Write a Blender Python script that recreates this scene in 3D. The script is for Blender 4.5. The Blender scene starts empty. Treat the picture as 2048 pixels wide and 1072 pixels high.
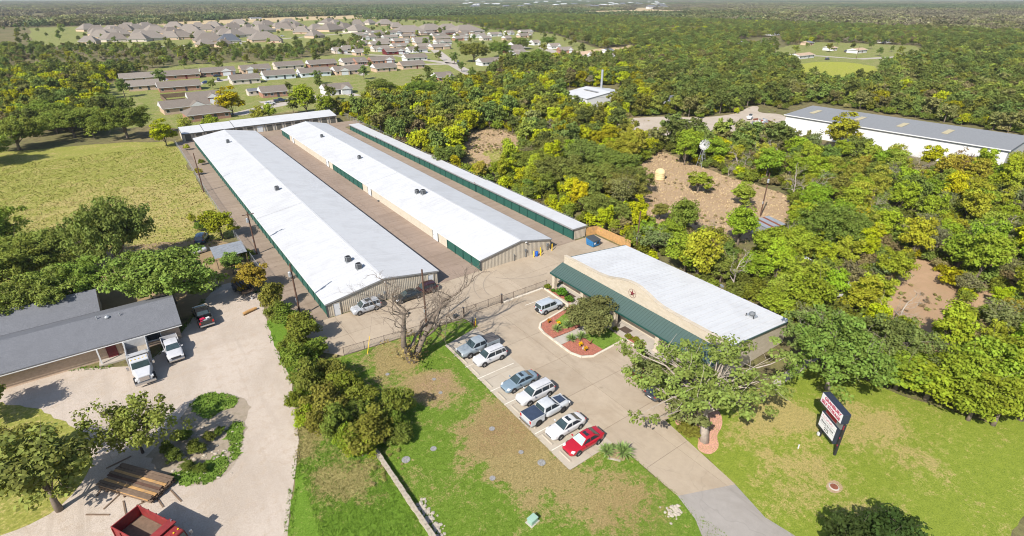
import bpy, bmesh, math, random
import numpy as np
from mathutils import Vector, Matrix

random.seed(7)
rng = np.random.default_rng(7)
SC = bpy.context.scene
COL = SC.collection
R = math.radians

# ------------------------------------------------------------------ camera
CAM_H = 42.5
FPX = 1072.0            # focal length in photograph pixels (2048 wide)
VPX, VPY = 161.0, -6.0  # where the long building edges meet on the horizon
PITCH = math.atan((536.0 - VPY) / FPX)
_F = np.array([0, math.cos(PITCH), -math.sin(PITCH)])
_D = np.array([0, -math.sin(PITCH), -math.cos(PITCH)])
_R = np.array([1.0, 0, 0])
_d = _F * FPX + _R * (VPX - 1024) + _D * (VPY - 536)
YAW = math.atan2(_d[0], _d[1])
_c, _s = math.cos(YAW), math.sin(YAW)
_M = np.array([[_c, -_s, 0], [_s, _c, 0], [0, 0, 1]])
VF, VR, VD = _M @ _F, _M @ _R, _M @ _D
cam_d = bpy.data.cameras.new('camera')
cam = bpy.data.objects.new('camera', cam_d)
COL.objects.link(cam)
cam.location = (0, 0, CAM_H)
cam.rotation_euler = (math.pi / 2 - PITCH, 0, YAW)
cam_d.sensor_width = 36.0
cam_d.lens = FPX / 2048.0 * 36.0
cam_d.clip_start = 0.5
cam_d.clip_end = 40000
SC.camera = cam
SC.render.resolution_x, SC.render.resolution_y = 1024, 536

# ------------------------------------------------------------------ light
SUN_EL, SHADOW_DIR = R(42.0), R(24.0)      # shadows run this way on the ground
w = bpy.data.worlds.new('World'); SC.world = w; w.use_nodes = True
nt = w.node_tree
bgn = nt.nodes['Background']
sky = nt.nodes.new('ShaderNodeTexSky')
sky.sky_type = 'NISHITA'; sky.sun_disc = False
sky.sun_elevation = SUN_EL
sunvec = Vector((-math.cos(SHADOW_DIR) * math.cos(SUN_EL), -math.sin(SHADOW_DIR) * math.cos(SUN_EL), math.sin(SUN_EL)))
sky.sun_rotation = math.atan2(sunvec.x, sunvec.y)
sky.air_density = 1.0; sky.dust_density = 1.0
nt.links.new(sky.outputs[0], bgn.inputs[0])
bgn.inputs[1].default_value = 0.11
sd = bpy.data.lights.new('sun', 'SUN'); sd.energy = 5.0; sd.angle = R(0.53); sd.color = (1.0, 0.945, 0.86)
so = bpy.data.objects.new('sun', sd); COL.objects.link(so)
so.rotation_euler = (-sunvec).to_track_quat('-Z', 'Y').to_euler()
SC.view_settings.view_transform = 'Standard'
SC.view_settings.look = 'None'
SC.view_settings.exposure = 0.54
SC.view_settings.gamma = 1.0
SC.cycles.filter_width = 1.05
SC.cycles.max_bounces = 5
SC.cycles.diffuse_bounces = 2
SC.cycles.glossy_bounces = 2
SC.cycles.transparent_max_bounces = 6
SC.cycles.volume_bounces = 0
SC.cycles.caustics_reflective = False
SC.cycles.caustics_refractive = False

# ------------------------------------------------------------------ measuring
def ray(x, y):
    return VF * FPX + VR * (x - 1024) + VD * (y - 536)
def P(x, y, z=0.0):
    d = ray(x, y); t = (z - CAM_H) / d[2]
    return Vector((d[0] * t, d[1] * t, z))
def P2(x, y):
    p = P(x, y); return (p.x, p.y)
def to_px(x, y, z=0.0):
    v = np.array([x, y, z - CAM_H]); f = v @ VF
    return 1024 + FPX * (v @ VR) / f, 536 + FPX * (v @ VD) / f
def depth_of(x, y, z=0.0):
    return float(np.array([x, y, z - CAM_H]) @ VF)

# ------------------------------------------------------------------ materials
MATS = {}
class NT:
    def __init__(s, name):
        s.m = bpy.data.materials.new(name); s.m.use_nodes = True
        s.t = s.m.node_tree; s.b = s.t.nodes['Principled BSDF']; s.out = s.t.nodes['Material Output']
    def n(s, typ, ins=None, **kw):
        nd = s.t.nodes.new(typ)
        for k, v in kw.items(): setattr(nd, k, v)
        for k, v in (ins or {}).items():
            if isinstance(v, bpy.types.NodeSocket): s.t.links.new(v, nd.inputs[k])
            else: nd.inputs[k].default_value = v
        return nd
    def link(s, a, b): s.t.links.new(a, b)
    def pos(s): return s.n('ShaderNodeNewGeometry').outputs['Position']
    def obj(s): return s.n('ShaderNodeTexCoord').outputs['Object']
    def noise(s, vec, scale, detail=4, rough=.6, dist=0.0):
        return s.n('ShaderNodeTexNoise', {'Vector': vec, 'Scale': scale, 'Detail': detail, 'Roughness': rough, 'Distortion': dist}).outputs['Fac']
    def ramp(s, fac, stops):
        nd = s.n('ShaderNodeValToRGB', {'Fac': fac}); cr = nd.color_ramp
        while len(cr.elements) < len(stops): cr.elements.new(0.5)
        for e, (p, c) in zip(cr.elements, stops):
            e.position = p; e.color = c if len(c) == 4 else (*c, 1)
        return nd.outputs[0]
    def mix(s, fac, a, b, mode='MIX'):
        nd = s.n('ShaderNodeMix', data_type='RGBA', blend_type=mode)
        for i, v in ((0, fac), (6, a), (7, b)):
            if isinstance(v, bpy.types.NodeSocket): s.t.links.new(v, nd.inputs[i])
            else: nd.inputs[i].default_value = v if not isinstance(v, tuple) or len(v) == 4 else (*v, 1)
        return nd.outputs[2]
    def math(s, op, a, b=0.0, c=0.0, clamp=False):
        nd = s.n('ShaderNodeMath', operation=op, use_clamp=clamp)
        for i, v in enumerate((a, b, c)):
            if isinstance(v, bpy.types.NodeSocket): s.t.links.new(v, nd.inputs[i])
            else: nd.inputs[i].default_value = v
        return nd.outputs[0]
    def smooth(s, v, lo, hi):
        nd = s.n('ShaderNodeMapRange', {'Value': v, 'From Min': lo, 'From Max': hi}, interpolation_type='SMOOTHSTEP')
        return nd.outputs[0]
    def spot(s, pos, x, y, r0, r1):      # 1 inside r0, 0 outside r1, on the ground plane
        nd = s.n('ShaderNodeVectorMath', {0: pos, 1: (x, y, 0)}, operation='DISTANCE')
        return s.smooth(nd.outputs['Value'], r1, r0)
    def bump(s, h, strength, dist):
        nd = s.n('ShaderNodeBump', {'Height': h, 'Strength': strength, 'Distance': dist})
        s.link(nd.outputs[0], s.b.inputs['Normal'])
    def done(s, color, rough=.8, spec=.3, metal=0.0):
        if isinstance(color, bpy.types.NodeSocket): s.link(color, s.b.inputs['Base Color'])
        else: s.b.inputs['Base Color'].default_value = (*color, 1)
        if isinstance(rough, bpy.types.NodeSocket): s.link(rough, s.b.inputs['Roughness'])
        else: s.b.inputs['Roughness'].default_value = rough
        s.b.inputs['Specular IOR Level'].default_value = spec
        s.b.inputs['Metallic'].default_value = metal
        return s.m

def sc3(c, k): return tuple(max(0, min(1, v * k)) for v in c)
def mat(name, c, rough=.6, var=.12, scale=3.0, spec=.3, metal=0.0, bump=0.0, bscale=None, dirt=None, world=False):
    if name in MATS: return MATS[name]
    k = NT(name)
    vec = k.pos() if world else k.obj()
    n1 = k.noise(vec, scale, 5)
    col = k.ramp(n1, [(.28, sc3(c, 1 - var)), (.72, sc3(c, 1 + var))])
    if dirt:
        n2 = k.noise(vec, scale * .33, 6, .65, .6)
        col = k.mix(k.smooth(n2, .5, .72), col, dirt)
    if bump: k.bump(k.noise(vec, bscale or scale * 6, 3), .5, bump)
    MATS[name] = k.done(col, rough, spec, metal)
    return MATS[name]

def paint(name, c, rough=.22, metal=0.0):
    if name in MATS: return MATS[name]
    k = NT(name)
    n1 = k.noise(k.obj(), 2.2, 5)
    k.b.inputs['Coat Weight'].default_value = .6
    k.b.inputs['Coat Roughness'].default_value = .06
    col = k.ramp(n1, [(.3, sc3(c, .93)), (.7, sc3(c, 1.05))])
    MATS[name] = k.done(col, rough, .5, metal)
    return MATS[name]

# --- ground materials (all in world coordinates)
def m_terrain():
    k = NT('terrain'); p = k.pos()
    a = k.noise(p, .035, 6, .62, .4); b = k.noise(p, .6, 5, .7); c = k.noise(p, 4.0, 4, .7)
    col = k.ramp(a, [(.3, (.10, .115, .035)), (.5, (.16, .15, .06)), (.66, (.22, .17, .09))])
    col = k.mix(k.smooth(b, .4, .65), col, (.10, .085, .045))
    col = k.mix(k.math('MULTIPLY', k.smooth(c, .45, .7), .4), col, (.27, .21, .12))
    k.bump(c, .6, .08)
    return k.done(col, .95, .1)
def m_grass(name, green, green2, tan, amount, spots=(), fine=7.0, tspots=()):
    k = NT(name); p = k.pos()
    a = k.noise(p, .22, 6, .66, .5); b = k.noise(p, 1.3, 5, .72, .3); c = k.noise(p, fine, 4, .75)
    wob = k.n('ShaderNodeVectorMath', {0: k.n('ShaderNodeTexNoise', {'Vector': p, 'Scale': .35, 'Detail': 6.0, 'Roughness': .7}).outputs['Color'], 1: (.5, .5, .5)}, operation='SUBTRACT').outputs[0]
    pw = k.n('ShaderNodeVectorMath', {0: p, 1: k.n('ShaderNodeVectorMath', {0: wob, 1: (9, 9, 0)}, operation='MULTIPLY').outputs[0]}, operation='ADD').outputs[0]
    g = k.ramp(c, [(.32, sc3(green, .85)), (.68, sc3(green2, 1.08))])
    g = k.mix(k.math('MULTIPLY', k.smooth(b, .35, .7), .45), g, sc3(green2, 1.15))
    n34 = k.noise(p, 3.4, 5, .75, .4)
    t = k.ramp(k.math('ADD', k.math('MULTIPLY', c, .6), k.math('MULTIPLY', n34, .4)), [(.34, sc3(tan, .48)), (.66, sc3(tan, 1.3))])
    m = k.math('ADD', k.math('ADD', k.math('MULTIPLY', a, .30), k.math('MULTIPLY', b, .33)), k.math('ADD', k.math('MULTIPLY', c, .15), k.math('MULTIPLY', n34, .22)))
    for (x, y, r0, r1, s) in spots:
        m = k.math('ADD', m, k.math('MULTIPLY', k.spot(pw, x, y, r0, r1), s))
    fac = k.smooth(m, .505 - amount, .60 - amount)
    fac = k.math('MULTIPLY', fac, k.math('ADD', .55, k.math('MULTIPLY', c, .6)), clamp=True)
    col = k.mix(fac, g, t)
    for (x, y, r0, r1, s, cc) in tspots:
        f = k.math('MULTIPLY', k.spot(pw, x, y, r0, r1), s)
        f = k.math('MULTIPLY', f, k.smooth(k.math('ADD', k.math('MULTIPLY', b, .5), k.math('MULTIPLY', n34, .5)), .40, .56))
        col = k.mix(f, col, k.ramp(c, [(.32, sc3(cc, .5)), (.68, sc3(cc, 1.35))]))
    k.bump(c, .8, .07)
    return k.done(col, .95, .1)
def m_gravel(name, c, c2, dirtc, sc=1.0):
    k = NT(name); p = k.pos()
    a = k.noise(p, .12 * sc, 6, .62, .6); b = k.noise(p, .9 * sc, 5, .7); f = k.noise(p, 9 * sc, 3, .8)
    col = k.ramp(a, [(.38, sc3(c2, .92)), (.6, c)])
    col = k.mix(k.math('MULTIPLY', k.smooth(b, .47, .66), .65), col, dirtc)
    col = k.mix(k.math('MULTIPLY', k.smooth(k.noise(p, 2.6 * sc, 5, .75), .52, .68), .45), col, sc3(dirtc, .85))
    col = k.mix(.42, col, k.ramp(f, [(.36, sc3(c, .55)), (.64, sc3(c, 1.3))]))
    tk = k.noise(k.n('ShaderNodeMapping', {'Vector': p, 'Rotation': (0, 0, -.06), 'Scale': (1.1, .07, 1)}).outputs[0], .8, 5, .7, .3)
    col = k.mix(k.math('MULTIPLY', k.smooth(tk, .5, .68), .4), col, sc3(c2, .86))
    k.bump(f, .5, .05)
    return k.done(col, .95, .1)
def m_concrete(name, c, stain, amt=.5, streak=0.0):
    k = NT(name); p = k.pos()
    oi = k.n('ShaderNodeObjectInfo').outputs['Random']
    a = k.noise(p, .16, 6, .68, .8); b = k.noise(p, 1.1, 6, .7, .3); f = k.noise(p, 14, 3, .8)
    col = k.ramp(b, [(.3, sc3(c, .93)), (.7, sc3(c, 1.06))])
    col = k.mix(k.math('MULTIPLY', k.smooth(a, .44, .7), amt), col, stain)
    if streak:
        mp = k.n('ShaderNodeMapping', {'Vector': p, 'Scale': (.09, .9, 1)}).outputs[0]
        s = k.noise(mp, 1.0, 5, .7, .2)
        col = k.mix(k.math('MULTIPLY', k.smooth(s, .42, .62), streak), col, sc3(stain, .8))
    col = k.mix(k.math('MULTIPLY', f, .16), col, sc3(c, .45))
    v = k.math('ADD', .955, k.math('MULTIPLY', oi, .09))
    col = k.mix(1.0, col, k.n('ShaderNodeCombineColor', {0: v, 1: v, 2: v}).outputs[0], 'MULTIPLY')
    # oil spots and tyre grime
    os_ = k.n('ShaderNodeTexVoronoi', {'Vector': p, 'Scale': .42, 'Randomness': 1.0}).outputs['Distance']
    sp_ = k.math('MULTIPLY', k.smooth(os_, .16, .03), k.smooth(k.noise(p, .3, 3), .5, .62))
    col = k.mix(k.math('MULTIPLY', sp_, .5), col, sc3(stain, .45))
    g_ = k.noise(k.n('ShaderNodeMapping', {'Vector': p, 'Rotation': (0, 0, .5), 'Scale': (.5, .06, 1)}).outputs[0], 1.6, 6, .75, .5)
    col = k.mix(k.math('MULTIPLY', k.smooth(g_, .52, .7), .38), col, sc3(stain, .72))
    # hairline cracks
    vo = k.n('ShaderNodeTexVoronoi', {'Vector': k.n('ShaderNodeVectorMath', {0: p, 1: k.n('ShaderNodeVectorMath', {0: k.n('ShaderNodeTexNoise', {'Vector': p, 'Scale': .5}).outputs['Color'], 1: (2.5, 2.5, 0)}, operation='MULTIPLY').outputs[0]}, operation='ADD').outputs[0], 'Scale': .11}, feature='DISTANCE_TO_EDGE').outputs['Distance']
    cr = k.smooth(vo, .006, .0)
    col = k.mix(k.math('MULTIPLY', cr, .22), col, sc3(c, .5))
    k.bump(f, .25, .02)
    return k.done(col, .85, .25)

MATS['terrain'] = m_terrain()
MATS['concrete'] = m_concrete('concrete', (.385, .315, .235), (.295, .228, .158), .55)
MATS['concrete_new'] = m_concrete('concrete_new', (.41, .36, .29), (.36, .295, .225), .4)
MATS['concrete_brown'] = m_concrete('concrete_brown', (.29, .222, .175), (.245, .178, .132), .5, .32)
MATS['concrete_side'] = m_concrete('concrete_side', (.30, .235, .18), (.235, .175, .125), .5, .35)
MATS['sidewalk'] = m_concrete('sidewalk', (.42, .38, .33), (.33, .28, .22), .4)
MATS['kerb'] = mat('kerb', (.55, .49, .40), .85, .1, 2.0, bump=.01, dirt=(.36, .3, .23))
MATS['gravel_yard'] = m_gravel('gravel_yard', (.475, .405, .34), (.40, .335, .27), (.36, .28, .20))
MATS['pale_gravel'] = m_gravel('pale_gravel', (.46, .40, .33), (.40, .33, .26), (.34, .27, .19))
MATS['dirt'] = m_gravel('dirt', (.40, .285, .18), (.33, .225, .135), (.27, .21, .10))
MATS['red_dirt'] = m_gravel('red_dirt', (.42, .28, .175), (.34, .22, .13), (.27, .21, .1))
MATS['asphalt'] = m_concrete('asphalt', (.30, .275, .25), (.235, .21, .185), .6)
MATS['street'] = m_concrete('street', (.42, .375, .325), (.34, .3, .25), .5)
# ------------------------------------------------------------------ mesh helpers
class MB:
    def __init__(s): s.v = []; s.f = []; s.mi = []; s.cur = 0
    def add(s, vs, fs):
        o = len(s.v); s.v.extend([tuple(v) for v in vs])
        for f in fs: s.f.append(tuple(o + i for i in f)); s.mi.append(s.cur)
        return s
    def box(s, c, size, rz=0.0):
        x, y, z = (q / 2 for q in size); ca, sa = math.cos(rz), math.sin(rz)
        vs = []
        for dz in (-z, z):
            for dx, dy in ((-x, -y), (x, -y), (x, y), (-x, y)):
                vs.append((c[0] + dx * ca - dy * sa, c[1] + dx * sa + dy * ca, c[2] + dz))
        return s.add(vs, [(3, 2, 1, 0), (4, 5, 6, 7), (0, 1, 5, 4), (1, 2, 6, 5), (2, 3, 7, 6), (3, 0, 4, 7)])
    def b(s, x0, x1, y0, y1, z0, z1):
        return s.box(((x0 + x1) / 2, (y0 + y1) / 2, (z0 + z1) / 2), (abs(x1 - x0), abs(y1 - y0), abs(z1 - z0)))
    def hexa(s, p):   # 8 corners: bottom ring then top ring
        return s.add(p, [(3, 2, 1, 0), (4, 5, 6, 7), (0, 1, 5, 4), (1, 2, 6, 5), (2, 3, 7, 6), (3, 0, 4, 7)])
    def prism(s, pts, z0, z1):
        n = len(pts)
        vs = [(x, y, z0) for x, y in pts] + [(x, y, z1) for x, y in pts]
        return s.add(vs, [tuple(range(n - 1, -1, -1)), tuple(range(n, 2 * n))] + [(i, (i + 1) % n, n + (i + 1) % n, n + i) for i in range(n)])
    def tube(s, pts, rad, n=6, cap=True):
        pts = [Vector(p) for p in pts]; rings = []; o = len(s.v)
        up = Vector((.13, .21, 1)).normalized()
        for i, p in enumerate(pts):
            t = (pts[min(i + 1, len(pts) - 1)] - pts[max(i - 1, 0)])
            if t.length < 1e-6: t = Vector((0, 0, 1))
            t.normalize()
            a = t.cross(up)
            if a.length < .05: a = t.cross(Vector((1, 0, 0)))
            a.normalize(); bq = t.cross(a)
            r = rad[i] if isinstance(rad, (list, tuple)) else rad
            for k in range(n):
                q = 2 * math.pi * k / n
                s.v.append(tuple(p + a * (r * math.cos(q)) + bq * (r * math.sin(q))))
        for i in range(len(pts) - 1):
            for k in range(n):
                s.f.append((o + i * n + k, o + i * n + (k + 1) % n, o + (i + 1) * n + (k + 1) % n, o + (i + 1) * n + k)); s.mi.append(s.cur)
        if cap:
            s.f.append(tuple(o + k for k in range(n - 1, -1, -1))); s.mi.append(s.cur)
            e = o + (len(pts) - 1) * n
            s.f.append(tuple(e + k for k in range(n))); s.mi.append(s.cur)
        return s
    def cyl(s, c, r, h, n=12, r2=None):
        return s.tube([c, (c[0], c[1], c[2] + h)], [r, r if r2 is None else r2], n)
    def lathe(s, prof, c=(0, 0, 0), n=16):
        o = len(s.v)
        for r, z in prof:
            for k in range(n):
                q = 2 * math.pi * k / n
                s.v.append((c[0] + r * math.cos(q), c[1] + r * math.sin(q), c[2] + z))
        for i in range(len(prof) - 1):
            for k in range(n):
                s.f.append((o + i * n + k, o + i * n + (k + 1) % n, o + (i + 1) * n + (k + 1) % n, o + (i + 1) * n + k)); s.mi.append(s.cur)
        e = o + (len(prof) - 1) * n
        s.f.append(tuple(e + k for k in range(n))); s.mi.append(s.cur)
        return s
    def quad(s, a, b, c, d): return s.add([a, b, c, d], [(0, 1, 2, 3)])
    def slab(s, poly, nrm, th):       # flat polygon given thickness along nrm
        n = len(poly); nv = Vector(nrm).normalized() * th
        vs = [tuple(p) for p in poly] + [tuple(Vector(p) + nv) for p in poly]
        return s.add(vs, [tuple(range(n - 1, -1, -1)), tuple(range(n, 2 * n))] + [(i, (i + 1) % n, n + (i + 1) % n, n + i) for i in range(n)])
    def mesh(s, name, mats, smooth=False, fix=True):
        me = bpy.data.meshes.new(name)
        me.from_pydata(s.v, [], s.f)
        for m in (mats if isinstance(mats, (list, tuple)) else [mats]):
            me.materials.append(MATS[m] if isinstance(m, str) else m)
        if any(s.mi): me.polygons.foreach_set('material_index', s.mi)
        if fix:
            bm = bmesh.new(); bm.from_mesh(me)
            bmesh.ops.recalc_face_normals(bm, faces=bm.faces); bm.to_mesh(me); bm.free()
        if smooth: me.polygons.foreach_set('use_smooth', [True] * len(me.polygons))
        me.update()
        return me
    def build(s, name, mats, parent=None, smooth=False, bevel=0, sub=0, loc=None):
        return put(name, s.mesh(name, mats, smooth), parent, loc, 0, bevel, sub)

def put(name, me, parent=None, loc=None, rz=0.0, bevel=0, sub=0, color=None, scale=None):
    o = bpy.data.objects.new(name, me); COL.objects.link(o)
    if parent is not None: o.parent = parent
    if loc is not None: o.location = loc
    if rz: o.rotation_euler = (0, 0, rz)
    if scale: o.scale = scale
    if color: o.color = (*color, 1)
    if bevel:
        m = o.modifiers.new('bevel', 'BEVEL'); m.width = bevel; m.segments = 2; m.limit_method = 'ANGLE'; m.angle_limit = R(35)
    if sub:
        m = o.modifiers.new('sub', 'SUBSURF'); m.levels = sub; m.render_levels = sub
    return o
def thing(name, label, cat, loc=(0, 0, 0), rz=0.0, group=None, scale=None):
    o = bpy.data.objects.new(name, None); COL.objects.link(o)
    o.empty_display_size = .3
    o.location = loc; o.rotation_euler = (0, 0, rz)
    if scale: o.scale = scale
    return tag(o, label, cat, group)
def tag(o, label, cat, group=None):
    o['label'] = label; o['category'] = cat
    if group: o['group'] = group
    return o
def kind(o, k='structure', label=None):
    o['kind'] = k
    if label: o['label'] = label
    return o
def dup(root, loc, rz, label=None, group=None):
    r = root.copy(); COL.objects.link(r); r.location = loc; r.rotation_euler = (0, 0, rz)
    if label: r['label'] = label
    if group: r['group'] = group
    for ch in root.children:
        c = ch.copy(); COL.objects.link(c); c.parent = r
        for g in ch.children:
            q = g.copy(); COL.objects.link(q); q.parent = c
    return r

# ------------------------------------------------------------------ ground sheets
def ragged(pts, step=1.5, amp=.25, seed=0):
    rr = random.Random(seed); out = []
    n = len(pts)
    for i in range(n):
        a = Vector((*pts[i][:2], 0)); b = Vector((*pts[(i + 1) % n][:2], 0))
        L = (b - a).length; k = max(1, int(L / step))
        nr = Vector((-(b - a).y, (b - a).x, 0)).normalized()
        off = 0.0
        for j in range(k):
            off = off * .55 + rr.uniform(-1, 1) * amp
            q = a.lerp(b, j / k) + (nr * off if j else Vector((0, 0, 0)))
            out.append((q.x, q.y))
    return out
def smooth_poly(pts, it=2):
    for _ in range(it):
        o = []
        for i in range(len(pts)):
            a, b = pts[i], pts[(i + 1) % len(pts)]
            o.append((a[0] * .75 + b[0] * .25, a[1] * .75 + b[1] * .25)); o.append((a[0] * .25 + b[0] * .75, a[1] * .25 + b[1] * .75))
        pts = o
    return pts
def sheet(name, pts, z, m, step=0, amp=0, seed=0, k='structure', parent=None):
    if step: pts = ragged(pts, step, amp, seed)
    bm = bmesh.new()
    f = bm.faces.new([bm.verts.new((x, y, z)) for x, y in pts])
    bm.normal_update()
    if f.normal.z < 0: f.normal_flip()
    bmesh.ops.triangulate(bm, faces=[f])
    me = bpy.data.meshes.new(name); bm.to_mesh(me); bm.free()
    me.materials.append(MATS[m] if isinstance(m, str) else m)
    o = put(name, me, parent)
    if parent is None: kind(o, k)
    return o
def clip_cell(poly, x0, x1, y0, y1):
    def cut(pl, ins, inter):
        out = []
        for i in range(len(pl)):
            a, b = pl[i - 1], pl[i]
            if ins(b):
                if not ins(a): out.append(inter(a, b))
                out.append(b)
            elif ins(a): out.append(inter(a, b))
        return out
    def ix(v): return lambda a, b: (v, a[1] + (b[1] - a[1]) * (v - a[0]) / (b[0] - a[0]))
    def iy(v): return lambda a, b: (a[0] + (b[0] - a[0]) * (v - a[1]) / (b[1] - a[1]), v)
    for ins, it in ((lambda p: p[0] >= x0, ix(x0)), (lambda p: p[0] <= x1, ix(x1)), (lambda p: p[1] >= y0, iy(y0)), (lambda p: p[1] <= y1, iy(y1))):
        poly = cut(poly, ins, it)
        if len(poly) < 3: return None
    A = abs(sum(poly[i - 1][0] * poly[i][1] - poly[i][0] * poly[i - 1][1] for i in range(len(poly)))) / 2
    return poly if A > .05 else None
def slabs(name, poly, m, nx, ny, z=.06, gap=.022, parent=None, piece='concrete_slab', ox=0, oy=0, joint='joint'):
    """a paved surface cast in separate slabs with recessed joints"""
    xs = [p[0] for p in poly]; ys = [p[1] for p in poly]
    root = sheet(name, poly, z - .03, joint)
    y = min(ys) - oy; j = 0
    rr = random.Random(len(poly))
    while y < max(ys):
        x = min(xs) - ox
        while x < max(xs):
            c = clip_cell(poly, x + gap, x + nx - gap, y + gap, y + ny - gap)
            if c:
                MB().prism(c, -.1, z + rr.uniform(-.004, .004)).build(piece, m, root)
            x += nx
        y += ny
    return root
def kerb_line(name, pts, parent=None, wd=.3, h=.16, z=.06, m='kerb', closed=False):
    """a run of kerb stones about 3 m long"""
    root = None
    mbs = []
    n = len(pts)
    for i in range(n if closed else n - 1):
        a = Vector((*pts[i], 0)); b = Vector((*pts[(i + 1) % n], 0)); L = (b - a).length
        if L < .05: continue
        k = max(1, round(L / 3.0)); rz = math.atan2((b - a).y, (b - a).x)
        for j in range(k):
            c = a.lerp(b, (j + .5) / k)
            mbs.append(MB().box((c.x, c.y, (z + h - .1) / 2), (L / k - .012, wd, z + h + .1), rz))
    root = kind(mbs[0].build(name, m, None, bevel=.03))
    for q in mbs[1:]: q.build('kerb_stone', m, root, bevel=.03)
    return root
# ------------------------------------------------------------------ the ground
MATS['joint'] = mat('joint', (.19, .15, .115), .95, .2, 2, world=True)
MATS['lawn_mid'] = m_grass('lawn_mid', (.068, .128, .010), (.15, .228, .030), (.34, .25, .12), -.008,
    spots=[(25.2, 36.5, 1, 8.0, .2), (22.5, 47.5, 1, 5, .2), (24.0, 31.0, 1, 6, .17), (21, 57, 1, 6, .1), (28.5, 24.5, 1, 7, .12), (20, 53, 1, 5, .09)],
    tspots=[(22.6, 47.3, .6, 4.2, .9, (.33, .225, .135)), (25.4, 37.0, .5, 6.0, .65, (.25, .15, .08)), (29, 21.5, 1, 6, .5, (.26, .18, .08))])
MATS['lawn_left'] = m_grass('lawn_left', (.065, .13, .010), (.14, .235, .028), (.32, .26, .11), -.03, spots=[(9, 40, 1, 6, .12), (8, 50, 2, 8, .15)])
MATS['lawn_right'] = m_grass('lawn_right', (.115, .17, .018), (.22, .262, .036), (.38, .30, .12), -.012,
    spots=[(52, 21, 1, 6, .2), (46, 13, 2, 7, .08), (58, 14, 2, 8, .1), (46, 20, 1, 4, .08)])
MATS['meadow'] = m_grass('meadow', (.15, .165, .03), (.27, .27, .06), (.40, .32, .13), .015, fine=2.5, spots=[(-2, 140, 10, 40, .05)])
MATS['suburb_lawn'] = m_grass('suburb_lawn', (.11, .145, .03), (.20, .225, .055), (.33, .27, .14), .03, fine=1.2)
MATS['yellow_field'] = m_grass('yellow_field', (.20, .22, .03), (.32, .33, .05), (.34, .30, .10), .01, fine=.8)
MATS['tan_field'] = m_grass('tan_field', (.32, .28, .12), (.45, .36, .2), (.5, .38, .22), .15, fine=.5)
MATS['island_grass'] = m_grass('island_grass', (.08, .14, .015), (.16, .25, .04), (.34, .25, .12), -.02)
MATS['mulch'] = mat('mulch', (.34, .125, .085), .95, .55, 9, world=True, bump=.06, bscale=14, dirt=(.24, .11, .08))
MATS['pink_mulch'] = mat('pink_mulch', (.50, .27, .19), .95, .4, 9, world=True, bump=.06, bscale=14)
MATS['litter_pale'] = m_gravel('litter_pale', (.36, .30, .235), (.27, .22, .16), (.16, .14, .07), 1.6)
MATS['litter'] = m_gravel('litter', (.34, .245, .145), (.25, .18, .10), (.17, .145, .06), 1.4)
MATS['white_line'] = mat('white_line', (.62, .58, .50), .8, .1, 3, world=True, dirt=(.45, .38, .3))

# terrain to the horizon
bm = bmesh.new()
rad = [0, 60, 150, 300, 600, 1200, 2500, 5000, 10000, 18000]
NS = 48
rings = [[bm.verts.new((0, 0, 0))]]
for r_ in rad[1:]:
    rings.append([bm.verts.new((r_ * math.cos(2 * math.pi * i / NS), r_ * math.sin(2 * math.pi * i / NS), 0)) for i in range(NS)])
for i in range(NS): bm.faces.new((rings[0][0], rings[1][i], rings[1][(i + 1) % NS]))
for a, b in zip(rings[1:], rings[2:]):
    for i in range(NS): bm.faces.new((a[i], b[i], b[(i + 1) % NS], a[(i + 1) % NS]))
me = bpy.data.meshes.new('ground'); bm.to_mesh(me); bm.free(); me.materials.append(MATS['terrain'])
kind(put('ground', me))

def pxs(l): return [P2(*q) for q in l]
# meadow at the left, dirt under the left trees
sheet('meadow', pxs([(-350, 330), (60, 300), (240, 285), (345, 283)]) + [(12.1, 200), (12.1, 112)] + pxs([(440, 478), (360, 492), (220, 505), (60, 560), (-300, 640)]), .006, 'meadow', 3, .7, 3)
sheet('leaf_litter', pxs([(120, 640), (200, 500), (300, 488), (420, 478), (480, 500), (505, 560), (480, 600), (330, 640), (200, 700)]), .010, 'litter', 2, .6, 4)
# caliche yard and road on the left
yard = smooth_poly(pxs([(-600, 800), (100, 742), (215, 735), (300, 730), (385, 640), (425, 575), (480, 560), (520, 590), (532, 640), (548, 690), (585, 760), (598, 840), (594, 930), (580, 1010), (572, 1110), (560, 1250), (-100, 1250), (-700, 1150)]), 2)
sheet('gravel_yard', yard, .016, 'gravel_yard', .8, .16, 5)
sheet('bare_earth', smooth_poly(pxs([(388, 800), (420, 784), (470, 792), (500, 800), (490, 860), (482, 905), (460, 945), (420, 968), (350, 972), (310, 940), (300, 880), (350, 850)]), 2), .022, 'litter_pale', .5, .5, 6)
ISL = [[(378, 812), (398, 792), (420, 785), (455, 788), (478, 798), (470, 815), (440, 822), (420, 840), (395, 832)], [(330, 952), (372, 940), (410, 925), (446, 905), (462, 925), (446, 950), (415, 969), (360, 972)], [(452, 862), (470, 842), (489, 846), (484, 885), (478, 915), (462, 925), (458, 890)]]
for i, q in enumerate(ISL): sheet('grass_patch', smooth_poly(pxs(q), 2), .027, 'island_grass', .22, .42, 60 + i)
sheet('lawn', [(3.6, 70), (12.45, 78)] + [(12.45, 10), (-2, 10)] + pxs([(560, 1250), (572, 1110), (580, 1010), (594, 930), (598, 840), (585, 760), (556, 700)]), .012, 'lawn_left', 1.2, .25, 7)
# lawn in front of the fence, between wall and parking row
sheet('lawn', [(12.5, 60.6), (15.9, 60.3), (33.5, 58.9), (34.2, 56.0), (28.0, 54.4), (27.4, 28.2), (33.1, 28.5)] + pxs([(1255, 905), (1355, 992), (1395, 1040), (1420, 1110)]) + [(32, 8), (12.5, 8)], .018, 'lawn_mid', 1.0, .1, 8)
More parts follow.
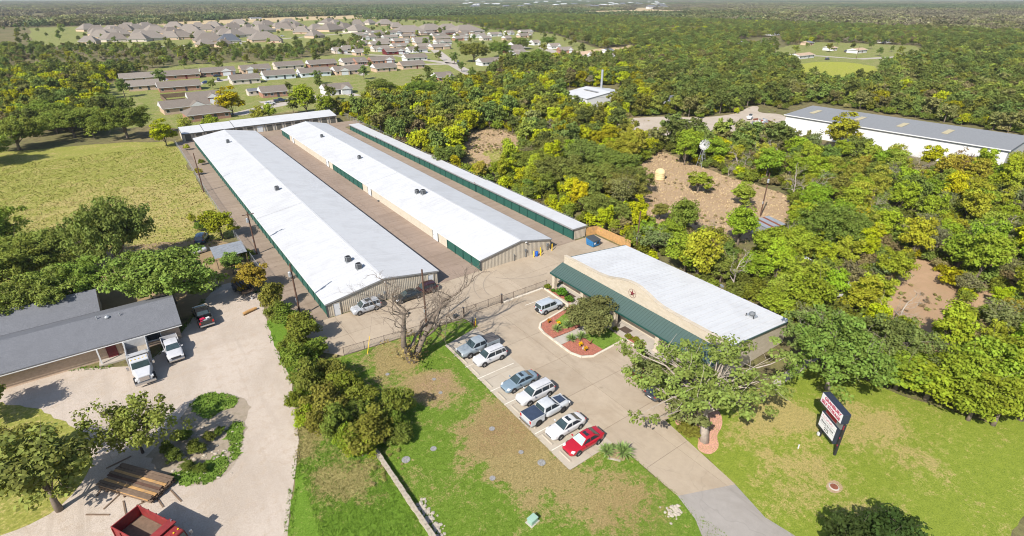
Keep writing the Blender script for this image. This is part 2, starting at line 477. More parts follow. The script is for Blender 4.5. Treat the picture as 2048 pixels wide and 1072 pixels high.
# right lawn
sheet('lawn', pxs([(1330, 842), (1400, 905), (1470, 968), (1530, 1035), (1600, 1085), (1650, 1150)]) + [(40, 0), (150, 0), (150, 12)] + pxs([(1990, 850), (1830, 800), (1760, 775), (1700, 745), (1640, 735), (1600, 742), (1560, 765), (1480, 780), (1400, 800)]), .014, 'lawn_right', 1.0, .15, 9)
# dirt yards and gravel on the right
sheet('dirt_yard', smooth_poly(pxs([(1265, 430), (1255, 370), (1285, 325), (1320, 300), (1360, 318), (1450, 352), (1520, 372), (1590, 395), (1585, 440), (1540, 470), (1480, 485), (1400, 470), (1340, 455)]), 2), .006, 'dirt', 1.5, .5, 10)
sheet('gravel_lot', smooth_poly(pxs([(1225, 262), (1235, 238), (1330, 232), (1400, 236), (1475, 228), (1500, 212), (1520, 212), (1512, 226), (1575, 228), (1575, 262), (1500, 265), (1440, 262), (1390, 275), (1320, 272)]), 2), .006, 'pale_gravel', 3, .6, 11)
sheet('dirt_yard', smooth_poly(pxs([(1730, 690), (1740, 640), (1780, 590), (1790, 540), (1830, 510), (2100, 500), (2150, 700), (1900, 720), (1800, 690)]), 2), .006, 'red_dirt', 1.5, .4, 12)
sheet('clearing', smooth_poly(pxs([(925, 300), (940, 262), (1000, 258), (1035, 272), (1030, 310), (1040, 345), (980, 340)]), 2), .006, 'dirt', 1.5, .5, 13)
sheet('clearing', smooth_poly(pxs([(960, 300), (1020, 295), (1030, 325), (985, 328)]), 2), .010, 'meadow', 1.0, .9, 14)
# suburb ground
sheet('suburb_ground', pxs([(215, 262), (215, 170), (330, 132), (560, 120), (720, 104), (740, 78), (900, 56), (1010, 58), (1100, 66), (1260, 118), (1180, 128), (1010, 126), (900, 170), (700, 215), (560, 226), (380, 262), (300, 250)]), .006, 'suburb_lawn', 6, 1.5, 15)
sheet('suburb_ground', pxs([(60, 92), (60, 56), (330, 48), (520, 44), (700, 36), (900, 42), (975, 55), (960, 68), (760, 74), (560, 97), (350, 97)]), .006, 'suburb_lawn', 12, 2, 16)
def street(pts, wd, z=.03, m='street', nm='street'):
    L = [Vector(P2(*p)) for p in pts]; a, b = [], []
    for i, p in enumerate(L):
        t = (L[min(i + 1, len(L) - 1)] - L[max(i - 1, 0)]).normalized(); n = Vector((-t.y, t.x)) * wd / 2
        a.append(tuple(p + n)); b.append(tuple(p - n))
    return sheet(nm, a + b[::-1], z, m)
street([(870, 100), (905, 128), (945, 150), (960, 160)], 8)
street([(690, 108), (800, 112), (905, 128)], 7)
street([(1085, 95), (1120, 108), (1180, 122)], 9)
street([(395, 168), (430, 163), (475, 156), (560, 150), (720, 130), (905, 128)], 7, .034)
street([(470, 230), (530, 215), (580, 205), (640, 198)], 8)
street([(520, 205), (600, 196), (700, 186)], 5, .034)
street([(300, 95), (420, 88), (560, 78), (700, 66)], 8)
street([(1380, 108), (1500, 108), (1640, 112), (1720, 118), (1830, 112)], 8)
for i, pl in enumerate([[(300, 46), (520, 36), (760, 29), (810, 33), (560, 43), (330, 52)], [(1060, 28), (1180, 22), (1300, 19), (1420, 22), (1390, 27), (1200, 29)],
                        [(1260, 16), (1400, 13), (1410, 17), (1270, 20)], [(1490, 42), (1560, 36), (1640, 38), (1560, 44)], [(220, 30), (330, 27), (420, 29), (300, 33)],
                        [(1160, 104), (1260, 90), (1300, 100), (1240, 116)], [(1500, 62), (1580, 50), (1600, 54), (1540, 66)], [(1700, 30), (1800, 26), (1830, 29), (1740, 33)]]):
    sheet('field', pxs(pl), .008, 'tan_field', 20, 4, 20 + i)
sheet('field', smooth_poly(pxs([(1590, 130), (1640, 122), (1740, 128), (1770, 148), (1700, 162), (1605, 155)]), 2), .012, 'yellow_field', 4, 2.6, 29)
sheet('field', pxs([(1530, 98), (1640, 84), (1840, 92), (1845, 122), (1775, 150), (1710, 176), (1595, 170), (1535, 124)]), .008, 'suburb_lawn', 6, 3, 30)

# --- paved site
slabs('storage_yard', [(15.9, 60.3), (33.5, 59.2), (50.2, 59.2), (52, 59.2), (71, 59.2), (71, 70.6), (12.6, 70.6), (12.6, 64)], 'concrete', 5.6, 5.7)
slabs('left_aisle', [(12.6, 70.6), (17.6, 70.6), (17.6, 206.2), (12.6, 206.2)], 'concrete_side', 5.1, 6.1)
slabs('middle_aisle', [(35.4, 70.6), (44.2, 70.6), (44.2, 197), (35.4, 197)], 'concrete_brown', 4.4, 5.0)
slabs('right_aisle', [(59.2, 70.6), (66, 70.6), (66, 197), (59.2, 197)], 'concrete_side', 6.9, 5.6)
slabs('back_aisle', [(17.6, 196.9), (74, 196.9), (74, 206.2), (17.6, 206.2)], 'concrete_side', 6.2, 4.8)
gx0 = P2(1255, 905); gx1 = P2(1355, 992); gx2 = P2(1470, 969); gx3 = P2(1330, 841)
slabs('parking_lot', [(28.0, 54.5), (34.3, 55.9), (33.5, 59.2), (50.0, 59.2), (50.0, 27.0), gx3, gx2, gx1, gx0, (33.6, 28.4)], 'concrete', 5.3, 6.4)
slabs('parking_row', [(27.9, 54.5), (33.7, 55.6), (33.55, 28.35), (27.4, 28.2)], 'concrete_new', 3.1, 5.6, z=.068)
dr = [gx1, gx2] + pxs([(1530, 1035), (1600, 1078), (1690, 1120), (1640, 1180), (1430, 1150), (1405, 1075), (1390, 1038)])
sheet('driveway', dr, .03, 'asphalt')
sheet('road', [(-40, 8.5), (140, -30), (140, -60), (-40, -20)], .02, 'asphalt')
# stall stripes and wheel stops of the row
for i, y in enumerate(np.linspace(28.35 + 2.95, 54.5 - 2.9, 8)):
    kind(MB().b(27.6, 33.2, y - .055, y + .055, .07, .0765).build('parking_stripe', 'white_line'))
for y in (56.6, 53.6, 50.8):
    kind(MB().b(43.2, 48.2, y - .055, y + .055, .062, .0685).build('parking_stripe', 'white_line'))
for y in (36.2, 32.6, 29.0):
    kind(MB().b(43.0, 48.4, y - .055, y + .055, .062, .0685).build('parking_stripe', 'white_line'))
# planting island by the office
isl = [(41.9, 51.2), (41.0, 50.3), (40.7, 49.0), (40.6, 43.2), (41.2, 41.6), (42.6, 40.8), (48.4, 41.1), (48.9, 41.1)]
kerb_line('kerb', [(48.9, 59.0), (48.6, 52.9), (48.0, 52.3), (41.9, 51.2)] + isl[1:] + [(48.9, 37.6), (48.9, 27.2)])
kerb_line('kerb', [(40.9, 59.15), (48.7, 59.15)], wd=.35, h=.2)
sheet('planting_bed', [(42.0, 51.0), (41.2, 50.1), (40.9, 48.9), (40.85, 47.1), (44.2, 47.0), (48.7, 47.3), (48.7, 52.6), (48.0, 52.1)], .19, 'mulch')
sheet('planting_bed', [(40.82, 45.2), (40.8, 43.3), (41.4, 41.8), (42.7, 41.0), (44.6, 41.1), (44.4, 44.9), (43.0, 45.3)], .19, 'mulch')
sheet('lawn_patch', [(44.4, 44.9), (44.6, 41.1), (48.7, 41.3), (48.8, 44.6), (47, 45.3)], .192, 'island_grass', .5, .03, 2)
sheet('lawn_patch', [(44.0, 50.4), (43.6, 48.0), (47.0, 47.6), (48.6, 48.5), (48.6, 51.6)], .196, 'island_grass', .5, .05, 3)
slabs('walk', [(40.8, 47.0), (40.8, 45.3), (43.0, 45.2), (47.2, 45.2), (49.0, 44.5), (49.0, 47.2), (44.2, 46.9)], 'sidewalk', 1.6, 6, z=.2)
slabs('porch', [(49.05, 58.4), (52.2, 58.4), (52.2, 28.4), (49.05, 28.4)], 'sidewalk', 3.2, 3.0, z=.2)
sheet('planting_bed', [(49.02, 58.2), (49.02, 53.0), (49.9, 53.0), (50.3, 58.2)], .215, 'mulch', .5, .05, 4)
sheet('planting_bed', [(48.9, 41.0), (48.9, 38.3), (50.2, 38.5), (50.2, 41.0)], .215, 'mulch', .5, .05, 5)
slabs('walk', [tuple(q) for q in (P2(1545, 765), P2(1600, 722), P2(1640, 715), P2(1600, 745), P2(1555, 775))], 'sidewalk', 3, 3, z=.05)
sheet('mulch_ring', smooth_poly(pxs([(1345, 845), (1365, 828), (1400, 800), (1440, 820), (1447, 850), (1432, 872), (1440, 895), (1420, 912), (1392, 900), (1400, 872), (1372, 862)]), 2), .03, 'pink_mulch', .5, .05, 6)

# tyre marks curving from the yard through the gate
yd = [o for o in COL.objects if o.name.startswith('storage_yard')][0]
MATS['tyre_mark'] = mat('tyre_mark', (.27, .225, .175), .9, .12, 2, world=True)
for i, (cx, cy, r_, a0, a1) in enumerate(((47.5, 62.0, 7.2, 100, 175), (47.5, 62.0, 8.8, 105, 178), (52, 72, 9, 215, 275), (30, 74, 10.5, 275, 320), (30, 74, 12.1, 275, 322))):
    pts = [(cx + r_ * math.cos(R(a)), cy + r_ * math.sin(R(a))) for a in np.linspace(a0, a1, 24)]
    inn = [(cx + (r_ - .14) * math.cos(R(a)), cy + (r_ - .14) * math.sin(R(a))) for a in np.linspace(a1, a0, 24)]
    sheet('tyre_mark', pts + inn, .071, 'tyre_mark', parent=yd)
# ------------------------------------------------------------------ building materials
def m_roof(name, c, d):
    k = NT(name); p = k.pos()
    a = k.noise(p, .25, 6, .65, .5); s = k.noise(k.n('ShaderNodeMapping', {'Vector': p, 'Scale': (.12, 1.5, 1)}).outputs[0], 1.0, 6, .7, .2); f = k.noise(p, 2.5, 5, .75)
    col = k.mix(k.math('MULTIPLY', k.smooth(a, .46, .68), .75), c, d)
    col = k.mix(k.math('MULTIPLY', k.smooth(s, .5, .7), .4), col, sc3(d, .92))
    col = k.mix(k.math('MULTIPLY', k.smooth(f, .5, .75), .4), col, sc3(d, .9))
    return k.done(col, .55, .3)
MATS['white_roof'] = m_roof('white_roof', (.488, .492, .50), (.435, .435, .44))
MATS['office_roof'] = m_roof('office_roof', (.555, .56, .565), (.49, .49, .495))
MATS['siding'] = mat('siding', (.42, .375, .305), .55, .06, 1.2, dirt=(.40, .34, .255))
MATS['cream_wall'] = mat('cream_wall', (.50, .45, .365), .7, .05, 1.5, dirt=(.44, .39, .31), world=True)
MATS['green_door'] = mat('green_door', (.018, .085, .066), .5, .10, 2.0, spec=.4)
MATS['green_trim'] = mat('green_trim', (.012, .06, .05), .5, .1, 2.0)
MATS['green_metal'] = mat('green_metal', (.06, .098, .09), .5, .08, 1.2, spec=.35, dirt=(.07, .115, .1))
MATS['grey_door'] = mat('grey_door', (.105, .10, .085), .55, .12, 2.0)
MATS['dark_trim'] = mat('dark_trim', (.06, .065, .072), .5, .12, 2.0)
MATS['grey_trim'] = mat('grey_trim', (.22, .22, .22), .5, .12, 2.0)
MATS['white_door'] = mat('white_door', (.58, .60, .62), .5, .04, 2.0)
MATS['white_paint'] = mat('white_paint', (.58, .58, .58), .5, .05, 2.0)
MATS['limestone'] = (lambda: None)()
def m_stone(name, c, c2, mortar, sx, sy):
    k = NT(name); p = k.obj()
    # swizzle so courses run level on walls facing any way
    sp = k.n('ShaderNodeSeparateXYZ', {0: p})
    u = k.math('ADD', sp.outputs[0], sp.outputs[1])
    v = k.n('ShaderNodeCombineXYZ', {0: u, 1: sp.outputs[2], 2: 0.0}).outputs[0]
    bt = k.n('ShaderNodeTexBrick', {'Vector': v, 'Color1': (*c, 1), 'Color2': (*c2, 1), 'Mortar': (*mortar, 1), 'Scale': 1.0, 'Mortar Size': .018 if sx > .3 else .01, 'Brick Width': sx, 'Row Height': sy})
    n = k.noise(p, 3, 5)
    col = k.mix(.35, bt.outputs['Color'], k.ramp(n, [(.3, sc3(c, .7)), (.7, sc3(c2, 1.15))]))
    k.bump(bt.outputs['Fac'], .4, -.02)
    return k.done(col, .9, .2)
MATS['limestone'] = m_stone('limestone', (.52, .455, .365), (.44, .375, .285), (.43, .385, .32), .55, .26)
MATS['red_brick'] = m_stone('red_brick', (.30, .13, .085), (.36, .18, .12), (.4, .34, .28), .24, .085)
MATS['tan_brick'] = m_stone('tan_brick', (.46, .32, .22), (.52, .38, .27), (.5, .44, .36), .24, .085)
MATS['pale_brick'] = m_stone('pale_brick', (.52, .45, .38), (.58, .51, .44), (.52, .48, .42), .24, .085)
MATS['blue_siding'] = mat('blue_siding', (.55, .60, .64), .7, .05, 1)
MATS['glass'] = mat('glass', (.025, .032, .04), .08, .15, 1, spec=.6)
def m_shingle(name, c):
    k = NT(name); p = k.obj()
    a = k.noise(p, 9, 3, .8); b = k.noise(p, .7, 4)
    col = k.ramp(a, [(.3, sc3(c, .6)), (.7, sc3(c, 1.35))])
    col = k.mix(k.math('MULTIPLY', k.smooth(b, .4, .7), .3), col, sc3(c, .75))
    k.bump(a, .4, .03)
    return k.done(col, .95, .1)
MATS['shingle_grey'] = m_shingle('shingle_grey', (.15, .155, .17))
MATS['shingle_brown'] = m_shingle('shingle_brown', (.185, .158, .135))
MATS['shingle_taupe'] = m_shingle('shingle_taupe', (.225, .195, .168))
MATS['shingle_dark'] = m_shingle('shingle_dark', (.10, .11, .13))
MATS['shingle_tan'] = m_shingle('shingle_tan', (.42, .31, .22))
MATS['yellow'] = mat('yellow', (.72, .46, .02), .5, .08, 3)
MATS['blue_plastic'] = mat('blue_plastic', (.015, .09, .42), .4, .1, 3)
MATS['dumpster_blue'] = mat('dumpster_blue', (.03, .16, .36), .5, .15, 2.5, dirt=(.06, .15, .25))
MATS['black_metal'] = mat('black_metal', (.028, .028, .03), .5, .2, 3)
MATS['brown_metal'] = mat('brown_metal', (.085, .062, .05), .6, .2, 3)
MATS['grey_metal'] = mat('grey_metal', (.20, .21, .22), .45, .15, 4, metal=.3)
MATS['galv'] = mat('galv', (.42, .44, .46), .45, .12, 2.5, metal=.5, dirt=(.33, .34, .36))
MATS['cedar'] = mat('cedar', (.43, .25, .10), .85, .25, 2.5, dirt=(.32, .2, .1))
MATS['old_wood'] = mat('old_wood', (.16, .11, .075), .9, .25, 2.5)
MATS['pole_wood'] = mat('pole_wood', (.105, .058, .04), .9, .2, 2.0)
MATS['rust'] = mat('rust', (.20, .07, .04), .85, .3, 2.0)
MATS['sign_blue'] = mat('sign_blue', (.028, .035, .055), .45, .15, 1.5)
MATS['sign_white'] = mat('sign_white', (.70, .70, .72), .4, .03, 1.5)
MATS['sign_red'] = mat('sign_red', (.42, .02, .07), .5, .1, 2)
MATS['led_red'] = mat('led_red', (.16, .008, .016), .35, .25, 6)
MATS['barn_red'] = mat('barn_red', (.13, .02, .025), .6, .15, 3)

def corrugated(x0, x1, zt0, zt1, y, ny=-1, rib=.305, amp=.035, z0=.0):
    """ribbed sheet standing in the plane y; top edge slopes from zt0 to zt1"""
    m = MB(); xs = []; x = x0
    k = max(1, round((x1 - x0) / rib)); s = (x1 - x0) / k
    for i in range(k):
        a = x0 + i * s
        xs += [(a, 0), (a + s * .62, 0), (a + s * .72, amp), (a + s * .9, amp)]
    xs.append((x1, 0))
    vs = []
    for xx, o in xs:
        zt = zt0 + (zt1 - zt0) * (xx - x0) / max(1e-6, x1 - x0)
        vs += [(xx, y + ny * o, z0), (xx, y + ny * o, zt)]
    m.add(vs, [(2 * i, 2 * i + 2, 2 * i + 3, 2 * i + 1) for i in range(len(xs) - 1)])
    return m
def rollup(wd, h, fac):
    """roll-up door leaf of ribbed slats, facing fac along +X or -X (local), centred"""
    m = MB(); n = 7; vs = []
    for i in range(n):
        z0, z1 = h * i / n, h * (i + 1) / n
        vs += [(0, z0), (fac * .03, z0 + (z1 - z0) * .25), (fac * .03, z0 + (z1 - z0) * .8)]
    vs.append((0, h))
    pv = []
    for o, z in vs: pv += [(o, -wd / 2, z), (o, wd / 2, z)]
    m.add(pv, [(2 * i, 2 * i + 1, 2 * i + 3, 2 * i + 2) for i in range(len(vs) - 1)])
    return m
def leaf_door(x, y, h=2.08, wd=.95, ny=-1):
    m = MB(); m.b(x - wd / 2, x + wd / 2, y, y + ny * .05, .02, h)
    return m
DOOR_MESH = {}
def door_row(root, x, y0, y1, fac, pitch, h, m='green_door', post='green_trim', wd=None):
    n = max(1, round((y1 - y0) / pitch)); s = (y1 - y0) / n; wd = wd or s - .28
    key = (round(wd, 2), h, fac, m)
    if key not in DOOR_MESH: DOOR_MESH[key] = rollup(wd, h, fac).mesh('roll_up_door', m)
    pk = ('post', round(s - wd, 2), h, fac, post)
    if pk not in DOOR_MESH:
        DOOR_MESH[pk] = MB().b(-.05, fac * .11, -(s - wd) / 2 + .01, (s - wd) / 2 - .01, 0, h + .06).mesh('door_post', post)
    for i in range(n):
        put('roll_up_door', DOOR_MESH[key], root, (x + fac * .02, y0 + s * (i + .5), .07))
        put('door_post', DOOR_MESH[pk], root, (x, y0 + s * i, .06))
    put('door_post', DOOR_MESH[pk], root, (x, y1, .06))

def roof_strip(root, xa, za, xb, zb, y0, y1, wd, m='white_roof', rib=0.0, nm='roof_panel', over=.12):
    """roof slope laid in panels that run from the eave (xa, za) to the ridge (xb, zb)"""
    n = max(1, round((y1 - y0) / wd)); s = (y1 - y0) / n
    d = Vector((xb - xa, 0, zb - za)); L = d.length; d.normalize(); nr = Vector((-d.z, 0, d.x))
    if nr.z < 0: nr = -nr
    ms = []
    for v in range(2):
        t = .05 + (.009 if v else 0)
        mb = MB()
        a = Vector((xa, 0, za)); b = Vector((xb, 0, zb))
        lo = [a, b]
        mb.hexa([a + Vector((0, .002, 0)), b + Vector((0, .002, 0)), b + Vector((0, s - .002, 0)), a + Vector((0, s - .002, 0)),
                 a + Vector((0, .002, 0)) + nr * t, b + Vector((0, .002, 0)) + nr * t, b + Vector((0, s - .002, 0)) + nr * t, a + Vector((0, s - .002, 0)) + nr * t])
        if rib:
            q0, q1 = s / 2 - .03, s / 2 + .03
            mb.hexa([a + Vector((0, q0, 0)) + nr * t, b + Vector((0, q0, 0)) + nr * t, b + Vector((0, q1, 0)) + nr * t, a + Vector((0, q1, 0)) + nr * t,
                     a + Vector((0, q0, 0)) + nr * (t + rib), b + Vector((0, q0, 0)) + nr * (t + rib), b + Vector((0, q1, 0)) + nr * (t + rib), a + Vector((0, q1, 0)) + nr * (t + rib)])
        ms.append(mb.mesh(nm, m))
    for i in range(n): put(nm, ms[i % 2], root, (0, y0 + i * s, 0))

# ------------------------------------------------------------------ the two wide storage buildings
def storage(label, x0, x1, xr, y0, y1, ze, zr, extra):
    root = thing('storage_building', label, 'storage building', (0, 0, 0))
    z0 = .05
    # core walls: long sides and far gable (near gable is ribbed siding)
    MB().b(x0, x0 + .15, y0 + .06, y1, z0, ze - .02).build('side_wall', 'cream_wall', root)
    MB().b(x1 - .15, x1, y0 + .06, y1, z0, ze - .02).build('side_wall', 'cream_wall', root)
    g = MB(); g.slab([(x0 + .16, y1 - .15, z0), (x1 - .16, y1 - .15, z0), (x1 - .16, y1 - .15, ze), (xr, y1 - .15, zr - .03), (x0 + .16, y1 - .15, ze)], (0, 1, 0), .12)
    g.build('gable_wall', 'cream_wall', root)
    # ribbed siding panels on the near gable
    n = round((x1 - x0) / .915); s = (x1 - x0) / n
    zz = lambda x: ze - .03 + (zr - ze) * (x - x0) / (xr - x0) if x <= xr else zr - .03 - (zr - ze) * (x - xr) / (x1 - xr)
    for i in range(n):
        a, b = x0 + i * s, x0 + (i + 1) * s
        if a < xr < b:
            corrugated(a, xr, zz(a), zz(xr), y0, z0=z0).build('siding_panel', 'siding', root)
            corrugated(xr, b, zz(xr), zz(b), y0, z0=z0).build('siding_panel', 'siding', root)
        else: corrugated(a, b - .004, zz(a), zz(b), y0, z0=z0).build('siding_panel', 'siding', root)
    for x in (x0 - .02, x1 + .02): MB().b(x - .07, x + .07, y0 - .07, y0 + .05, z0, ze - .04).build('corner_trim', 'dark_trim', root)
    # roof in panels with a dark rake trim along the gable
    ov = .22
    k = (zr - ze) / (xr - x0); k2 = (zr - ze) / (x1 - xr)
    roof_strip(root, x0 - ov, ze - ov * k, xr, zr, y0 - .16, y1 + .1, 1.83, rib=.018)
    roof_strip(root, x1 + ov, ze - ov * k2, xr, zr, y0 - .16, y1 + .1, 1.83, rib=.018)
    MB().hexa([(xr - .22, y0 - .15, zr - .22 * k + .052), (xr + .22, y0 - .15, zr - .22 * k2 + .052), (xr + .22, y1 + .09, zr - .22 * k2 + .052), (xr - .22, y1 + .09, zr - .22 * k + .052),
               (xr - .2, y0 - .15, zr + .075), (xr + .2, y0 - .15, zr + .075), (xr + .2, y1 + .09, zr + .075), (xr - .2, y1 + .09, zr + .075)]).build('ridge_cap', 'white_roof', root)
    for xa, za, xb, zb in ((x0 - ov, ze - ov * k, xr, zr), (x1 + ov, ze - ov * k2, xr, zr)):
        m = MB(); m.hexa([(xa, y0 - .23, za - .2), (xb, y0 - .23, zb - .2), (xb, y0 - .165, zb - .2), (xa, y0 - .165, za - .2),
                          (xa, y0 - .23, za + .045), (xb, y0 - .23, zb + .045), (xb, y0 - .165, zb + .045), (xa, y0 - .165, za + .045)])
        m.build('rake_trim', 'grey_trim', root)
    for x, z in ((x0 - ov - .04, ze - ov * k), (x1 + ov + .04, ze - ov * k2)):
        MB().b(x - .035, x + .035, y0 - .16, y1 + .1, z - .1, z + .05).build('eave_trim', 'white_paint' if x < xr else 'dark_trim', root)
    return root
bA = storage('long white-roofed storage building with green doors, nearest the gravel yard', 17.4, 35.7, 26.6, 70.8, 197.6, 2.42, 3.88, None)
door_row(bA, 17.4, 71.2, 197.2, -1, 3.0, 2.12)
door_row(bA, 35.7, 71.2, 197.2, 1, 3.0, 2.05)
for x, w_ in ((18.75, .92), (34.4, .92)):
    d = leaf_door(x, 70.74, 2.1, w_).build('door', 'white_door', bA)
    MB().b(x + .34, x + .4, 70.6, 70.69, 1.0, 1.06).build('handle', 'black_metal', d)
    f = MB(); f.b(x - w_ / 2 - .08, x - w_ / 2 - .003, 70.64, 70.78, .03, 2.18); f.b(x + w_ / 2 + .003, x + w_ / 2 + .08, 70.64, 70.78, .03, 2.18); f.b(x - w_ / 2 - .003, x + w_ / 2 + .003, 70.64, 70.78, 2.105, 2.18)
    f.build('door_frame', 'siding', bA)
for x, z, s in ((25.3, 1.15, .5), (26.3, 1.45, .32)):
    mb = MB(); mb.b(x - s / 2, x + s / 2, 70.5, 70.73, z - s * .55, z + s * .55); mb.b(x - .04, x + .04, 70.58, 70.7, .1, z - s * .55)
    mb.build('electric_meter', 'grey_metal', bA, bevel=.02)
for x in (26.6,): MB().b(x - .12, x + .12, 70.4, 70.72, 3.2, 3.36).build('wall_light', 'white_paint', bA, bevel=.02)

bB = storage('long white-roofed storage building in the middle, cream walls with groups of green doors', 44.0, 59.4, 52.4, 70.4, 196.6, 2.2, 3.66, None)
for a, b in ((70.7, 82.0), (124.1, 145.1), (187.4, 196.2)): door_row(bB, 44.0, a, b, -1, 2.95, 1.92)
door_row(bB, 59.4, 70.9, 196.2, 1, 3.0, 1.92)
for y in (86.7, 119.5, 149.6, 183.2):
    d = MB().b(43.90, 43.99, y - .95, y + .95, .07, 1.98).build('door', 'white_door', bB)
    MB().b(43.86, 43.895, y + .7, y + .78, 1.0, 1.1).build('handle', 'black_metal', d)
    f = MB(); f.b(43.88, 44.02, y - 1.1, y - .953, .06, 2.06); f.b(43.88, 44.02, y + .953, y + 1.1, .06, 2.06); f.b(43.88, 44.02, y - .953, y + .953, 1.985, 2.06); f.build('door_frame', 'dark_trim', bB)
MB().b(43.6, 43.985, 114.0, 114.4, .1, .3).build('drain_box', 'dark_trim', bB)
for x, z, s in ((53.5, 1.5, .36), (58.6, 1.2, .5), (50.9, 1.3, .16)):
    mb = MB(); mb.b(x - s / 2, x + s / 2, 70.12, 70.33, z - s * .6, z + s * .6); mb.b(x - .035, x + .035, 70.18, 70.3, .1, z - s * .6)
    mb.build('electric_meter', 'grey_metal', bB, bevel=.02)
MB().b(53.4, 53.7, 70.0, 70.32, 3.0, 3.16).build('wall_light', 'white_paint', bB, bevel=.02)
# slight raised lap where the front half of the roof starts
k_ = (3.66 - 2.2) / (52.4 - 44)
MB().hexa([(43.76, 121.4, 2.158 + .062), (52.2, 121.4, 3.625 + .062), (52.2, 121.9, 3.625 + .062), (43.76, 121.9, 2.158 + .062), (43.76, 121.4, 2.158 + .12), (52.2, 121.4, 3.625 + .12), (52.2, 121.9, 3.625 + .075), (43.76, 121.9, 2.158 + .075)]).build('roof_lap', 'white_roof', bB)
MB().hexa([(17.16, 112.4, 2.385 + .062), (26.4, 112.4, 3.845 + .062), (26.4, 112.9, 3.845 + .062), (17.16, 112.9, 2.385 + .062), (17.16, 112.4, 2.385 + .11), (26.4, 112.4, 3.845 + .11), (26.4, 112.9, 3.845 + .075), (17.16, 112.9, 2.385 + .075)]).build('roof_lap', 'white_roof', bA)

# narrow row along the woods (steps up towards the front)
bC = thing('storage_building', 'long narrow storage row with dark green doors backing onto the woods', 'storage building')
secs = [(71.0, 106.7, 2.42), (106.7, 136.6, 2.30), (136.6, 166.8, 2.18), (166.8, 190.6, 2.06)]
for i, (a, b, z) in enumerate(secs):
    MB().b(65.95, 66.05, a + .1, b - .01, .05, z - .05).build('side_wall', 'green_trim', bC)
    MB().b(68.85, 68.95, a + .1, b - .01, .05, z - .02).build('side_wall', 'siding', bC)
    door_row(bC, 65.9, a + .25, b - .15, -1, 2.95, z - .32)
    roof_strip(bC, 65.5, z, 69.15, z - .02, a - (.1 if i == 0 else 0), b - .005, 3.05)
    MB().b(65.4, 65.49, a - (.1 if i == 0 else 0), b - .005, z - .22, z + .06).build('eave_trim', 'grey_trim', bC)
    MB().b(65.5, 69.15, a - .16, a - .105, z - .16, z + .045).build('rake_trim', 'grey_trim', bC)
    if i: MB().b(65.42, 65.6, a - .02, a + .1, z - .1, z + .24).build('end_flashing', 'rust', bC)
for i in range(3): corrugated(65.95 + i, 66.945 + i, 2.36, 2.36, 71.06, z0=.05).build('siding_panel', 'siding', bC)
MB().b(68.4, 68.62, 70.7, 71.0, .06, .2).build('drain_box', 'black_metal', bC)

# back row facing the camera
bD = thing('storage_building', 'back row of small grey-door storage units across the far end', 'storage building')
secD = [(15.0, 21.6, 2.45, 212.9), (21.6, 31.0, 2.55, 213.2), (31.0, 66.6, 2.65, 213.4)]
for x0, x1, z, yb in secD:
    MB().b(x0 + .02, x1 - .02, 206.1, 206.22, .05, z - .03).build('front_wall', 'cream_wall', bD)
    MB().b(x0 + .02, x1 - .02, yb - .3, yb - .2, .05, z + .9).build('rear_wall', 'cream_wall', bD)
    MB().slab([(x0 + .03, 206.23, .05), (x0 + .03, yb - .31, .05), (x0 + .03, yb - .31, z + .9), (x0 + .03, 206.23, z - .03)], (1, 0, 0), .1).build('end_wall', 'cream_wall', bD)
    MB().slab([(x1 - .13, 206.23, .05), (x1 - .13, yb - .31, .05), (x1 - .13, yb - .31, z + .9), (x1 - .13, 206.23, z - .03)], (1, 0, 0), .1).build('end_wall', 'cream_wall', bD)
    n = max(1, round((x1 - x0) / 3.1)); s = (x1 - x0) / n
    for i in range(n):
        a, b = x0 + i * s, x0 + (i + 1) * s
        m = MB(); m.hexa([(a + .01, 205.7, z), (b - .01, 205.7, z), (b - .01, yb, z + 1.05), (a + .01, yb, z + 1.05), (a + .01, 205.7, z + .06), (b - .01, 205.7, z + .06), (b - .01, yb, z + 1.11), (a + .01, yb, z + 1.11)])
        m.build('roof_panel', 'white_roof', bD)
        dm = MB(); c = (a + b) / 2
        for j in range(6): dm.b(c - .88, c + .88, 206.02 - (.02 if j % 2 else 0), 206.09, .07 + j * .34, .07 + (j + 1) * .34 - .004)
        dm.build('roll_up_door', 'white_door' if abs(a - 37.2) < 1.6 else 'grey_door', bD)
        MB().b(a - .12, a + .12, 205.95, 206.09, .06, z - .06).build('door_post', 'grey_trim', bD)
    MB().b(x0, x1 - .01, 205.6, 205.69, z - .16, z + .07).build('eave_trim', 'dark_trim', bD)
    MB().hexa([(x0 - .08, 205.65, z - .05), (x0 + .005, 205.65, z - .05), (x0 + .005, yb, z + 1.0), (x0 - .08, yb, z + 1.0), (x0 - .08, 205.65, z + .13), (x0 + .005, 205.65, z + .13), (x0 + .005, yb, z + 1.17), (x0 - .08, yb, z + 1.17)]).build('rake_trim', 'dark_trim', bD)

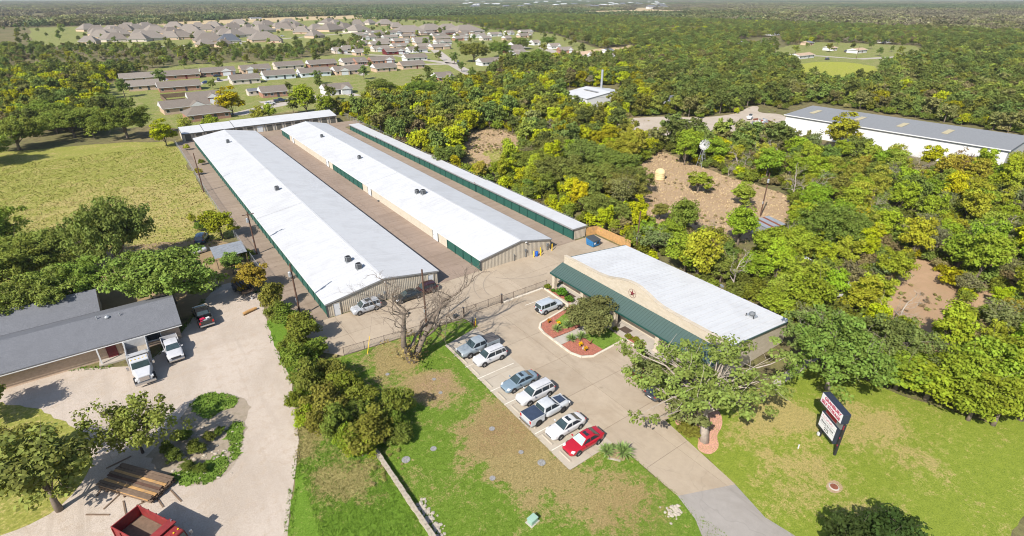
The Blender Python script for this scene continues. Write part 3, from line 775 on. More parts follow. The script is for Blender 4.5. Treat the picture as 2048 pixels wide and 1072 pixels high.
# rooftop air conditioners
def condenser(x, y, z, label, s=1.0):
    t = thing('air_conditioner', label, 'air conditioner', (x, y, z), 0, 'air conditioners on the storage roofs', (s, s, s))
    MB().b(-.5, .5, -.5, .5, -.02, .1).build('base', 'galv', t)
    m = MB(); m.box((0, 0, .52), (.86, .86, .8)); m.build('cabinet', 'grey_metal', t, bevel=.08)
    v = MB()
    for i in range(6):
        for sx, sy in ((1, 0), (-1, 0), (0, 1), (0, -1)):
            v.box((sx * .437, sy * .437, .2 + i * .12), (.02 if sx else .7, .02 if sy else .7, .05))
    v.build('louver', 'black_metal', t)
    g = MB(); g.lathe([(.36, 0), (.36, .05), (.3, .05), (.3, .02)], (0, 0, .91), 16)
    for i in range(6): g.box((0, 0, .965), (.72, .02, .015), math.pi * i / 6)
    g.build('fan_grille', 'black_metal', t)
    return t
zA = lambda x: 2.42 + (3.88 - 2.42) * (x - 17.4) / 9.2 + .05
zB = lambda x: 2.2 + (3.66 - 2.2) * (x - 44) / 8.4 + .05
for x, y, l in ((24.4, 80.2, 'grey rooftop air conditioner, rear one of the pair on the left roof'), (24.8, 76.6, 'grey rooftop air conditioner, front one of the pair on the left roof'),
                (24.6, 125.0, 'single grey air conditioner halfway along the left white roof'), (24.4, 179.5, 'grey air conditioner near the far end of the left roof')):
    condenser(x, y, zA(x), l)
for x, y, l in ((49.7, 105.6, 'grey rooftop air conditioner, left one of the pair on the middle roof'), (50.4, 104.0, 'taller grey air conditioner, right one of the pair on the middle roof'),
                (50.0, 140.6, 'single grey air conditioner halfway along the middle white roof'), (49.9, 171.5, 'grey air conditioner near the far end of the middle roof')):
    condenser(x, y, zB(x), l, .95 if y != 104.0 else 1.1)
# ------------------------------------------------------------------ the office
off = thing('office_building', 'stone-front office with green metal canopy, white ribbed roof and a red star', 'office')
YL, YR = 58.0, 28.0
prof = [(58.0, 5.52), (56.4, 5.52), (50.5, 5.55), (48.6, 5.75), (47.4, 6.05), (45.6, 6.6), (44.2, 6.85), (43.2, 6.9), (42.2, 6.8), (40.8, 6.4), (39.4, 5.9), (38.2, 5.66), (36.4, 5.55), (30, 5.5), (28.0, 5.5)]
m = MB(); m.slab([(52.0, 58.0, .1)] + [(52.0, y, z) for y, z in prof] + [(52.0, 28.0, .1)], (1, 0, 0), .34); m.build('front_wall', 'limestone', off)
for (y0, z0), (y1, z1) in zip(prof, prof[1:]):
    MB().hexa([(51.93, y0, z0 + .003), (51.93, y1 + .004, z1 + .003), (52.47, y1 + .004, z1 + .003), (52.47, y0, z0 + .003), (51.93, y0, z0 + .09), (51.93, y1 + .004, z1 + .09), (52.47, y1 + .004, z1 + .09), (52.47, y0, z0 + .09)]).build('coping', 'limestone', off)
MB().slab([(52.41, YL - .3, .1), (66.0, YL - .3, .1), (66.0, YL - .3, 3.5), (52.41, YL - .3, 4.85)], (0, 1, 0), .28).build('side_wall', 'limestone', off)
MB().slab([(52.41, YR + .02, .1), (66.0, YR + .02, .1), (66.0, YR + .02, 3.5), (52.41, YR + .02, 4.85)], (0, 1, 0), .28).build('side_wall', 'limestone', off)
MB().b(65.8, 66.0, YR + .31, YL - .31, .1, 3.5).build('rear_wall', 'siding', off)
roof_strip(off, 66.35, 3.52, 52.42, 4.93, YR - .1, YL + .1, .92, 'office_roof', rib=.05)
for y in (YR - .16, YL + .16):
    MB().hexa([(66.35, y - .05, 3.4), (52.5, y - .05, 4.8), (52.5, y + .05, 4.8), (66.35, y + .05, 3.4), (66.35, y - .05, 3.6), (52.5, y - .05, 5.0), (52.5, y + .05, 5.0), (66.35, y + .05, 3.6)]).build('rake_trim', 'green_metal', off)
# canopy in standing-seam pans
roof_strip(off, 49.45, 3.16, 51.98, 4.22, YR + .1, YL + .35, .46, 'green_metal', rib=.05, nm='canopy_panel')
MB().b(49.36, 49.44, YR + .1, YL + .35, 2.98, 3.2).build('canopy_fascia', 'green_trim', off)
MB().b(49.46, 51.9, YR + .2, YL + .25, 2.9, 2.96).build('canopy_ceiling', 'white_paint', off)
MB().slab([(49.5, YL + .3, 3.0), (51.95, YL + .3, 3.0), (51.95, YL + .3, 4.15), (49.5, YL + .3, 3.14)], (0, 1, 0), .04).build('canopy_end', 'limestone', off)
for y in (57.9, 51.2, 44.4, 36.6, 29.0):
    c = MB().b(49.75, 50.35, y - .3, y + .3, .2, 2.89).build('column', 'limestone', off, bevel=.03)
    MB().b(49.66, 50.44, y - .39, y + .39, .2, .5).build('column_base', 'limestone', c, bevel=.02)
for y, w_ in ((55.4, 2.0), (52.8, 1.6), (48.0, 2.0), (41.8, 2.6), (38.8, 1.6), (33.6, 2.2), (31, 1.8)):
    wdw = MB().b(51.93, 51.99, y - w_ / 2, y + w_ / 2, .9, 2.3).build('window', 'white_paint', off)
    MB().b(51.90, 51.925, y - w_ / 2 + .08, y + w_ / 2 - .08, .98, 2.22).build('pane', 'glass', wdw)
for y in (50.2, 45.8, 36.0):
    d = MB().b(51.92, 51.99, y - .5, y + .5, .21, 2.4).build('door', 'dark_trim', off)
    MB().b(51.88, 51.915, y - .38, y + .38, .5, 2.25).build('pane', 'glass', d)
# star in a ring on the parapet
st = thing('metal_star', 'dark red metal star in a ring on the stone parapet', 'star', (51.93, 43.35, 5.4))
sm = MB(); pts = []
for i in range(10):
    a = math.pi / 2 + i * math.pi / 5; r_ = .56 if i % 2 == 0 else .2
    pts.append((-.02, r_ * math.cos(a), r_ * math.sin(a)))
sm.add(pts + [(-.16, 0, 0)], [(i, (i + 1) % 10, 10) for i in range(10)]); sm.build('star', 'barn_red', st)
rg = MB(); rg.tube([(-.03, .66 * math.cos(i * math.pi / 12), .66 * math.sin(i * math.pi / 12)) for i in range(25)], .016, 5, False); rg.build('ring', 'barn_red', st)
# roof vent cluster and small things on the office
vt = thing('roof_vent', 'small dark exhaust fan on the white office roof', 'roof vent', (62.3, 31.2, 3.98))
MB().b(-.45, .45, -.6, .6, 0, .22).build('kerb_box', 'galv', vt); MB().lathe([(.3, .22), (.42, .4), (.4, .55), (.15, .72)], n=12).build('hood', 'grey_metal', vt)
for dx, dy in ((-.6, .5), (-.55, -.55), (.62, 0)): MB().cyl((dx, dy, 0), .06, .5, 6).build('pipe', 'black_metal', vt)
dsh = thing('satellite_dish', 'small grey satellite dish on the rear eave of the office roof', 'satellite dish', (65.9, 38.5, 3.6))
MB().cyl((0, 0, 0), .03, .6, 6).build('mast', 'grey_metal', dsh)
MB().lathe([(.02, .0), (.2, .04), (.36, .13)], n=14).build('dish', 'grey_metal', dsh).matrix_local = Matrix.Translation((0, 0, .6)) @ Matrix.Rotation(R(65), 4, 'Y')
for y, l in ((54.6, 'brown doormat at the left office entrance'), (42.6, 'dark doormat at the right office entrance')):
    tag(MB().b(49.9, 51.2, y - .75, y + .75, .21, .225).build('door_mat', 'brown_metal'), l, 'doormat')

# ------------------------------------------------------------------ fences
MATS['wire'] = mat('wire', (.16, .14, .13), .6, .2, 3, metal=.3)
def link_fence(label, pts, h, rail='brown_metal', cell=.22, sp=3.0, wire=.010, wm='wire', bottom=True, group=None):
    root = thing('chain_link_fence', label, 'fence', (0, 0, 0), 0, group)
    for i in range(len(pts) - 1):
        a = Vector((*pts[i], .06)); b = Vector((*pts[i + 1], .06)); L = (b - a).length; n = max(1, round(L / sp))
        u = (b - a).normalized(); nr = Vector((-u.y, u.x, 0))
        for j in range(n + (1 if i == len(pts) - 2 else 0)):
            p = a.lerp(b, j / n); MB().tube([p - Vector((0, 0, .1)), p + Vector((0, 0, h + .06))], .036, 6).build('post', rail, root)
        for j in range(n):
            p, q = a.lerp(b, j / n), a.lerp(b, (j + 1) / n)
            MB().tube([p + Vector((0, 0, h)), q + Vector((0, 0, h))], .024, 5).build('top_rail', rail, root)
            if bottom: MB().tube([p + Vector((0, 0, .08)), q + Vector((0, 0, .08))], .02, 5).build('bottom_rail', rail, root)
            W = (q - p).length; m = MB(); k = -h
            while k < W:
                for sgn in (1, -1):
                    s0, z0, s1, z1 = k, 0, k + h, h
                    if s0 < 0: z0 = -s0; s0 = 0
                    if s1 > W: z1 = h - (s1 - W); s1 = W
                    if sgn < 0: z0, z1 = h - z0, h - z1
                    A = p + u * s0 + Vector((0, 0, z0)); B = p + u * s1 + Vector((0, 0, z1))
                    t = Vector((0, 0, wire))
                    m.quad(A - t, B - t, B + t, A + t)
                k += cell
            o = m.build('wire_mesh', wm, root); o['kind'] = 'stuff'
    return root
f1 = link_fence('low dark fence between the lawn and the storage yard, left of the gate', [(15.9, 60.3), (21.4, 59.75), (27.9, 59.1), (33.6, 59.0)], 1.25, sp=2.9)
f2 = link_fence('low dark fence from the gate to the office porch', [(40.7, 59.3), (49.6, 59.3)], 1.25, sp=2.3)
gt = link_fence('wide dark sliding gate standing across the lot entrance', [(33.9, 59.55), (40.5, 59.55)], 1.3, sp=2.2)
gt.name = 'sliding_gate'; gt['category'] = 'gate'
for x, l in ((33.75, 'thick dark gate post at the lawn corner'), (40.6, 'brown gate post beside the parking kerb')):
    g = thing('gate_post', l, 'gate post', (x, 59.25, 0)); MB().b(-.1, .1, -.1, .1, 0, 1.65).build('post', 'brown_metal', g, bevel=.02); MB().b(-.13, .13, -.13, .13, 1.65, 1.72).build('cap', 'dark_trim', g)
op = thing('gate_operator', 'dark gate motor box beside the fence at the gate', 'gate motor', (32.6, 59.75, .06))
MB().b(-.35, .35, -.25, .25, 0, .62).build('housing', 'dark_trim', op, bevel=.05); MB().b(-.45, .45, -.3, .3, -.05, .02).build('pad', 'sidewalk', op)
link_fence('tall galvanised chain-link fence along the left edge of the storage site', [(12.4, 203), (12.35, 171), (12.1, 134), (12.3, 111), (12.6, 88)], 1.8, 'galv', .3, 3.2, .012, 'galv', False)
link_fence('chain-link fence behind the narrow storage row in the thicket', [(72.5, 214), (71.5, 196), (70.5, 150), (70.5, 76)], 1.8, 'galv', .4, 4.0, .012, 'galv', False)
# cedar fence near the dumpster
cf = thing('wooden_fence', 'bright orange cedar privacy fence behind the blue dumpster', 'fence')
cpts = [(69.2, 71.2), (71.6, 70.6), (71.6, 61.5)]
for (x0, y0), (x1, y1) in zip(cpts, cpts[1:]):
    L = math.hypot(x1 - x0, y1 - y0); rz = math.atan2(y1 - y0, x1 - x0); n = int(L / .145)
    for i in range(n):
        t = (i + .5) / n; h = 1.8 + random.uniform(-.015, .015)
        MB().box((x0 + (x1 - x0) * t, y0 + (y1 - y0) * t, h / 2 + .03), (.138, .022, h), rz).build('picket', 'cedar', cf)
    nx, ny = math.sin(rz), -math.cos(rz)
    for z in (.4, 1.4): MB().box(((x0 + x1) / 2 - nx * .05, (y0 + y1) / 2 - ny * .05, z), (L, .05, .09), rz).build('rail', 'cedar', cf)
# dumpster
du = thing('dumpster', 'blue steel dumpster with dark lid and round white label', 'dumpster', (67.2, 67.0, .07), R(2))
m = MB(); m.hexa([(-.85, -.9, .12), (.85, -.9, .12), (.85, .9, .12), (-.85, .9, .12), (-1.0, -1.0, 1.25), (1.0, -1.0, 1.25), (1.0, 1.0, 1.55), (-1.0, 1.0, 1.55)]); m.build('bin', 'dumpster_blue', du, bevel=.03)
m = MB(); m.hexa([(-1.03, -1.06, 1.26), (1.03, -1.06, 1.26), (1.03, 1.03, 1.56), (-1.03, 1.03, 1.56), (-1.03, -1.06, 1.34), (1.03, -1.06, 1.34), (1.03, 1.03, 1.64), (-1.03, 1.03, 1.64)]); m.build('lid', 'dark_trim', du, bevel=.02)
for s in (-1, 1): MB().b(s * .97 - .06, s * .97 + .06, -.6, .6, .7, .88).build('fork_pocket', 'dumpster_blue', du)
MB().b(-.5, .15, -1.0, -.93, .5, .95).build('side_door', 'black_metal', du).location = (.5, 0, .1)
lb = MB(); lb.add([(-.5 + .24 * math.cos(i * math.pi / 10), -.985, .8 + .2 * math.sin(i * math.pi / 10)) for i in range(20)], [tuple(range(20))]); lb.build('label_plate', 'sign_white', du)
for sx in (-.7, .7):
    for sy in (-.7, .7): MB().tube([(sx - .04, sy, .07), (sx + .04, sy, .07)], .07, 8).build('caster', 'black_metal', du)
# bollards and barrel
def bollard(x, y, label, h=1.15, nm='bollard'):
    b = thing(nm, label, 'bollard', (x, y, .06), 0, 'yellow bollards'); MB().cyl((0, 0, 0), .085, h, 10).build('post', 'yellow', b); MB().lathe([(.085, 0), (.06, .05), (.0, .07)], (0, 0, h), 10).build('cap', 'yellow', b)
bollard(54.75, 69.4, 'yellow bollard left of the blue barrel')
bollard(56.2, 69.15, 'short yellow bollard just right of the blue barrel')
bollard(56.75, 70.0, 'yellow bollard behind the blue barrel, nearest the ribbed wall')
bollard(59.3, 69.7, 'yellow bollard standing alone at the corner of the middle building', 1.35)
bollard(34.0, 56.35, 'yellow bollard at the lawn corner by the keypad', 1.05)
ba = thing('barrel', 'blue plastic barrel between yellow bollards', 'barrel', (55.5, 69.5, .06))
MB().lathe([(.27, 0), (.3, .08), (.29, .28), (.31, .31), (.29, .34), (.29, .58), (.31, .61), (.29, .64), (.3, .82), (.26, .9), (.24, .88)], n=16).build('body', 'blue_plastic', ba, smooth=True)
kp = thing('keypad_post', 'dark keypad post beside the yellow bollard at the lawn corner', 'keypad', (33.6, 56.5, .06))
MB().b(-.05, .05, -.05, .05, 0, 1.1).build('post', 'black_metal', kp); MB().b(-.12, .12, -.14, .06, 1.0, 1.38).build('keypad_box', 'dark_trim', kp, bevel=.02); MB().b(-.05, .05, -.5, -.4, 0, .9).build('post', 'barn_red', kp)

# ------------------------------------------------------------------ roadside sign
def text_mesh(txt, size, m, bold=.0):
    cu = bpy.data.curves.new('txt', 'FONT'); cu.body = txt; cu.size = size; cu.align_x = 'CENTER'; cu.align_y = 'CENTER'; cu.extrude = .006; cu.offset = bold; cu.resolution_u = 3
    o = bpy.data.objects.new('txt', cu); COL.objects.link(o)
    dg = bpy.context.evaluated_depsgraph_get(); dg.update()
    me = bpy.data.meshes.new_from_object(o.evaluated_get(dg))
    bpy.data.objects.remove(o); bpy.data.curves.remove(cu)
    me.materials.clear(); me.materials.append(MATS[m]); return me
sL = Vector((52.49, 16.04, 0)); sR = Vector((51.05, 13.76, 0)); su = (sR - sL).normalized()
sg = thing('road_sign', 'tall two-post sign reading GRANBURY SELF STORAGE with red display and message board', 'sign', sL, math.atan2(su.y, su.x))
# local: +x along the face (left post at 0), face looks along -y
W = 2.69
for x, l in ((0, 'L'), (W, 'R')): MB().b(x - .09, x + .09, -.02, .2, -.3, 4.1).build('post', 'black_metal', sg)
hd = MB().b(-1.0, 2.6, -.35, .45, 4.08, 5.3).build('cabinet', 'sign_blue', sg, bevel=.02)
MB().b(-.93, 2.53, -.375, -.352, 4.14, 5.24).build('face', 'sign_white', hd)
def letters(txt, cx, cz, size, m, parent, y, bold=.0, sx=1.0):
    o = put('lettering', text_mesh(txt, size, m, bold), parent)
    o.location = (cx, y, cz); o.rotation_euler = (R(90), 0, 0); o.scale = (sx, 1, 1)
letters('GRANBURY', .95, 4.97, .52, 'sign_red', hd, -.385, .018, 1.0)
letters('SELF STORAGE', .8, 4.43, .50, 'sign_red', hd, -.385, .018, .93)
ld = MB().b(-.05, 2.5, -.12, .3, 3.3, 4.07).build('display_case', 'grey_metal', sg)
MB().b(.0, 1.78, -.14, -.121, 3.42, 3.95).build('display', 'led_red', ld)
ms = MB().b(-.42, 2.35, -.2, .4, 1.2, 3.25).build('message_cabinet', 'sign_blue', sg, bevel=.02)
MB().b(-.36, 2.16, -.225, -.202, 1.42, 3.16).build('message_board', 'sign_white', ms)
for z in (2.58, 2.02): MB().b(-.36, 2.16, -.237, -.228, z - .012, z + .012).build('letter_rail', 'grey_metal', ms)
sq = MB(); x = -.1
for j in range(11):
    sq.tube([(x + .16 * j + .05 * math.sin(t * 1.3), -.236, 2.86 + .11 * math.sin(t * 2.1 + j) + (.1 if j % 3 == 0 else 0)) for t in (0, .6, 1.2, 1.8, 2.4)], .014, 4)
sq.build('script_lettering', 'sign_red', ms)
letters('Beauty by Que', .9, 2.3, .34, 'dark_trim', ms, -.236, .004)
letters('212', .95, 1.73, .46, 'black_metal', ms, -.236, .012)
for z in (3.9, 3.6, 2.4, 1.4): MB().b(W + .0, W + .1, -.05, -.03, z - .1, z + .1).build('reflector', 'sign_red', sg)
MB().b(-.16, .1, -.2, -.03, .15, .5).build('junction_box', 'white_paint', sg, bevel=.01)

# ------------------------------------------------------------------ small things on the lawns
ub = thing('utility_box', 'pale green utility pedestal on the lawn at the bottom edge', 'utility box', (*P2(1065, 1044), .02), R(8))
MATS['pale_green'] = mat('pale_green', (.28, .42, .33), .55, .08, 3)
MB().b(-.42, .42, -.3, .3, 0, .5).build('housing', 'pale_green', ub, bevel=.06); MB().b(-.45, .45, -.33, .33, .5, .56).build('lid', 'pale_green', ub, bevel=.02); MB().b(-.55, .55, -.42, .42, -.03, .03).build('pad', 'sidewalk', ub)
MATS['cover_grey'] = mat('cover_grey', (.24, .235, .225), .9, .35, 6)
for i, (x, y, r_, l) in enumerate(((984, 858, .32, 'grey round cover at the top of the brown lawn patch'), (1083, 926, .42, 'large grey round cover below the white sedan'), (1042, 905, .27, 'grey round cover between white sedan and brown grass'),
                             (985, 957, .3, 'grey round cover low in the brown grass'), (867, 898, .33, 'grey round cover on green grass left of the brown patch'), (812, 920, .45, 'wide grey round cover nearest the stone wall'),
                             (881, 786, .24, 'small cover on the lawn below the bare tree'), (868, 759, .24, 'small cover just under the bare tree'), (775, 749, .26, 'small cover in the bare earth patch'))):
    cv = thing('septic_cover', l, 'cover', (*P2(x, y), .02), 0, 'round covers in the lawn')
    MB().lathe([(r_, 0), (r_, .06), (r_ * .86, .075), (r_ * .84, .06)], n=14).build('rim', 'cover_grey', cv); MB().lathe([(r_ * .8, .05), (r_ * .3, .09)], n=10).build('lid', 'cover_grey', cv)
sheet('bare_earth', smooth_poly(pxs([(1650, 976), (1657, 963), (1672, 960), (1686, 972), (1684, 984), (1666, 988)]), 1), .024, 'dirt', .3, .15, 81)
mh = thing('manhole', 'rusty manhole with concrete collar in the right lawn', 'manhole', (*P2(1668, 974), .02))
MB().lathe([(.48, 0), (.46, .03), (.38, .05)], n=18).build('collar', 'sidewalk', mh); MB().lathe([(.36, .05), (.34, .085)], n=16).build('cover', 'rust', mh)
mk = thing('marker_post', 'short white marker post in the right lawn', 'marker', (*P2(1596, 897), .0)); MB().cyl((0, 0, 0), .06, .5, 8).build('post', 'white_paint', mk); MB().lathe([(.07, 0), (.03, .06)], (0, 0, .5), 8).build('cap', 'white_paint', mk)
gw = thing('guy_wire_guard', 'slanted yellow guy-wire guard by the fence', 'guy guard', (*P2(735, 708), 0)); MB().tube([(0, 0, 0), (.95, 1.0, 1.9)], .045, 6).build('guard', 'yellow', gw); MB().tube([(.95, 1.0, 1.9), (4.2, 4.4, 8.6)], .008, 4).build('wire', 'wire', gw)
# stones: low wall on the property line, rubble beside it, a patch near the drive
MATS['stone'] = mat('stone', (.36, .31, .25), .95, .25, 2.5, bump=.02, dirt=(.27, .23, .18))
MATS['pale_stone'] = mat('pale_stone', (.40, .35, .285), .95, .2, 2.5, bump=.02)
def rock(r_, seed, m='stone', flat=.7):
    rr = random.Random(seed); bm = bmesh.new(); bmesh.ops.create_icosphere(bm, subdivisions=1, radius=r_)
    for v in bm.verts: v.co *= rr.uniform(.72, 1.18); v.co.z *= flat; v.co.x *= 1.2
    me = bpy.data.meshes.new('rock'); bm.to_mesh(me); bm.free(); me.materials.append(MATS[m]); return me
sw = thing('stone_wall', 'low weathered stone wall running down the lawn to the bottom edge', 'wall')
blk = []
for s in range(6):
    rr = random.Random(s + 40); mb = MB(); q = lambda a: a + rr.uniform(-.035, .035)
    mb.hexa([(q(-.26), q(-.17), 0), (q(.26), q(-.17), 0), (q(.26), q(.17), 0), (q(-.26), q(.17), 0), (q(-.25), q(-.16), .2), (q(.25), q(-.16), .21), (q(.25), q(.16), .2), (q(-.25), q(.16), .19)]); blk.append(mb.mesh('stone', 'stone'))
wa, wb = Vector((12.55, 41.5, 0)), Vector((12.75, 16.0, 0))
n = 46
for c in range(3):
    for i in range(n):
        p = wa.lerp(wb, (i + (.5 if c % 2 else 0)) / n)
        put('stone', blk[(i * 7 + c * 3) % 6], sw, (p.x + random.uniform(-.03, .03), p.y, .02 + c * .2), math.pi / 2 + random.uniform(-.06, .06))
RK = [rock(.2, i, 'pale_stone' if i % 2 else 'stone') for i in range(6)]
def rubble(label, pts, r0, r1, nm='rubble'):
    t = MB(); me_all = bmesh.new()
    for (x, y) in pts:
        k = random.choice(RK); s = random.uniform(r0, r1) / .2
        mt = Matrix.Translation((x, y, .02)) @ Matrix.Rotation(random.uniform(0, 6), 4, 'Z') @ Matrix.Scale(s, 4)
        b2 = bmesh.new(); b2.from_mesh(k); b2.transform(mt)
        tmp = bpy.data.meshes.new('t'); b2.to_mesh(tmp); b2.free(); me_all.from_mesh(tmp); bpy.data.meshes.remove(tmp)
    me = bpy.data.meshes.new(nm); me_all.to_mesh(me); me_all.free(); me.materials.append(MATS['pale_stone'])
    o = put(nm, me); o['kind'] = 'stuff'; tag(o, label, 'rubble'); return o
rubble('pale loose stones piled along the low stone wall', [(13.35 + random.gauss(0, .28), random.uniform(20, 33.8)) for _ in range(240)], .07, .24)
c0 = P2(1348, 1022); rubble('patch of broken pale rock in the lawn beside the drive', [(c0[0] + random.gauss(0, .5), c0[1] + random.gauss(0, .4)) for _ in range(60)], .05, .2)

ic = P2(400, 900); rubble('scattered pale stones on the shaded gravel island', [(ic[0] + random.gauss(0, 1.5), ic[1] + random.gauss(0, 2.2)) for _ in range(110)], .05, .2)
# ------------------------------------------------------------------ utility poles
def pole(x, y, h, label, arm=True, can=False, lean=0.0, group=None):
    t = thing('utility_pole', label, 'utility pole', (x, y, 0), 0, group); MB().tube([(0, 0, -.3), (lean, 0, h)], [.16, .11], 8).build('pole', 'pole_wood', t)
    if arm:
        MB().box((lean, -.1, h - .5), (2.0, .1, .12)).build('crossarm', 'pole_wood', t)
        for s in (-.9, -.45, .45, .9): MB().cyl((lean + s, -.1, h - .43), .04, .14, 6).build('insulator', 'galv', t)
    if can:
        for s in (-.32,): c = MB().lathe([(.2, 0), (.22, .05), (.22, .7), (.12, .8)], (lean + s, -.2, h - 1.9), 12).build('transformer', 'galv', t)
    MB().b(lean * .6 - .2, lean * .6 - .13, -.12, .12, h * .3, h * .36).build('meter_box', 'galv', t)
pole(11.9, 145.4, 9.6, 'bare brown utility pole at the meadow edge by the far left aisle', False)
pole(14.0, 100.3, 8.4, 'utility pole with transformer beside the grey metal carport', True, True)
pole(14.1, 73.6, 8.8, 'utility pole with transformer at the front left corner of the storage building', False, True)
pole(27.8, 59.6, 9.6, 'tall brown utility pole just behind the bare tree', False, False)
pole(107.3, 57.0, 9.6, 'tall wooden pole with a white lamp in the dirt yard', False, True)
pole(71.9, 60.3, 8.0, 'slim dark pole at the end of the cedar fence', False)
for px_, py_, h in ((922, 32, 30), (992, 56, 11), (1024, 58, 11), (1296, 140, 10), (1712, 118, 9), (1434, 45, 10), (330, 42, 12), (375, 26, 22)):
    x, y = P2(px_, py_); pole(x, y, h, 'distant utility pole rising above the far trees', True, group='distant utility poles')
# ------------------------------------------------------------------ house on the left
def window(parent, x0, x1, y, z0, z1, ny=-1, fr='white_paint'):
    w_ = MB().b(x0, x1, y, y + ny * .05, z0, z1).build('window', fr, parent)
    MB().b(x0 + .07, x1 - .07, y + ny * .053, y + ny * .07, z0 + .07, z1 - .07).build('pane', 'glass', w_)
    MB().b(x0 - .06, x1 + .06, y + ny * .002, y + ny * .1, z0 - .09, z0 - .003).build('sill', fr, w_)
hs = thing('house', 'low brick house with grey shingle roof at the left edge beside the trucks', 'house', (0, 0, 0))
MB().b(-24, -1.0, 77.6, 86.4, 0, 2.55).build('wall', 'tan_brick', hs)
def gable_x(root, x0, x1, y0, y1, ze, zr, m, th=.12, nm='roof', ov=.0, rows=0):
    ym = (y0 + y1) / 2
    for ya, sgn in ((y0, 1), (y1, -1)):
        MB().hexa([(x0, ya, ze), (x1, ya, ze), (x1, ym + sgn * -.001, zr), (x0, ym + sgn * -.001, zr), (x0, ya, ze + th), (x1, ya, ze + th), (x1, ym + sgn * -.001, zr + th), (x0, ym + sgn * -.001, zr + th)]).build(nm, m, root)
gable_x(hs, -24.6, -.55, 76.7, 87.2, 2.5, 4.3, 'shingle_grey', .14)
gable_x(hs, -24.6, -.55, 76.64, 76.7, 2.35, 2.36, 'white_paint', .1, 'fascia')
MB().slab([(-1.02, 77.6, 2.56), (-1.02, 86.4, 2.56), (-1.02, 82, 4.05)], (1, 0, 0), .1).build('gable_wall', 'pale_brick', hs)
window(hs, -4.9, -3.2, 77.6, .9, 2.2); window(hs, -6.6, -5.2, 77.6, .9, 2.2)
MB().b(-9.4, -8.3, 77.52, 77.598, .05, 2.1).build('door', 'barn_red', hs)
MB().b(-10.5, -7.2, 76.2, 77.59, .0, .22).build('porch_step', 'sidewalk', hs)
for x in (-10.2, -7.4): MB().b(x - .08, x + .08, 76.5, 76.66, .22, 2.4).build('porch_post', 'white_paint', hs)
MB().cyl((-9.5, 81.4, 4.1), .07, .6, 8).build('vent_pipe', 'galv', hs); MB().cyl((-7.0, 81.0, 4.0), .07, .55, 8).build('vent_pipe', 'galv', hs); MB().lathe([(.18, 0), (.3, .1), (.3, .25), (.1, .4)], (-8.4, 81.2, 4.1), 10).build('roof_turbine', 'galv', hs)
gable_x(hs, -24, -9.5, 87.3, 96, 2.5, 4.1, 'shingle_grey', .14); MB().b(-23.6, -9.9, 87.3, 95.4, 0, 2.5).build('wall', 'tan_brick', hs)
# carport, sheds
cp = thing('carport', 'pale corrugated metal carport by the left fence', 'carport', (9.5, 99.5, 0))
for i in range(10):
    mm = corrugated(-2.6 + i * .52, -2.09 + i * .52, 4.6, 4.6, 0, 1, .17, .04); o = mm.build('roof_sheet', 'galv', cp); o.matrix_local = Matrix.Translation((0, -2.3, 2.3)) @ Matrix.Rotation(R(-84), 4, 'X')
for sx in (-2.4, 2.4):
    for sy in (-2.1, 2.1): MB().b(sx - .06, sx + .06, sy - .06, sy + .06, 0, 2.25 + .1 * sy).build('post', 'old_wood', cp)
ss = thing('shed', 'small shed of alternating rust and silver metal sheets with silver roof', 'shed', (99.2, 50.6, 0), R(-6))
for i in range(8):
    MB().b(-2.4 + i * .6, -1.805 + i * .6, -1.62, -1.5, 0, 2.3).build('wall_sheet', 'rust' if i % 2 == 0 else 'galv', ss)
    MB().hexa([(-2.6 + i * .65, -1.9, 2.33), (-1.955 + i * .65, -1.9, 2.33), (-1.955 + i * .65, 2.2, 2.75), (-2.6 + i * .65, 2.2, 2.75), (-2.6 + i * .65, -1.9, 2.37), (-1.955 + i * .65, -1.9, 2.37), (-1.955 + i * .65, 2.2, 2.79), (-2.6 + i * .65, 2.2, 2.79)]).build('roof_sheet', 'rust' if i in (2, 5) else 'galv', ss)
for s in (-2.4, 2.4): MB().b(s - .05, s + .05, -1.5, 2.0, 0, 2.35).build('side_wall', 'galv', ss)
MB().b(-2.34, 2.34, 1.95, 2.0, 0, 2.7).build('rear_wall', 'rust', ss)
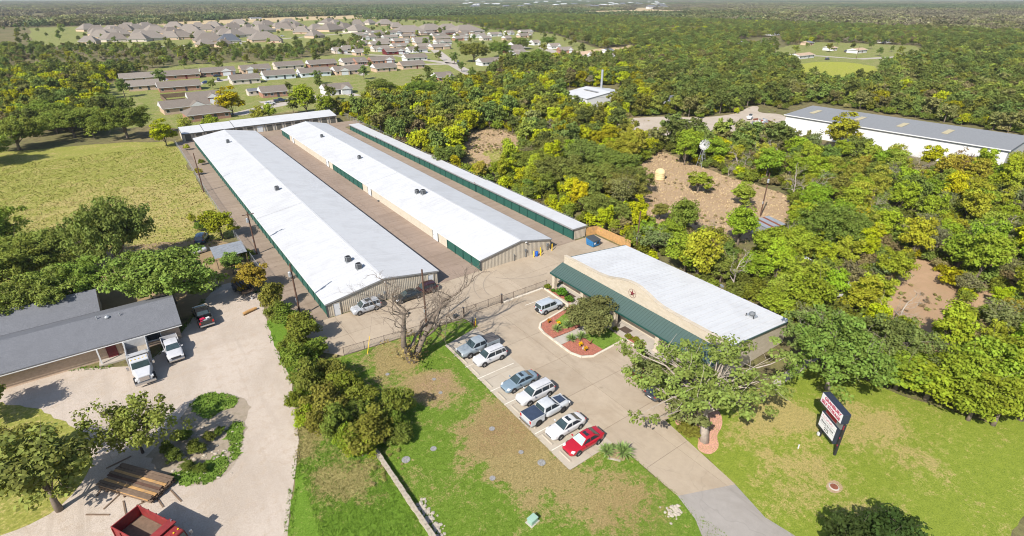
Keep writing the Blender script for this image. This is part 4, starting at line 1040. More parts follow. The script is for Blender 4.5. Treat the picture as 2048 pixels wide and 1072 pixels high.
def gable_bldg(name, label, cat, cx, cy, L, D, h, rh, rz, wm, rm, group=None, hip=0.0, wins=3, door=True, garage=False, ov=.45, seed=0, chimney=False, ell=0):
    rr = random.Random(seed); t = thing(name, label, cat, (cx, cy, 0), rz, group)
    MB().b(-L / 2, L / 2, -D / 2, D / 2, 0, h).build('wall', wm, t)
    a, b = L / 2 + ov, D / 2 + ov; x = a - hip
    e = h - .05; r_ = MB()
    vs = [(-a, -b, e), (a, -b, e), (a, b, e), (-a, b, e), (-x, 0, h + rh), (x, 0, h + rh)]
    r_.add(vs, [(0, 1, 5, 4), (2, 3, 4, 5), (1, 2, 5), (3, 0, 4), (3, 2, 1, 0)]); ro = r_.build('roof', rm, t)
    if hip < .3:
        for s in (-1, 1): MB().slab([(s * (a + .004), -b * .98, e + .03), (s * (a + .004), b * .98, e + .03), (s * (a + .004), 0, h + rh - .06)], (s, 0, 0), .03).build('gable_board', 'white_paint' if rr.random() < .6 else wm, t)
    if chimney: MB().b(L * .2, L * .2 + .9, -.2, .5, h, h + rh + .9).build('chimney', wm, ro)
    MB().b(-a, a, -b - .05, -b - .003, e - .14, e + .03).build('fascia', 'white_paint', t)
    xs = np.linspace(-L / 2 + 1.4, L / 2 - 1.4, wins + (1 if door else 0) + (1 if garage else 0)); dk = len(xs) // 2
    for i, xx in enumerate(xs):
        if garage and i == len(xs) - 1: MB().b(xx - 1.3, xx + 1.1, -D / 2 - .05, -D / 2 - .003, 0, 2.1).build('garage_door', 'white_door', t)
        elif door and i == dk: MB().b(xx - .5, xx + .5, -D / 2 - .05, -D / 2 - .003, .05, 2.05).build('door', 'barn_red' if rr.random() < .3 else 'dark_trim', t)
        else:
            w_ = MB().b(xx - .65, xx + .65, -D / 2 - .04, -D / 2 - .003, .85, 2.0).build('window', 'white_paint', t); MB().b(xx - .55, xx + .55, -D / 2 - .06, -D / 2 - .042, .95, 1.9).build('pane', 'glass', w_)
    if ell:     # a front-facing cross gable
        gx = ell * L * .22; gw, gd = L * .17, D / 2 + 1.6
        MB().b(gx - gw, gx + gw, -gd, -D / 2 - .06, 0, h).build('wing_wall', wm, t)
        r2 = MB(); k2 = rh * .8
        r2.add([(gx - gw - .3, -gd - .3, e), (gx + gw + .3, -gd - .3, e), (gx, -gd - .3, h + k2), (gx - gw - .3, 0, e), (gx + gw + .3, 0, e), (gx, 0, h + k2)], [(0, 2, 5, 3), (1, 4, 5, 2), (0, 1, 2), (3, 5, 4), (0, 3, 4, 1)]); r2.build('wing_roof', rm, t)
        MB().slab([(gx - gw - .2, -gd - .304, e + .05), (gx + gw + .2, -gd - .304, e + .05), (gx, -gd - .304, h + k2 - .1)], (0, -1, 0), .03).build('gable_board', 'white_paint', t)
        MB().b(gx - gw * .7, gx + gw * .7, -gd - .05, -gd - .003, .05, 2.1).build('garage_door', 'white_door' if garage else wm, t)
    return t
# white gabled building with a stack, and the long grey-roofed building
wb_ = thing('metal_building', 'white metal building with a low gable roof half hidden by trees', 'building', (176, 179, 0), R(-6))
MB().b(-13, 13, -9, 9, 0, 4.2).build('wall', 'white_paint', wb_)
for s in (-1, 1):
    for i in range(9):
        y0, y1 = -9.3 + i * 2.07, -9.3 + (i + 1) * 2.07 - .01
        MB().hexa([(s * 13.4, y0, 4.15), (0.0, y0, 6.0), (0.0, y1, 6.0), (s * 13.4, y1, 4.15), (s * 13.4, y0, 4.25), (0.0, y0, 6.1), (0.0, y1, 6.1), (s * 13.4, y1, 4.25)]).build('roof_panel', 'white_roof', wb_)
MB().slab([(-13, -9.01, 4.2), (13, -9.01, 4.2), (0, -9.01, 5.95)], (0, -1, 0), .05).build('gable_wall', 'white_paint', wb_)
MB().cyl((6.2, 6.0, 4.0), .5, 8.8, 14).build('stack', 'galv', wb_); MB().lathe([(.5, 0), (.62, .1), (.58, .3), (.15, .5)], (6.2, 6, 12.8), 14).build('stack_cap', 'galv', wb_)
MB().b(-5, -3.6, -5, 4.5, 5.62, 5.75).build('ridge_vent', 'grey_trim', wb_)
gb = thing('metal_building', 'long white building with flat grey roof and pale skylight panels', 'building', (198, 72, 0), R(2))
MB().b(-9, 10, -34, 27, 0, 6.0).build('wall', 'white_paint', gb)
for i in range(12):
    y0 = -34.5 + i * 5.17
    MB().hexa([(-9.5, y0, 6.02), (10.5, y0, 6.9), (10.5, y0 + 5.16, 6.9), (-9.5, y0 + 5.16, 6.02), (-9.5, y0, 6.14), (10.5, y0, 7.02), (10.5, y0 + 5.16, 7.02), (-9.5, y0 + 5.16, 6.14)]).build('roof_panel', 'shingle_grey' if 0 else 'grey_trim', gb)
MB().b(-9.62, -9.505, -34.5, 27.6, 5.9, 6.18).build('eave_trim', 'white_paint', gb)
MATS['skylight'] = mat('skylight', (.42, .36, .22), .5, .1, 1)
for y in (21, 6.5, -6, -18): MB().hexa([(-2, y, 6.6), (4, y, 6.86), (4, y + 1.6, 6.86), (-2, y + 1.6, 6.6), (-2, y, 6.52), (4, y, 6.78), (4, y + 1.6, 6.78), (-2, y + 1.6, 6.52)]).build('skylight', 'skylight', gb)
for i in range(14): MB().b(-9.06, -9.003, -33 + i * 4.3, -33 + i * 4.3 + .12, .02, 5.88).build('wall_rib', 'white_paint', gb)
# ------------------------------------------------------------------ suburb houses
c1 = lambda x, y: (220 + .2637 * x, .2637 * y)
c2 = lambda x, y: (720 + .2734 * x, .2734 * y)
c3 = lambda x, y: (1270 + .2734 * x, .2734 * y)
WM = {'r': 'red_brick', 't': 'tan_brick', 'p': 'pale_brick', 'w': 'white_paint', 'b': 'blue_siding', 'R': 'barn_red'}
WN = {'r': 'red brick', 't': 'tan brick', 'p': 'pale brick', 'w': 'white', 'b': 'pale blue', 'R': 'dark red'}
RM = {'b': 'shingle_brown', 't': 'shingle_taupe', 'd': 'shingle_dark', 'g': 'shingle_grey', 'n': 'shingle_tan'}
RN = {'b': 'brown', 't': 'taupe', 'd': 'dark', 'g': 'grey', 'n': 'tan'}
HOUSES = []
def house(cf, xl, xr, yb, wm, rm, hip=False, rz=0.0, D=9.0, rh=2.3, garage=False, ell=0, label=None, group=None):
    px0, py0 = cf(xl, yb); px1, _ = cf(xr, yb)
    c = P((px0 + px1) / 2, py0 - 1); dp = depth_of(c.x, c.y)
    L = max(7.5, .70 * (px1 - px0) * dp / FPX / .81)
    if hip: L *= 1.35; D = L * .8
    ang = rz + random.uniform(-.03, .03)
    # the measured point is the near long wall; step back half the depth
    cx, cy = c.x - math.sin(ang) * D / 2, c.y + math.cos(ang) * D / 2
    HOUSES.append((cx, cy, L, D, ang))
    i = len(HOUSES)
    if garage and dp < 520:
        gxx = L * .34; dv = Matrix.Rotation(ang, 4, 'Z'); qd = [(cx, cy) for _ in range(4)]; qd = [tuple((Vector((cx, cy, 0)) + dv @ Vector(v)).xy) for v in ((gxx - 2.4, -D / 2 - .05, 0), (gxx + 2.4, -D / 2 - .05, 0), (gxx + 2.8, -D / 2 - 9, 0), (gxx - 2.8, -D / 2 - 9, 0))]
        sheet('driveway', qd, .038, 'street')
    gable_bldg('house', label, 'house', cx, cy, L, D, 2.75 if hip else 2.5, min(7.0, D * .40) if hip else rh, ang, WM[wm], RM[rm], group, (D * .42 if hip else 0.0), 2 if dp > 420 else 3, True, garage, .5, i, hip and i % 2 == 0, ell)
G1 = 'duplex houses of the near suburb'; G2 = 'hip-roofed houses of the far suburb'
near = [(380, 700, 697, 'r', 'b', 0, 'red brick duplex with long brown roof beside the white boat-like tarp'), (395, 690, 605, 'r', 'b', 0, 'red brick house behind the parked cars at the street end'), (700, 965, 580, 'r', 'b', 1, 'brick house with white garage left of the double-gabled one'),
        (925, 1155, 640, 'p', 'b', 0, 'pale duplex with a dark porch directly above the yellow tree'), (1000, 1235, 558, 't', 'b', -1, 'tan brick house with two front gables at the street'), (1255, 1490, 530, 'p', 'b', 0, 'pale brick house with a low garage wing'),
        (1170, 1425, 605, 'b', 'b', 0, 'pale blue house with long brown roof, left of its twin'), (1440, 1695, 585, 'b', 'b', 0, 'pale blue house with long brown roof, right of its twin'), (1505, 1740, 515, 'r', 'b', 0, 'red brick house with long roof in the second row'),
        (1700, 1950, 568, 't', 'b', -1, 'orange brick house at the right end of the green lawn'), (1760, 1970, 498, 'p', 'b', 1, 'pale house with small cross gable near the oak'), (1155, 1360, 740, 'r', 'b', 0, 'dark brick house half hidden by the light green tree'),
        (1630, 1860, 720, 'w', 'b', 1, 'house with white gabled garage behind the light green tree'), (610, 860, 788, 'r', 'b', 1, 'brick house with white gable just left of the yellow tree'), (150, 385, 690, 't', 't', 0, 'tan house with dark gable end at the left of the suburb'),
        (95, 360, 628, 't', 't', 0, 'tan house behind the dark-gabled one at the left')]
for xl, xr, yb, wm, rm, el, lb in near: house(c1, xl, xr, yb, wm, rm, label=lb, ell=el, garage=el != 0)
gable_bldg('house', 'large house with long grey-brown roof right behind the back storage row', 'house', *P2(372, 222), 17, 10, 2.6, 2.3, R(4), 'tan_brick', 'shingle_brown', None, 0, 3, True, False, .5, 91, False, 1); HOUSES.append((*P2(372, 222), 17, 10, 0))
gable_bldg('house', 'house with grey hip roof partly hidden by shrubs behind the back row', 'house', *P2(415, 236), 15, 10, 2.6, 2.2, R(4), 'red_brick', 'shingle_brown', None, 4, 3, True, False, .5, 92, False, 0); HOUSES.append((*P2(415, 236), 15, 10, 0))
gable_bldg('shed', 'small pale shed with grey roof beside the yellow tree', 'shed', *P2(508, 190), 5.5, 4, 2.2, 1, R(3), 'pale_brick', 'shingle_grey', None, 0, 2, False, False, .2, 93); HOUSES.append((*P2(508, 190), 6, 5, 0))
for xl, xr, yb, wm, rm, el, lb in [(75, 275, 470, 'r', 'b', 1, 'brick house with white garage beside the dark oak'), (105, 290, 528, 't', 'b', 0, 'tan brick house on the green lawn, left of its neighbour'), (295, 500, 508, 't', 'b', 0, 'tan brick house on the green lawn, right of its neighbour'), (-10, 50, 482, 'r', 'b', 0, 'brick house left of the white-garage one'), (-40, 48, 540, 'r', 'b', 0, 'brick house at the lower left of the suburb rows'),
        (325, 515, 450, 'w', 'b', 0, 'white house with dark porch at the street corner'), (180, 350, 402, 'R', 'b', 1, 'dark red house in the middle of the suburb'), (350, 515, 388, 'w', 'b', -1, 'white and blue house right of the dark red one'), (560, 705, 600, 'r', 'b', 1, 'brick house at the street end, nearest the thicket'), (1065, 1170, 392, 'R', 'b', 0, 'dark red house between the two big oaks'), (870, 1070, 482, 'w', 'b', 1, 'white-gabled house beside the street and big oaks')]:
    house(c2, xl, xr, yb, wm, rm, label=lb, ell=el, garage=el != 0)
rest = [(95, 235, 382, 'p'), (75, 235, 345, 't'), (240, 385, 320, 'r'), (235, 380, 362, 't'), (390, 530, 312, 't'), (515, 690, 365, 't'), (550, 690, 330, 'w'), (540, 680, 300, 't'), (690, 810, 300, 'r'), (820, 940, 280, 'w'), (890, 975, 300, 'p'), (945, 1060, 270, 'w'), (1070, 1140, 258, 'w'), (1140, 1220, 430, 't'), (1265, 1330, 335, 'w'), (0, 60, 340, 't'), (-120, -20, 380, 'p'), (-30, 40, 410, 't'), (-190, -80, 395, 'p'), (1060, 1120, 300, 't'), (1180, 1240, 320, 'w')]
for i, (xl, xr, yb, wm) in enumerate(rest):
    g = 'small %s houses in the back rows of the suburb' % WN[wm]
    house(c2, xl, xr, yb, wm, 't', label='small %s house with taupe roof in the back suburb rows' % WN[wm], group=g, ell=(i % 3) - 1, garage=i % 2 == 0)
for i, (xl, xr, yb, wm, lb) in enumerate([(1390, 1480, 362, 'w', 'first house of the row right of the street, farthest back'), (1460, 1570, 392, 'r', 'brick house second from the back in the row right of the street'), (1555, 1720, 432, 'r', 'orange-brown roofed house with white gable in the row right of the street'), (1690, 1800, 438, 'w', 'house with white gables near the end of the right street row'), (1780, 1880, 448, 'w', 'nearest house of the right street row beside the shed'), (1370, 1470, 462, 'p', 'low house with grey roof left of the right street')]):
    house(c2, xl, xr, yb, wm, 't' if i != 2 else 'n', label=lb, ell=1, garage=True, rz=R(-12))
r8 = random.Random(31); ex = list(rest)
for _ in range(600):
    q = (r8.uniform(0, 1230), r8.uniform(250, 440))
    if q[1] > 300 + q[0] * .14 or (560 < q[0] < 800 and q[1] > 370) or (700 < q[0] < 1110 and q[1] > 300): continue
    if all(abs(q[0] - (a[0] + a[1]) / 2) > 118 or abs(q[1] - a[2]) > 17 for a in ex) and len(ex) < 52:
        ex.append((q[0] - 62, q[0] + 62, q[1], 'x')); wm = r8.choice('tprw'); house(c2, q[0] - 62, q[0] + 62, q[1], wm, r8.choice('tb'), label='small %s house with taupe roof in the back suburb rows' % WN[wm], group='small %s houses in the back rows of the suburb' % WN[wm], ell=r8.choice((-1, 0, 1)), garage=r8.random() < .5)
hipl = [(0, 120, 322), (240, 420, 312), (60, 160, 282), (320, 430, 250), (440, 550, 272), (560, 680, 272), (690, 780, 242), (805, 910, 265), (980, 1150, 282), (1100, 1280, 322), (1135, 1265, 250), (1260, 1330, 218), (1310, 1420, 222), (1410, 1520, 232), (1540, 1640, 242), (1620, 1700, 218), (1650, 1810, 242), (1700, 1800, 202), (1540, 1640, 292), (700, 800, 362), (850, 940, 360), (1860, 2010, 250), (1830, 1920, 202), (1960, 2030, 190), (920, 1000, 222), (1040, 1130, 240), (180, 280, 242), (-140, -20, 300), (-60, 60, 260), (1200, 1290, 330), (1400, 1500, 262), (1080, 1150, 205), (640, 720, 222), (-220, -120, 340)]
GH = 'grey hip-roofed houses of the far suburb'
r9 = random.Random(12)
for _ in range(400):
    q = (r9.uniform(-150, 2050), r9.uniform(185, 335))
    if q[1] > 345 - q[0] * .055 or q[1] < 235 - q[0] * .03 - 10: continue
    if all(abs(q[0] - (a + b) / 2) > 75 or abs(q[1] - c) > 14 for a, b, c in hipl) and len(hipl) < 62: hipl.append((q[0] - 55, q[0] + 55, q[1]))
for xl, xr, yb in hipl: house(c1, xl, xr, yb, random.choice('ttp'), random.choice('ttb'), True, random.choice((0, .5, -.4, .25)), label='brick house with steep grey hip roof among its like in the far suburb', group=GH)
house(c1, 680, 860, 332, 't', 'b', True, label='hip-roofed house with the large reddish brown roof in the far suburb'); house(c1, 860, 985, 334, 'p', 'd', True, label='far hip-roofed house with the slate-blue dark roof')
for xl, xr, yb in [(285, 480, 252), (470, 640, 236), (590, 735, 236), (150, 250, 192), (240, 320, 215)]: house(c2, xl, xr, yb, 't', 't', True, random.uniform(-.2, .2), label='brick house with steep grey hip roof among its like in the far suburb', group=GH)
house(c2, 715, 915, 247, 'p', 't', True, label='large pale hip-roofed house at the right end of the far suburb row')
# scattered far buildings
for cf, xl, xr, yb, wm, rm, lb in [(c3, 1140, 1370, 432, 'w', 'n', 'white house with wide tan roof at the far right street'), (c3, 1580, 1740, 392, 'w', 'n', 'long white house with reddish tan roof at the far right'), (c3, 900, 1000, 345, 'w', 'g', 'white cottage among the far right trees'), (c3, 790, 850, 335, 'w', 'g', 'small white hut left of the white cottage'), (c3, 1255, 1325, 335, 't', 'g', 'grey-roofed house right of the dense green trees'), (c3, 1815, 1900, 318, 'w', 'g', 'far white house at the right edge'), (c3, 975, 1090, 262, 'w', 'g', 'far barn with a light blue-grey roof'), (c3, 235, 350, 780, 'w', 'g', 'white shack half hidden beside the gravel lot'), (c3, 1430, 1490, 375, 'w', 'n', 'small white house left of the long one at far right'), (c1, 1065, 1155, 150, 'w', 'g', 'bright white barn in the far field'), (c1, 1930, 1990, 115, 'w', 'g', 'white barn with fence at the far field edge'), (c2, 245, 315, 108, 'w', 'g', 'far flat white building behind the oaks'), (c2, 1550, 1660, 100, 'w', 'g', 'long far grey building in the tan field'), (c2, 1400, 1460, 105, 'w', 'g', 'small far building left of the long grey one'), (c2, 1815, 1860, 398, 'w', 'g', 'small tan shed behind the right street row'), (c3, 560, 660, 78, 'w', 'g', 'far row of white trailers in the woods'), (c3, 260, 330, 90, 'w', 'g', 'far white house in the pale field'), (c3, 170, 220, 92, 'b', 'g', 'far blue-roofed shed in the pale field')]:
    house(cf, xl, xr, yb, wm, rm, label=lb, rh=1.3)
rr = random.Random(5)
for i in range(46):
    px_, py_ = rr.uniform(930, 1330), rr.uniform(4, 14) if i % 3 else rr.uniform(9, 18)
    x, y = P2(px_, py_); t = thing('house', 'tiny white-roofed house in the farthest town strip', 'house', (x, y, 0), rr.uniform(-.6, .6), 'far houses near the horizon')
    s = 2.2; MB().b(-8 * s, 8 * s, -5 * s, 5 * s, 0, 4 * s).build('wall', 'white_paint', t); MB().add([(-9 * s, -6 * s, 4 * s), (9 * s, -6 * s, 4 * s), (9 * s, 6 * s, 4 * s), (-9 * s, 6 * s, 4 * s), (-6 * s, 0, 6 * s), (6 * s, 0, 6 * s)], [(0, 1, 5, 4), (2, 3, 4, 5), (1, 2, 5), (3, 0, 4)]).build('roof', 'white_roof' if i % 3 else 'shingle_grey', t)
bf = thing('wooden_fence', 'dark plank privacy fence behind the near suburb house', 'fence')
for a, b in ((P2(322, 197), P2(378, 192)), (P2(322, 197), P2(335, 208)), (P2(335, 208), P2(372, 204))):
    n = 22
    for i in range(n):
        t = (i + .5) / n; L = math.hypot(b[0] - a[0], b[1] - a[1])
        MB().box((a[0] + (b[0] - a[0]) * t, a[1] + (b[1] - a[1]) * t, .95), (L / n - .02, .05, 1.9), math.atan2(b[1] - a[1], b[0] - a[0])).build('plank', 'old_wood', bf)
# white sheds glimpsed in the right thicket
for (px_, py_, L, D, lb) in ((1590, 545, 5, 3.2, 'pale curved-roof camper hidden in the right thicket'), (1652, 592, 7, 3, 'white flat trailer roof glimpsed between the right trees')):
    x, y = P2(px_, py_); t = thing('trailer', lb, 'trailer', (x, y, 0), R(-25)); MB().b(-L / 2, L / 2, -D / 2, D / 2, .4, 2.5).build('body', 'white_paint', t, bevel=.4)
    for s in (-1, 1): MB().tube([(0, s * (D / 2 - .2), .35), (0, s * (D / 2 + .02), .35)], .35, 12).build('wheel', 'black_metal', t)
    MB().b(-1, 1, -D / 2 - .03, -D / 2 - .002, 1.2, 2.0).build('window', 'glass', t)
# windmill and cistern
wx, wy = P2(1401, 334)
wmn = thing('windmill', 'old metal farm windmill with white bladed wheel and tail', 'windmill', (wx, wy, 0))
for sx in (-1, 1):
    for sy in (-1, 1): MB().tube([(sx * .9, sy * .9, 0), (sx * .12, sy * .12, 6.2)], .05, 5).build('leg', 'galv', wmn)
for z in (1.2, 2.4, 3.6, 4.8):
    q = .9 - .78 * z / 6.2
    for a, b in (((-q, -q), (q, -q)), ((q, -q), (q, q)), ((q, q), (-q, q)), ((-q, q), (-q, -q))): MB().tube([(*a, z), (*b, z)], .025, 4).build('brace', 'galv', wmn)
wl = MB(); wl.tube([(-.0, -.55, 6.4), (0, -.3, 6.4)], .16, 10); hub = wl.build('hub', 'galv', wmn)
blm = MB()
blm.add([(-.06, 0, .35), (.06, .03, .35), (.15, .1, 1.45), (-.12, -.02, 1.45)], [(0, 1, 2, 3)]); blade = blm.mesh('blade', 'white_paint')
for i in range(18):
    o = put('blade', blade, wmn); o.matrix_local = Matrix.Rotation(R(-35), 4, 'Z') @ Matrix.Translation((0, -.5, 6.4)) @ Matrix.Rotation(i * math.pi / 9, 4, 'Y')
rgm = MB(); rgm.tube([(1.15 * math.cos(i * math.pi / 12), 0, 1.15 * math.sin(i * math.pi / 12)) for i in range(25)], .025, 4, False); o = rgm.build('rim', 'galv', wmn); o.matrix_local = Matrix.Rotation(R(-35), 4, 'Z') @ Matrix.Translation((0, -.5, 6.4))
tl = MB(); tl.box((0, .8, 6.4), (.05, 1.4, .06)); tl.slab([(0, 1.3, 6.2), (0, 2.3, 5.95), (0, 2.3, 6.95), (0, 1.3, 6.65)], (1, 0, 0), .03); o = tl.build('tail', 'white_paint', wmn); o.rotation_euler = (0, 0, R(-80))
MATS['cistern'] = mat('cistern', (.62, .48, .26), .8, .1, 2, dirt=(.5, .38, .2))
ct = thing('cistern', 'ribbed yellow-beige domed tank in the dirt yard', 'tank', (*P2(1319, 358), 0))
MB().lathe([(1.3, 0), (1.36, .12), (1.3, .3), (1.3, .6), (1.38, .72), (1.3, .86), (1.3, 1.2), (1.38, 1.32), (1.3, 1.46), (1.32, 1.75)], n=24).build('tank_wall', 'cistern', ct)
MB().lathe([(1.4, 1.76), (1.4, 1.86), (1.2, 2.3), (.8, 2.65), (.35, 2.82), (.05, 2.86)], n=24).build('dome', 'cistern', ct, smooth=True)
# ------------------------------------------------------------------ vehicles
MATS['tyre'] = mat('tyre', (.022, .022, .023), .85, .2, 4)
MATS['rim'] = mat('rim', (.42, .43, .45), .3, .1, 4, metal=.7)
MATS['dark_rim'] = mat('dark_rim', (.04, .04, .045), .4, .1, 4)
MATS['head_lamp'] = mat('head_lamp', (.62, .64, .66), .12, .1, 4, spec=.6)
MATS['tail_lamp'] = mat('tail_lamp', (.40, .012, .012), .2, .1, 4, spec=.6)
MATS['plastic'] = mat('plastic', (.035, .035, .038), .6, .2, 4)
MATS['windshield'] = mat('windshield', (.035, .055, .06), .06, .25, 1.5, spec=.8)
MATS['sunshade'] = mat('sunshade', (.36, .50, .47), .2, .15, 2, spec=.6)
MATS['chrome'] = mat('chrome', (.55, .55, .56), .2, .1, 3, metal=.9)
MATS['tonneau'] = mat('tonneau', (.035, .05, .085), .55, .15, 2)
MATS['tonneau_grey'] = mat('tonneau_grey', (.09, .085, .085), .7, .15, 2)
MATS['bed_liner'] = mat('bed_liner', (.11, .105, .10), .8, .25, 2)
WHEELS = {}
def wheel_meshes(r, wd, rm):
    k = (round(r, 2), round(wd, 2), rm)
    if k not in WHEELS:
        a = MB(); n = 20; pr = [(r * .66, -wd / 2), (r * .92, -wd / 2), (r, -wd * .3), (r, wd * .3), (r * .92, wd / 2), (r * .66, wd / 2)]
        for rr_, y in pr:
            for i in range(n): q = 2 * math.pi * i / n; a.v.append((rr_ * math.cos(q), y, rr_ * math.sin(q)))
        for j in range(len(pr) - 1):
            for i in range(n): a.f.append((j * n + i, j * n + (i + 1) % n, (j + 1) * n + (i + 1) % n, (j + 1) * n + i)); a.mi.append(0)
        b = MB()
        b.tube([(0, -wd * .40, 0), (0, wd * .40, 0)], r * .65, 18)
        c = MB()
        for i in range(5):
            q = i * 2 * math.pi / 5
            for s in (-1, 1):
                ca, sa = math.cos(q), math.sin(q); t = r * .09; L = r * .62; y0, y1 = s * wd * .40, s * wd * .47
                c.hexa([(-sa * t, y0, ca * t), (sa * t, y0, -ca * t), (ca * L + sa * t, y0, sa * L - ca * t), (ca * L - sa * t, y0, sa * L + ca * t), (-sa * t, y1, ca * t), (sa * t, y1, -ca * t), (ca * L + sa * t, y1, sa * L - ca * t), (ca * L - sa * t, y1, sa * L + ca * t)])
        WHEELS[k] = (a.mesh('tyre', 'tyre', True), b.mesh('rim', 'plastic' if rm == 'rim' else 'black_metal'), c.mesh('spokes', rm))
    return WHEELS[k]
def add_wheel(t, x, y, r, wd, rm='rim'):
    me = wheel_meshes(r, wd, rm); w_ = put('wheel', me[0], t, (x, y, r)); put('rim', me[1], w_); put('spokes', me[2], w_)
def lerp(a, b, t): return a + (b - a) * t
def interp(tab, x):
    if x >= tab[0][0]: return tab[0][1:]
    for p, q in zip(tab, tab[1:]):
        if q[0] <= x <= p[0]:
            t = (p[0] - x) / (p[0] - q[0]); return tuple(lerp(a, b, t) for a, b in zip(p[1:], q[1:]))
    return tab[-1][1:]
def shell(tab, crown=.03):
    """body shell lofted through stations (x, z_bottom, z_top, half width), front to rear"""
    m = MB(); ring = []
    for x, zb, zt, w_ in tab:
        h = zt - zb
        half = [(0, zb), (w_ * .86, zb), (w_ * .97, zb + h * .16), (w_, zb + h * .48), (w_ * .985, zb + h * .74), (w_ * .93, zb + h * .93), (w_ * .80, zt), (w_ * .4, zt + crown * .8), (0, zt + crown)]
        full = half + [(-y, z) for y, z in half[-2:0:-1]]
        ring.append([(x, y, z) for y, z in full])
    n = len(ring[0])
    for r_ in ring: m.v.extend(r_)
    for i in range(len(ring) - 1):
        for k in range(n): m.f.append((i * n + k, i * n + (k + 1) % n, (i + 1) * n + (k + 1) % n, (i + 1) * n + k)); m.mi.append(0)
    m.f.append(tuple(range(n))); m.mi.append(0); m.f.append(tuple((len(ring) - 1) * n + k for k in range(n))); m.mi.append(0)
    return m
def car(name, label, cat, loc, rz, color, kindc='sedan', paint_name=None, sunroof=False, shade=False, glass='windshield', rails=False, group=None, L=None, bed=None, rim='rim', hood=None, cargo=False):
    pm = paint_name or ('paint_%s' % label.split()[0]); paint(pm, color)
    t = thing(name, label, cat, loc, rz, group)
    if kindc == 'sedan':
        st = [(2.42, .34, .58, .52), (2.36, .25, .66, .70), (2.15, .20, .74, .83), (1.75, .18, .80, .89), (1.2, .18, .87, .91), (.8, .18, .92, .915), (0, .18, .94, .92), (-1.0, .18, .95, .92), (-1.7, .19, .97, .90), (-2.1, .22, .97, .85), (-2.34, .28, .92, .74), (-2.42, .40, .82, .58)]
        g0, g1, g2, g3, zr, wr, belt, wbt = .98, .12, -.98, -1.85, 1.44, .58, .93, .80; wb, r, ww = 1.40, .33, .22
    elif kindc == 'suv':
        st = [(2.33, .36, .66, .58), (2.28, .26, .82, .74), (2.05, .22, .92, .85), (1.5, .20, 1.0, .90), (1.0, .2, 1.05, .915), (0, .2, 1.07, .92), (-1.2, .2, 1.09, .92), (-2.0, .22, 1.10, .90), (-2.28, .3, 1.06, .84), (-2.34, .42, .96, .74)]
        g0, g1, g2, g3, zr, wr, belt, wbt = 1.12, .42, -1.95, -2.27, 1.70, .64, 1.05, .82; wb, r, ww = 1.36, .36, .24
    elif kindc == 'jeep':
        st = [(2.2, .42, .80, .62), (2.16, .34, 1.0, .78), (1.9, .3, 1.05, .85), (1.0, .28, 1.1, .88), (0, .28, 1.12, .89), (-1.2, .28, 1.13, .89), (-2.1, .3, 1.13, .88), (-2.2, .42, 1.05, .82)]
        g0, g1, g2, g3, zr, wr, belt, wbt = .95, .55, -2.02, -2.16, 1.78, .72, 1.09, .82; wb, r, ww = 1.33, .38, .25
    else:   # pickup
        st = [(2.92, .5, .92, .74), (2.86, .4, 1.08, .86), (2.6, .36, 1.14, .95), (1.9, .34, 1.2, .99), (1.3, .34, 1.24, 1.0), (0, .34, 1.25, 1.0), (-.9, .34, 1.25, 1.0)]
        g0, g1, g2, g3, zr, wr, belt, wbt = 1.42, .72, -.72, -.92, 1.86, .74, 1.22, .88; wb, r, ww = 1.80, .41, .27
    S_ = (L / (st[0][0] - st[-1][0])) if L and kindc != 'pickup' else 1.0
    body = shell(st).build('body', pm, t, smooth=True, sub=1); 
    # greenhouse: pillars and roof
    gm = MB(); sec = [(g0, belt - .03, wbt * .97), (g1, zr - .05, wr * .97), (lerp(g1, g2, .15), zr, wr), (lerp(g1, g2, .55), zr + .015, wr), (g2, zr - .03, wr * .97), (g3, belt - .03, wbt * .96)]
    rings = []
    for x, z, w_ in sec:
        if z < belt: rings.append([(x, w_, z - .05), (x, w_, z), (x, 0, z + .01), (x, -w_, z), (x, -w_, z - .05)])
        else: rings.append([(x, wbt, belt - .08), (x, w_, z - .02), (x, 0, z + .035), (x, -w_, z - .02), (x, -wbt, belt - .08)])
    n = 5
    for q in rings: gm.v.extend(q)
    for i in range(len(rings) - 1):
        for k in range(n - 1): gm.f.append((i * n + k, i * n + k + 1, (i + 1) * n + k + 1, (i + 1) * n + k)); gm.mi.append(0)
    gm.build('cabin', pm, t, bevel=.06, smooth=False)
    def on_side(x, z, s):
        f = (z - (belt - .08)) / (zr - .02 - (belt - .08)); return (x, s * (lerp(wbt, wr, f) + .012), z)
    zb_, zt_ = belt + .05, zr - .13
    xf = lambda z: lerp(g0, g1, (z - belt) / (zr - .05 - belt)) - .12
    xb = lambda z: lerp(g3, g2, (z - belt) / (zr - .05 - belt)) + .12
    mid = lerp(g1, g2, .42)
    cuts = [(None, mid + .05), (mid - .05, None)] if kindc in ('sedan', 'pickup') else [(None, mid + .2), (mid + .1, lerp(mid, g2, .62)), (lerp(mid, g2, .62) - .1, None)]
    for s in (-1, 1):
        for a, b in cuts:
            x0b, x0t = (xf(zb_), xf(zt_)) if a is None else (a, a); x1b, x1t = (xb(zb_), xb(zt_)) if b is None else (b, b)
            MB().slab([on_side(x0b, zb_, s), on_side(x1b, zb_, s), on_side(x1t, zt_, s), on_side(x0t, zt_, s)], (0, s, .3), .008).build('side_window', 'glass', t)
    def screen(xa, za, wa, xb_, zb2, wb2, nm, mt):
        d = Vector((xb_ - xa, 0, zb2 - za)); nr = Vector((d.z, 0, -d.x)); nr = nr if nr.z > 0 else -nr; nr.normalize(); o = nr * .022
        MB().slab([Vector((xa, wa, za)) + o, Vector((xa, -wa, za)) + o, Vector((xb_, -wb2, zb2)) + o, Vector((xb_, wb2, zb2)) + o], nr, .008).build(nm, mt, t)
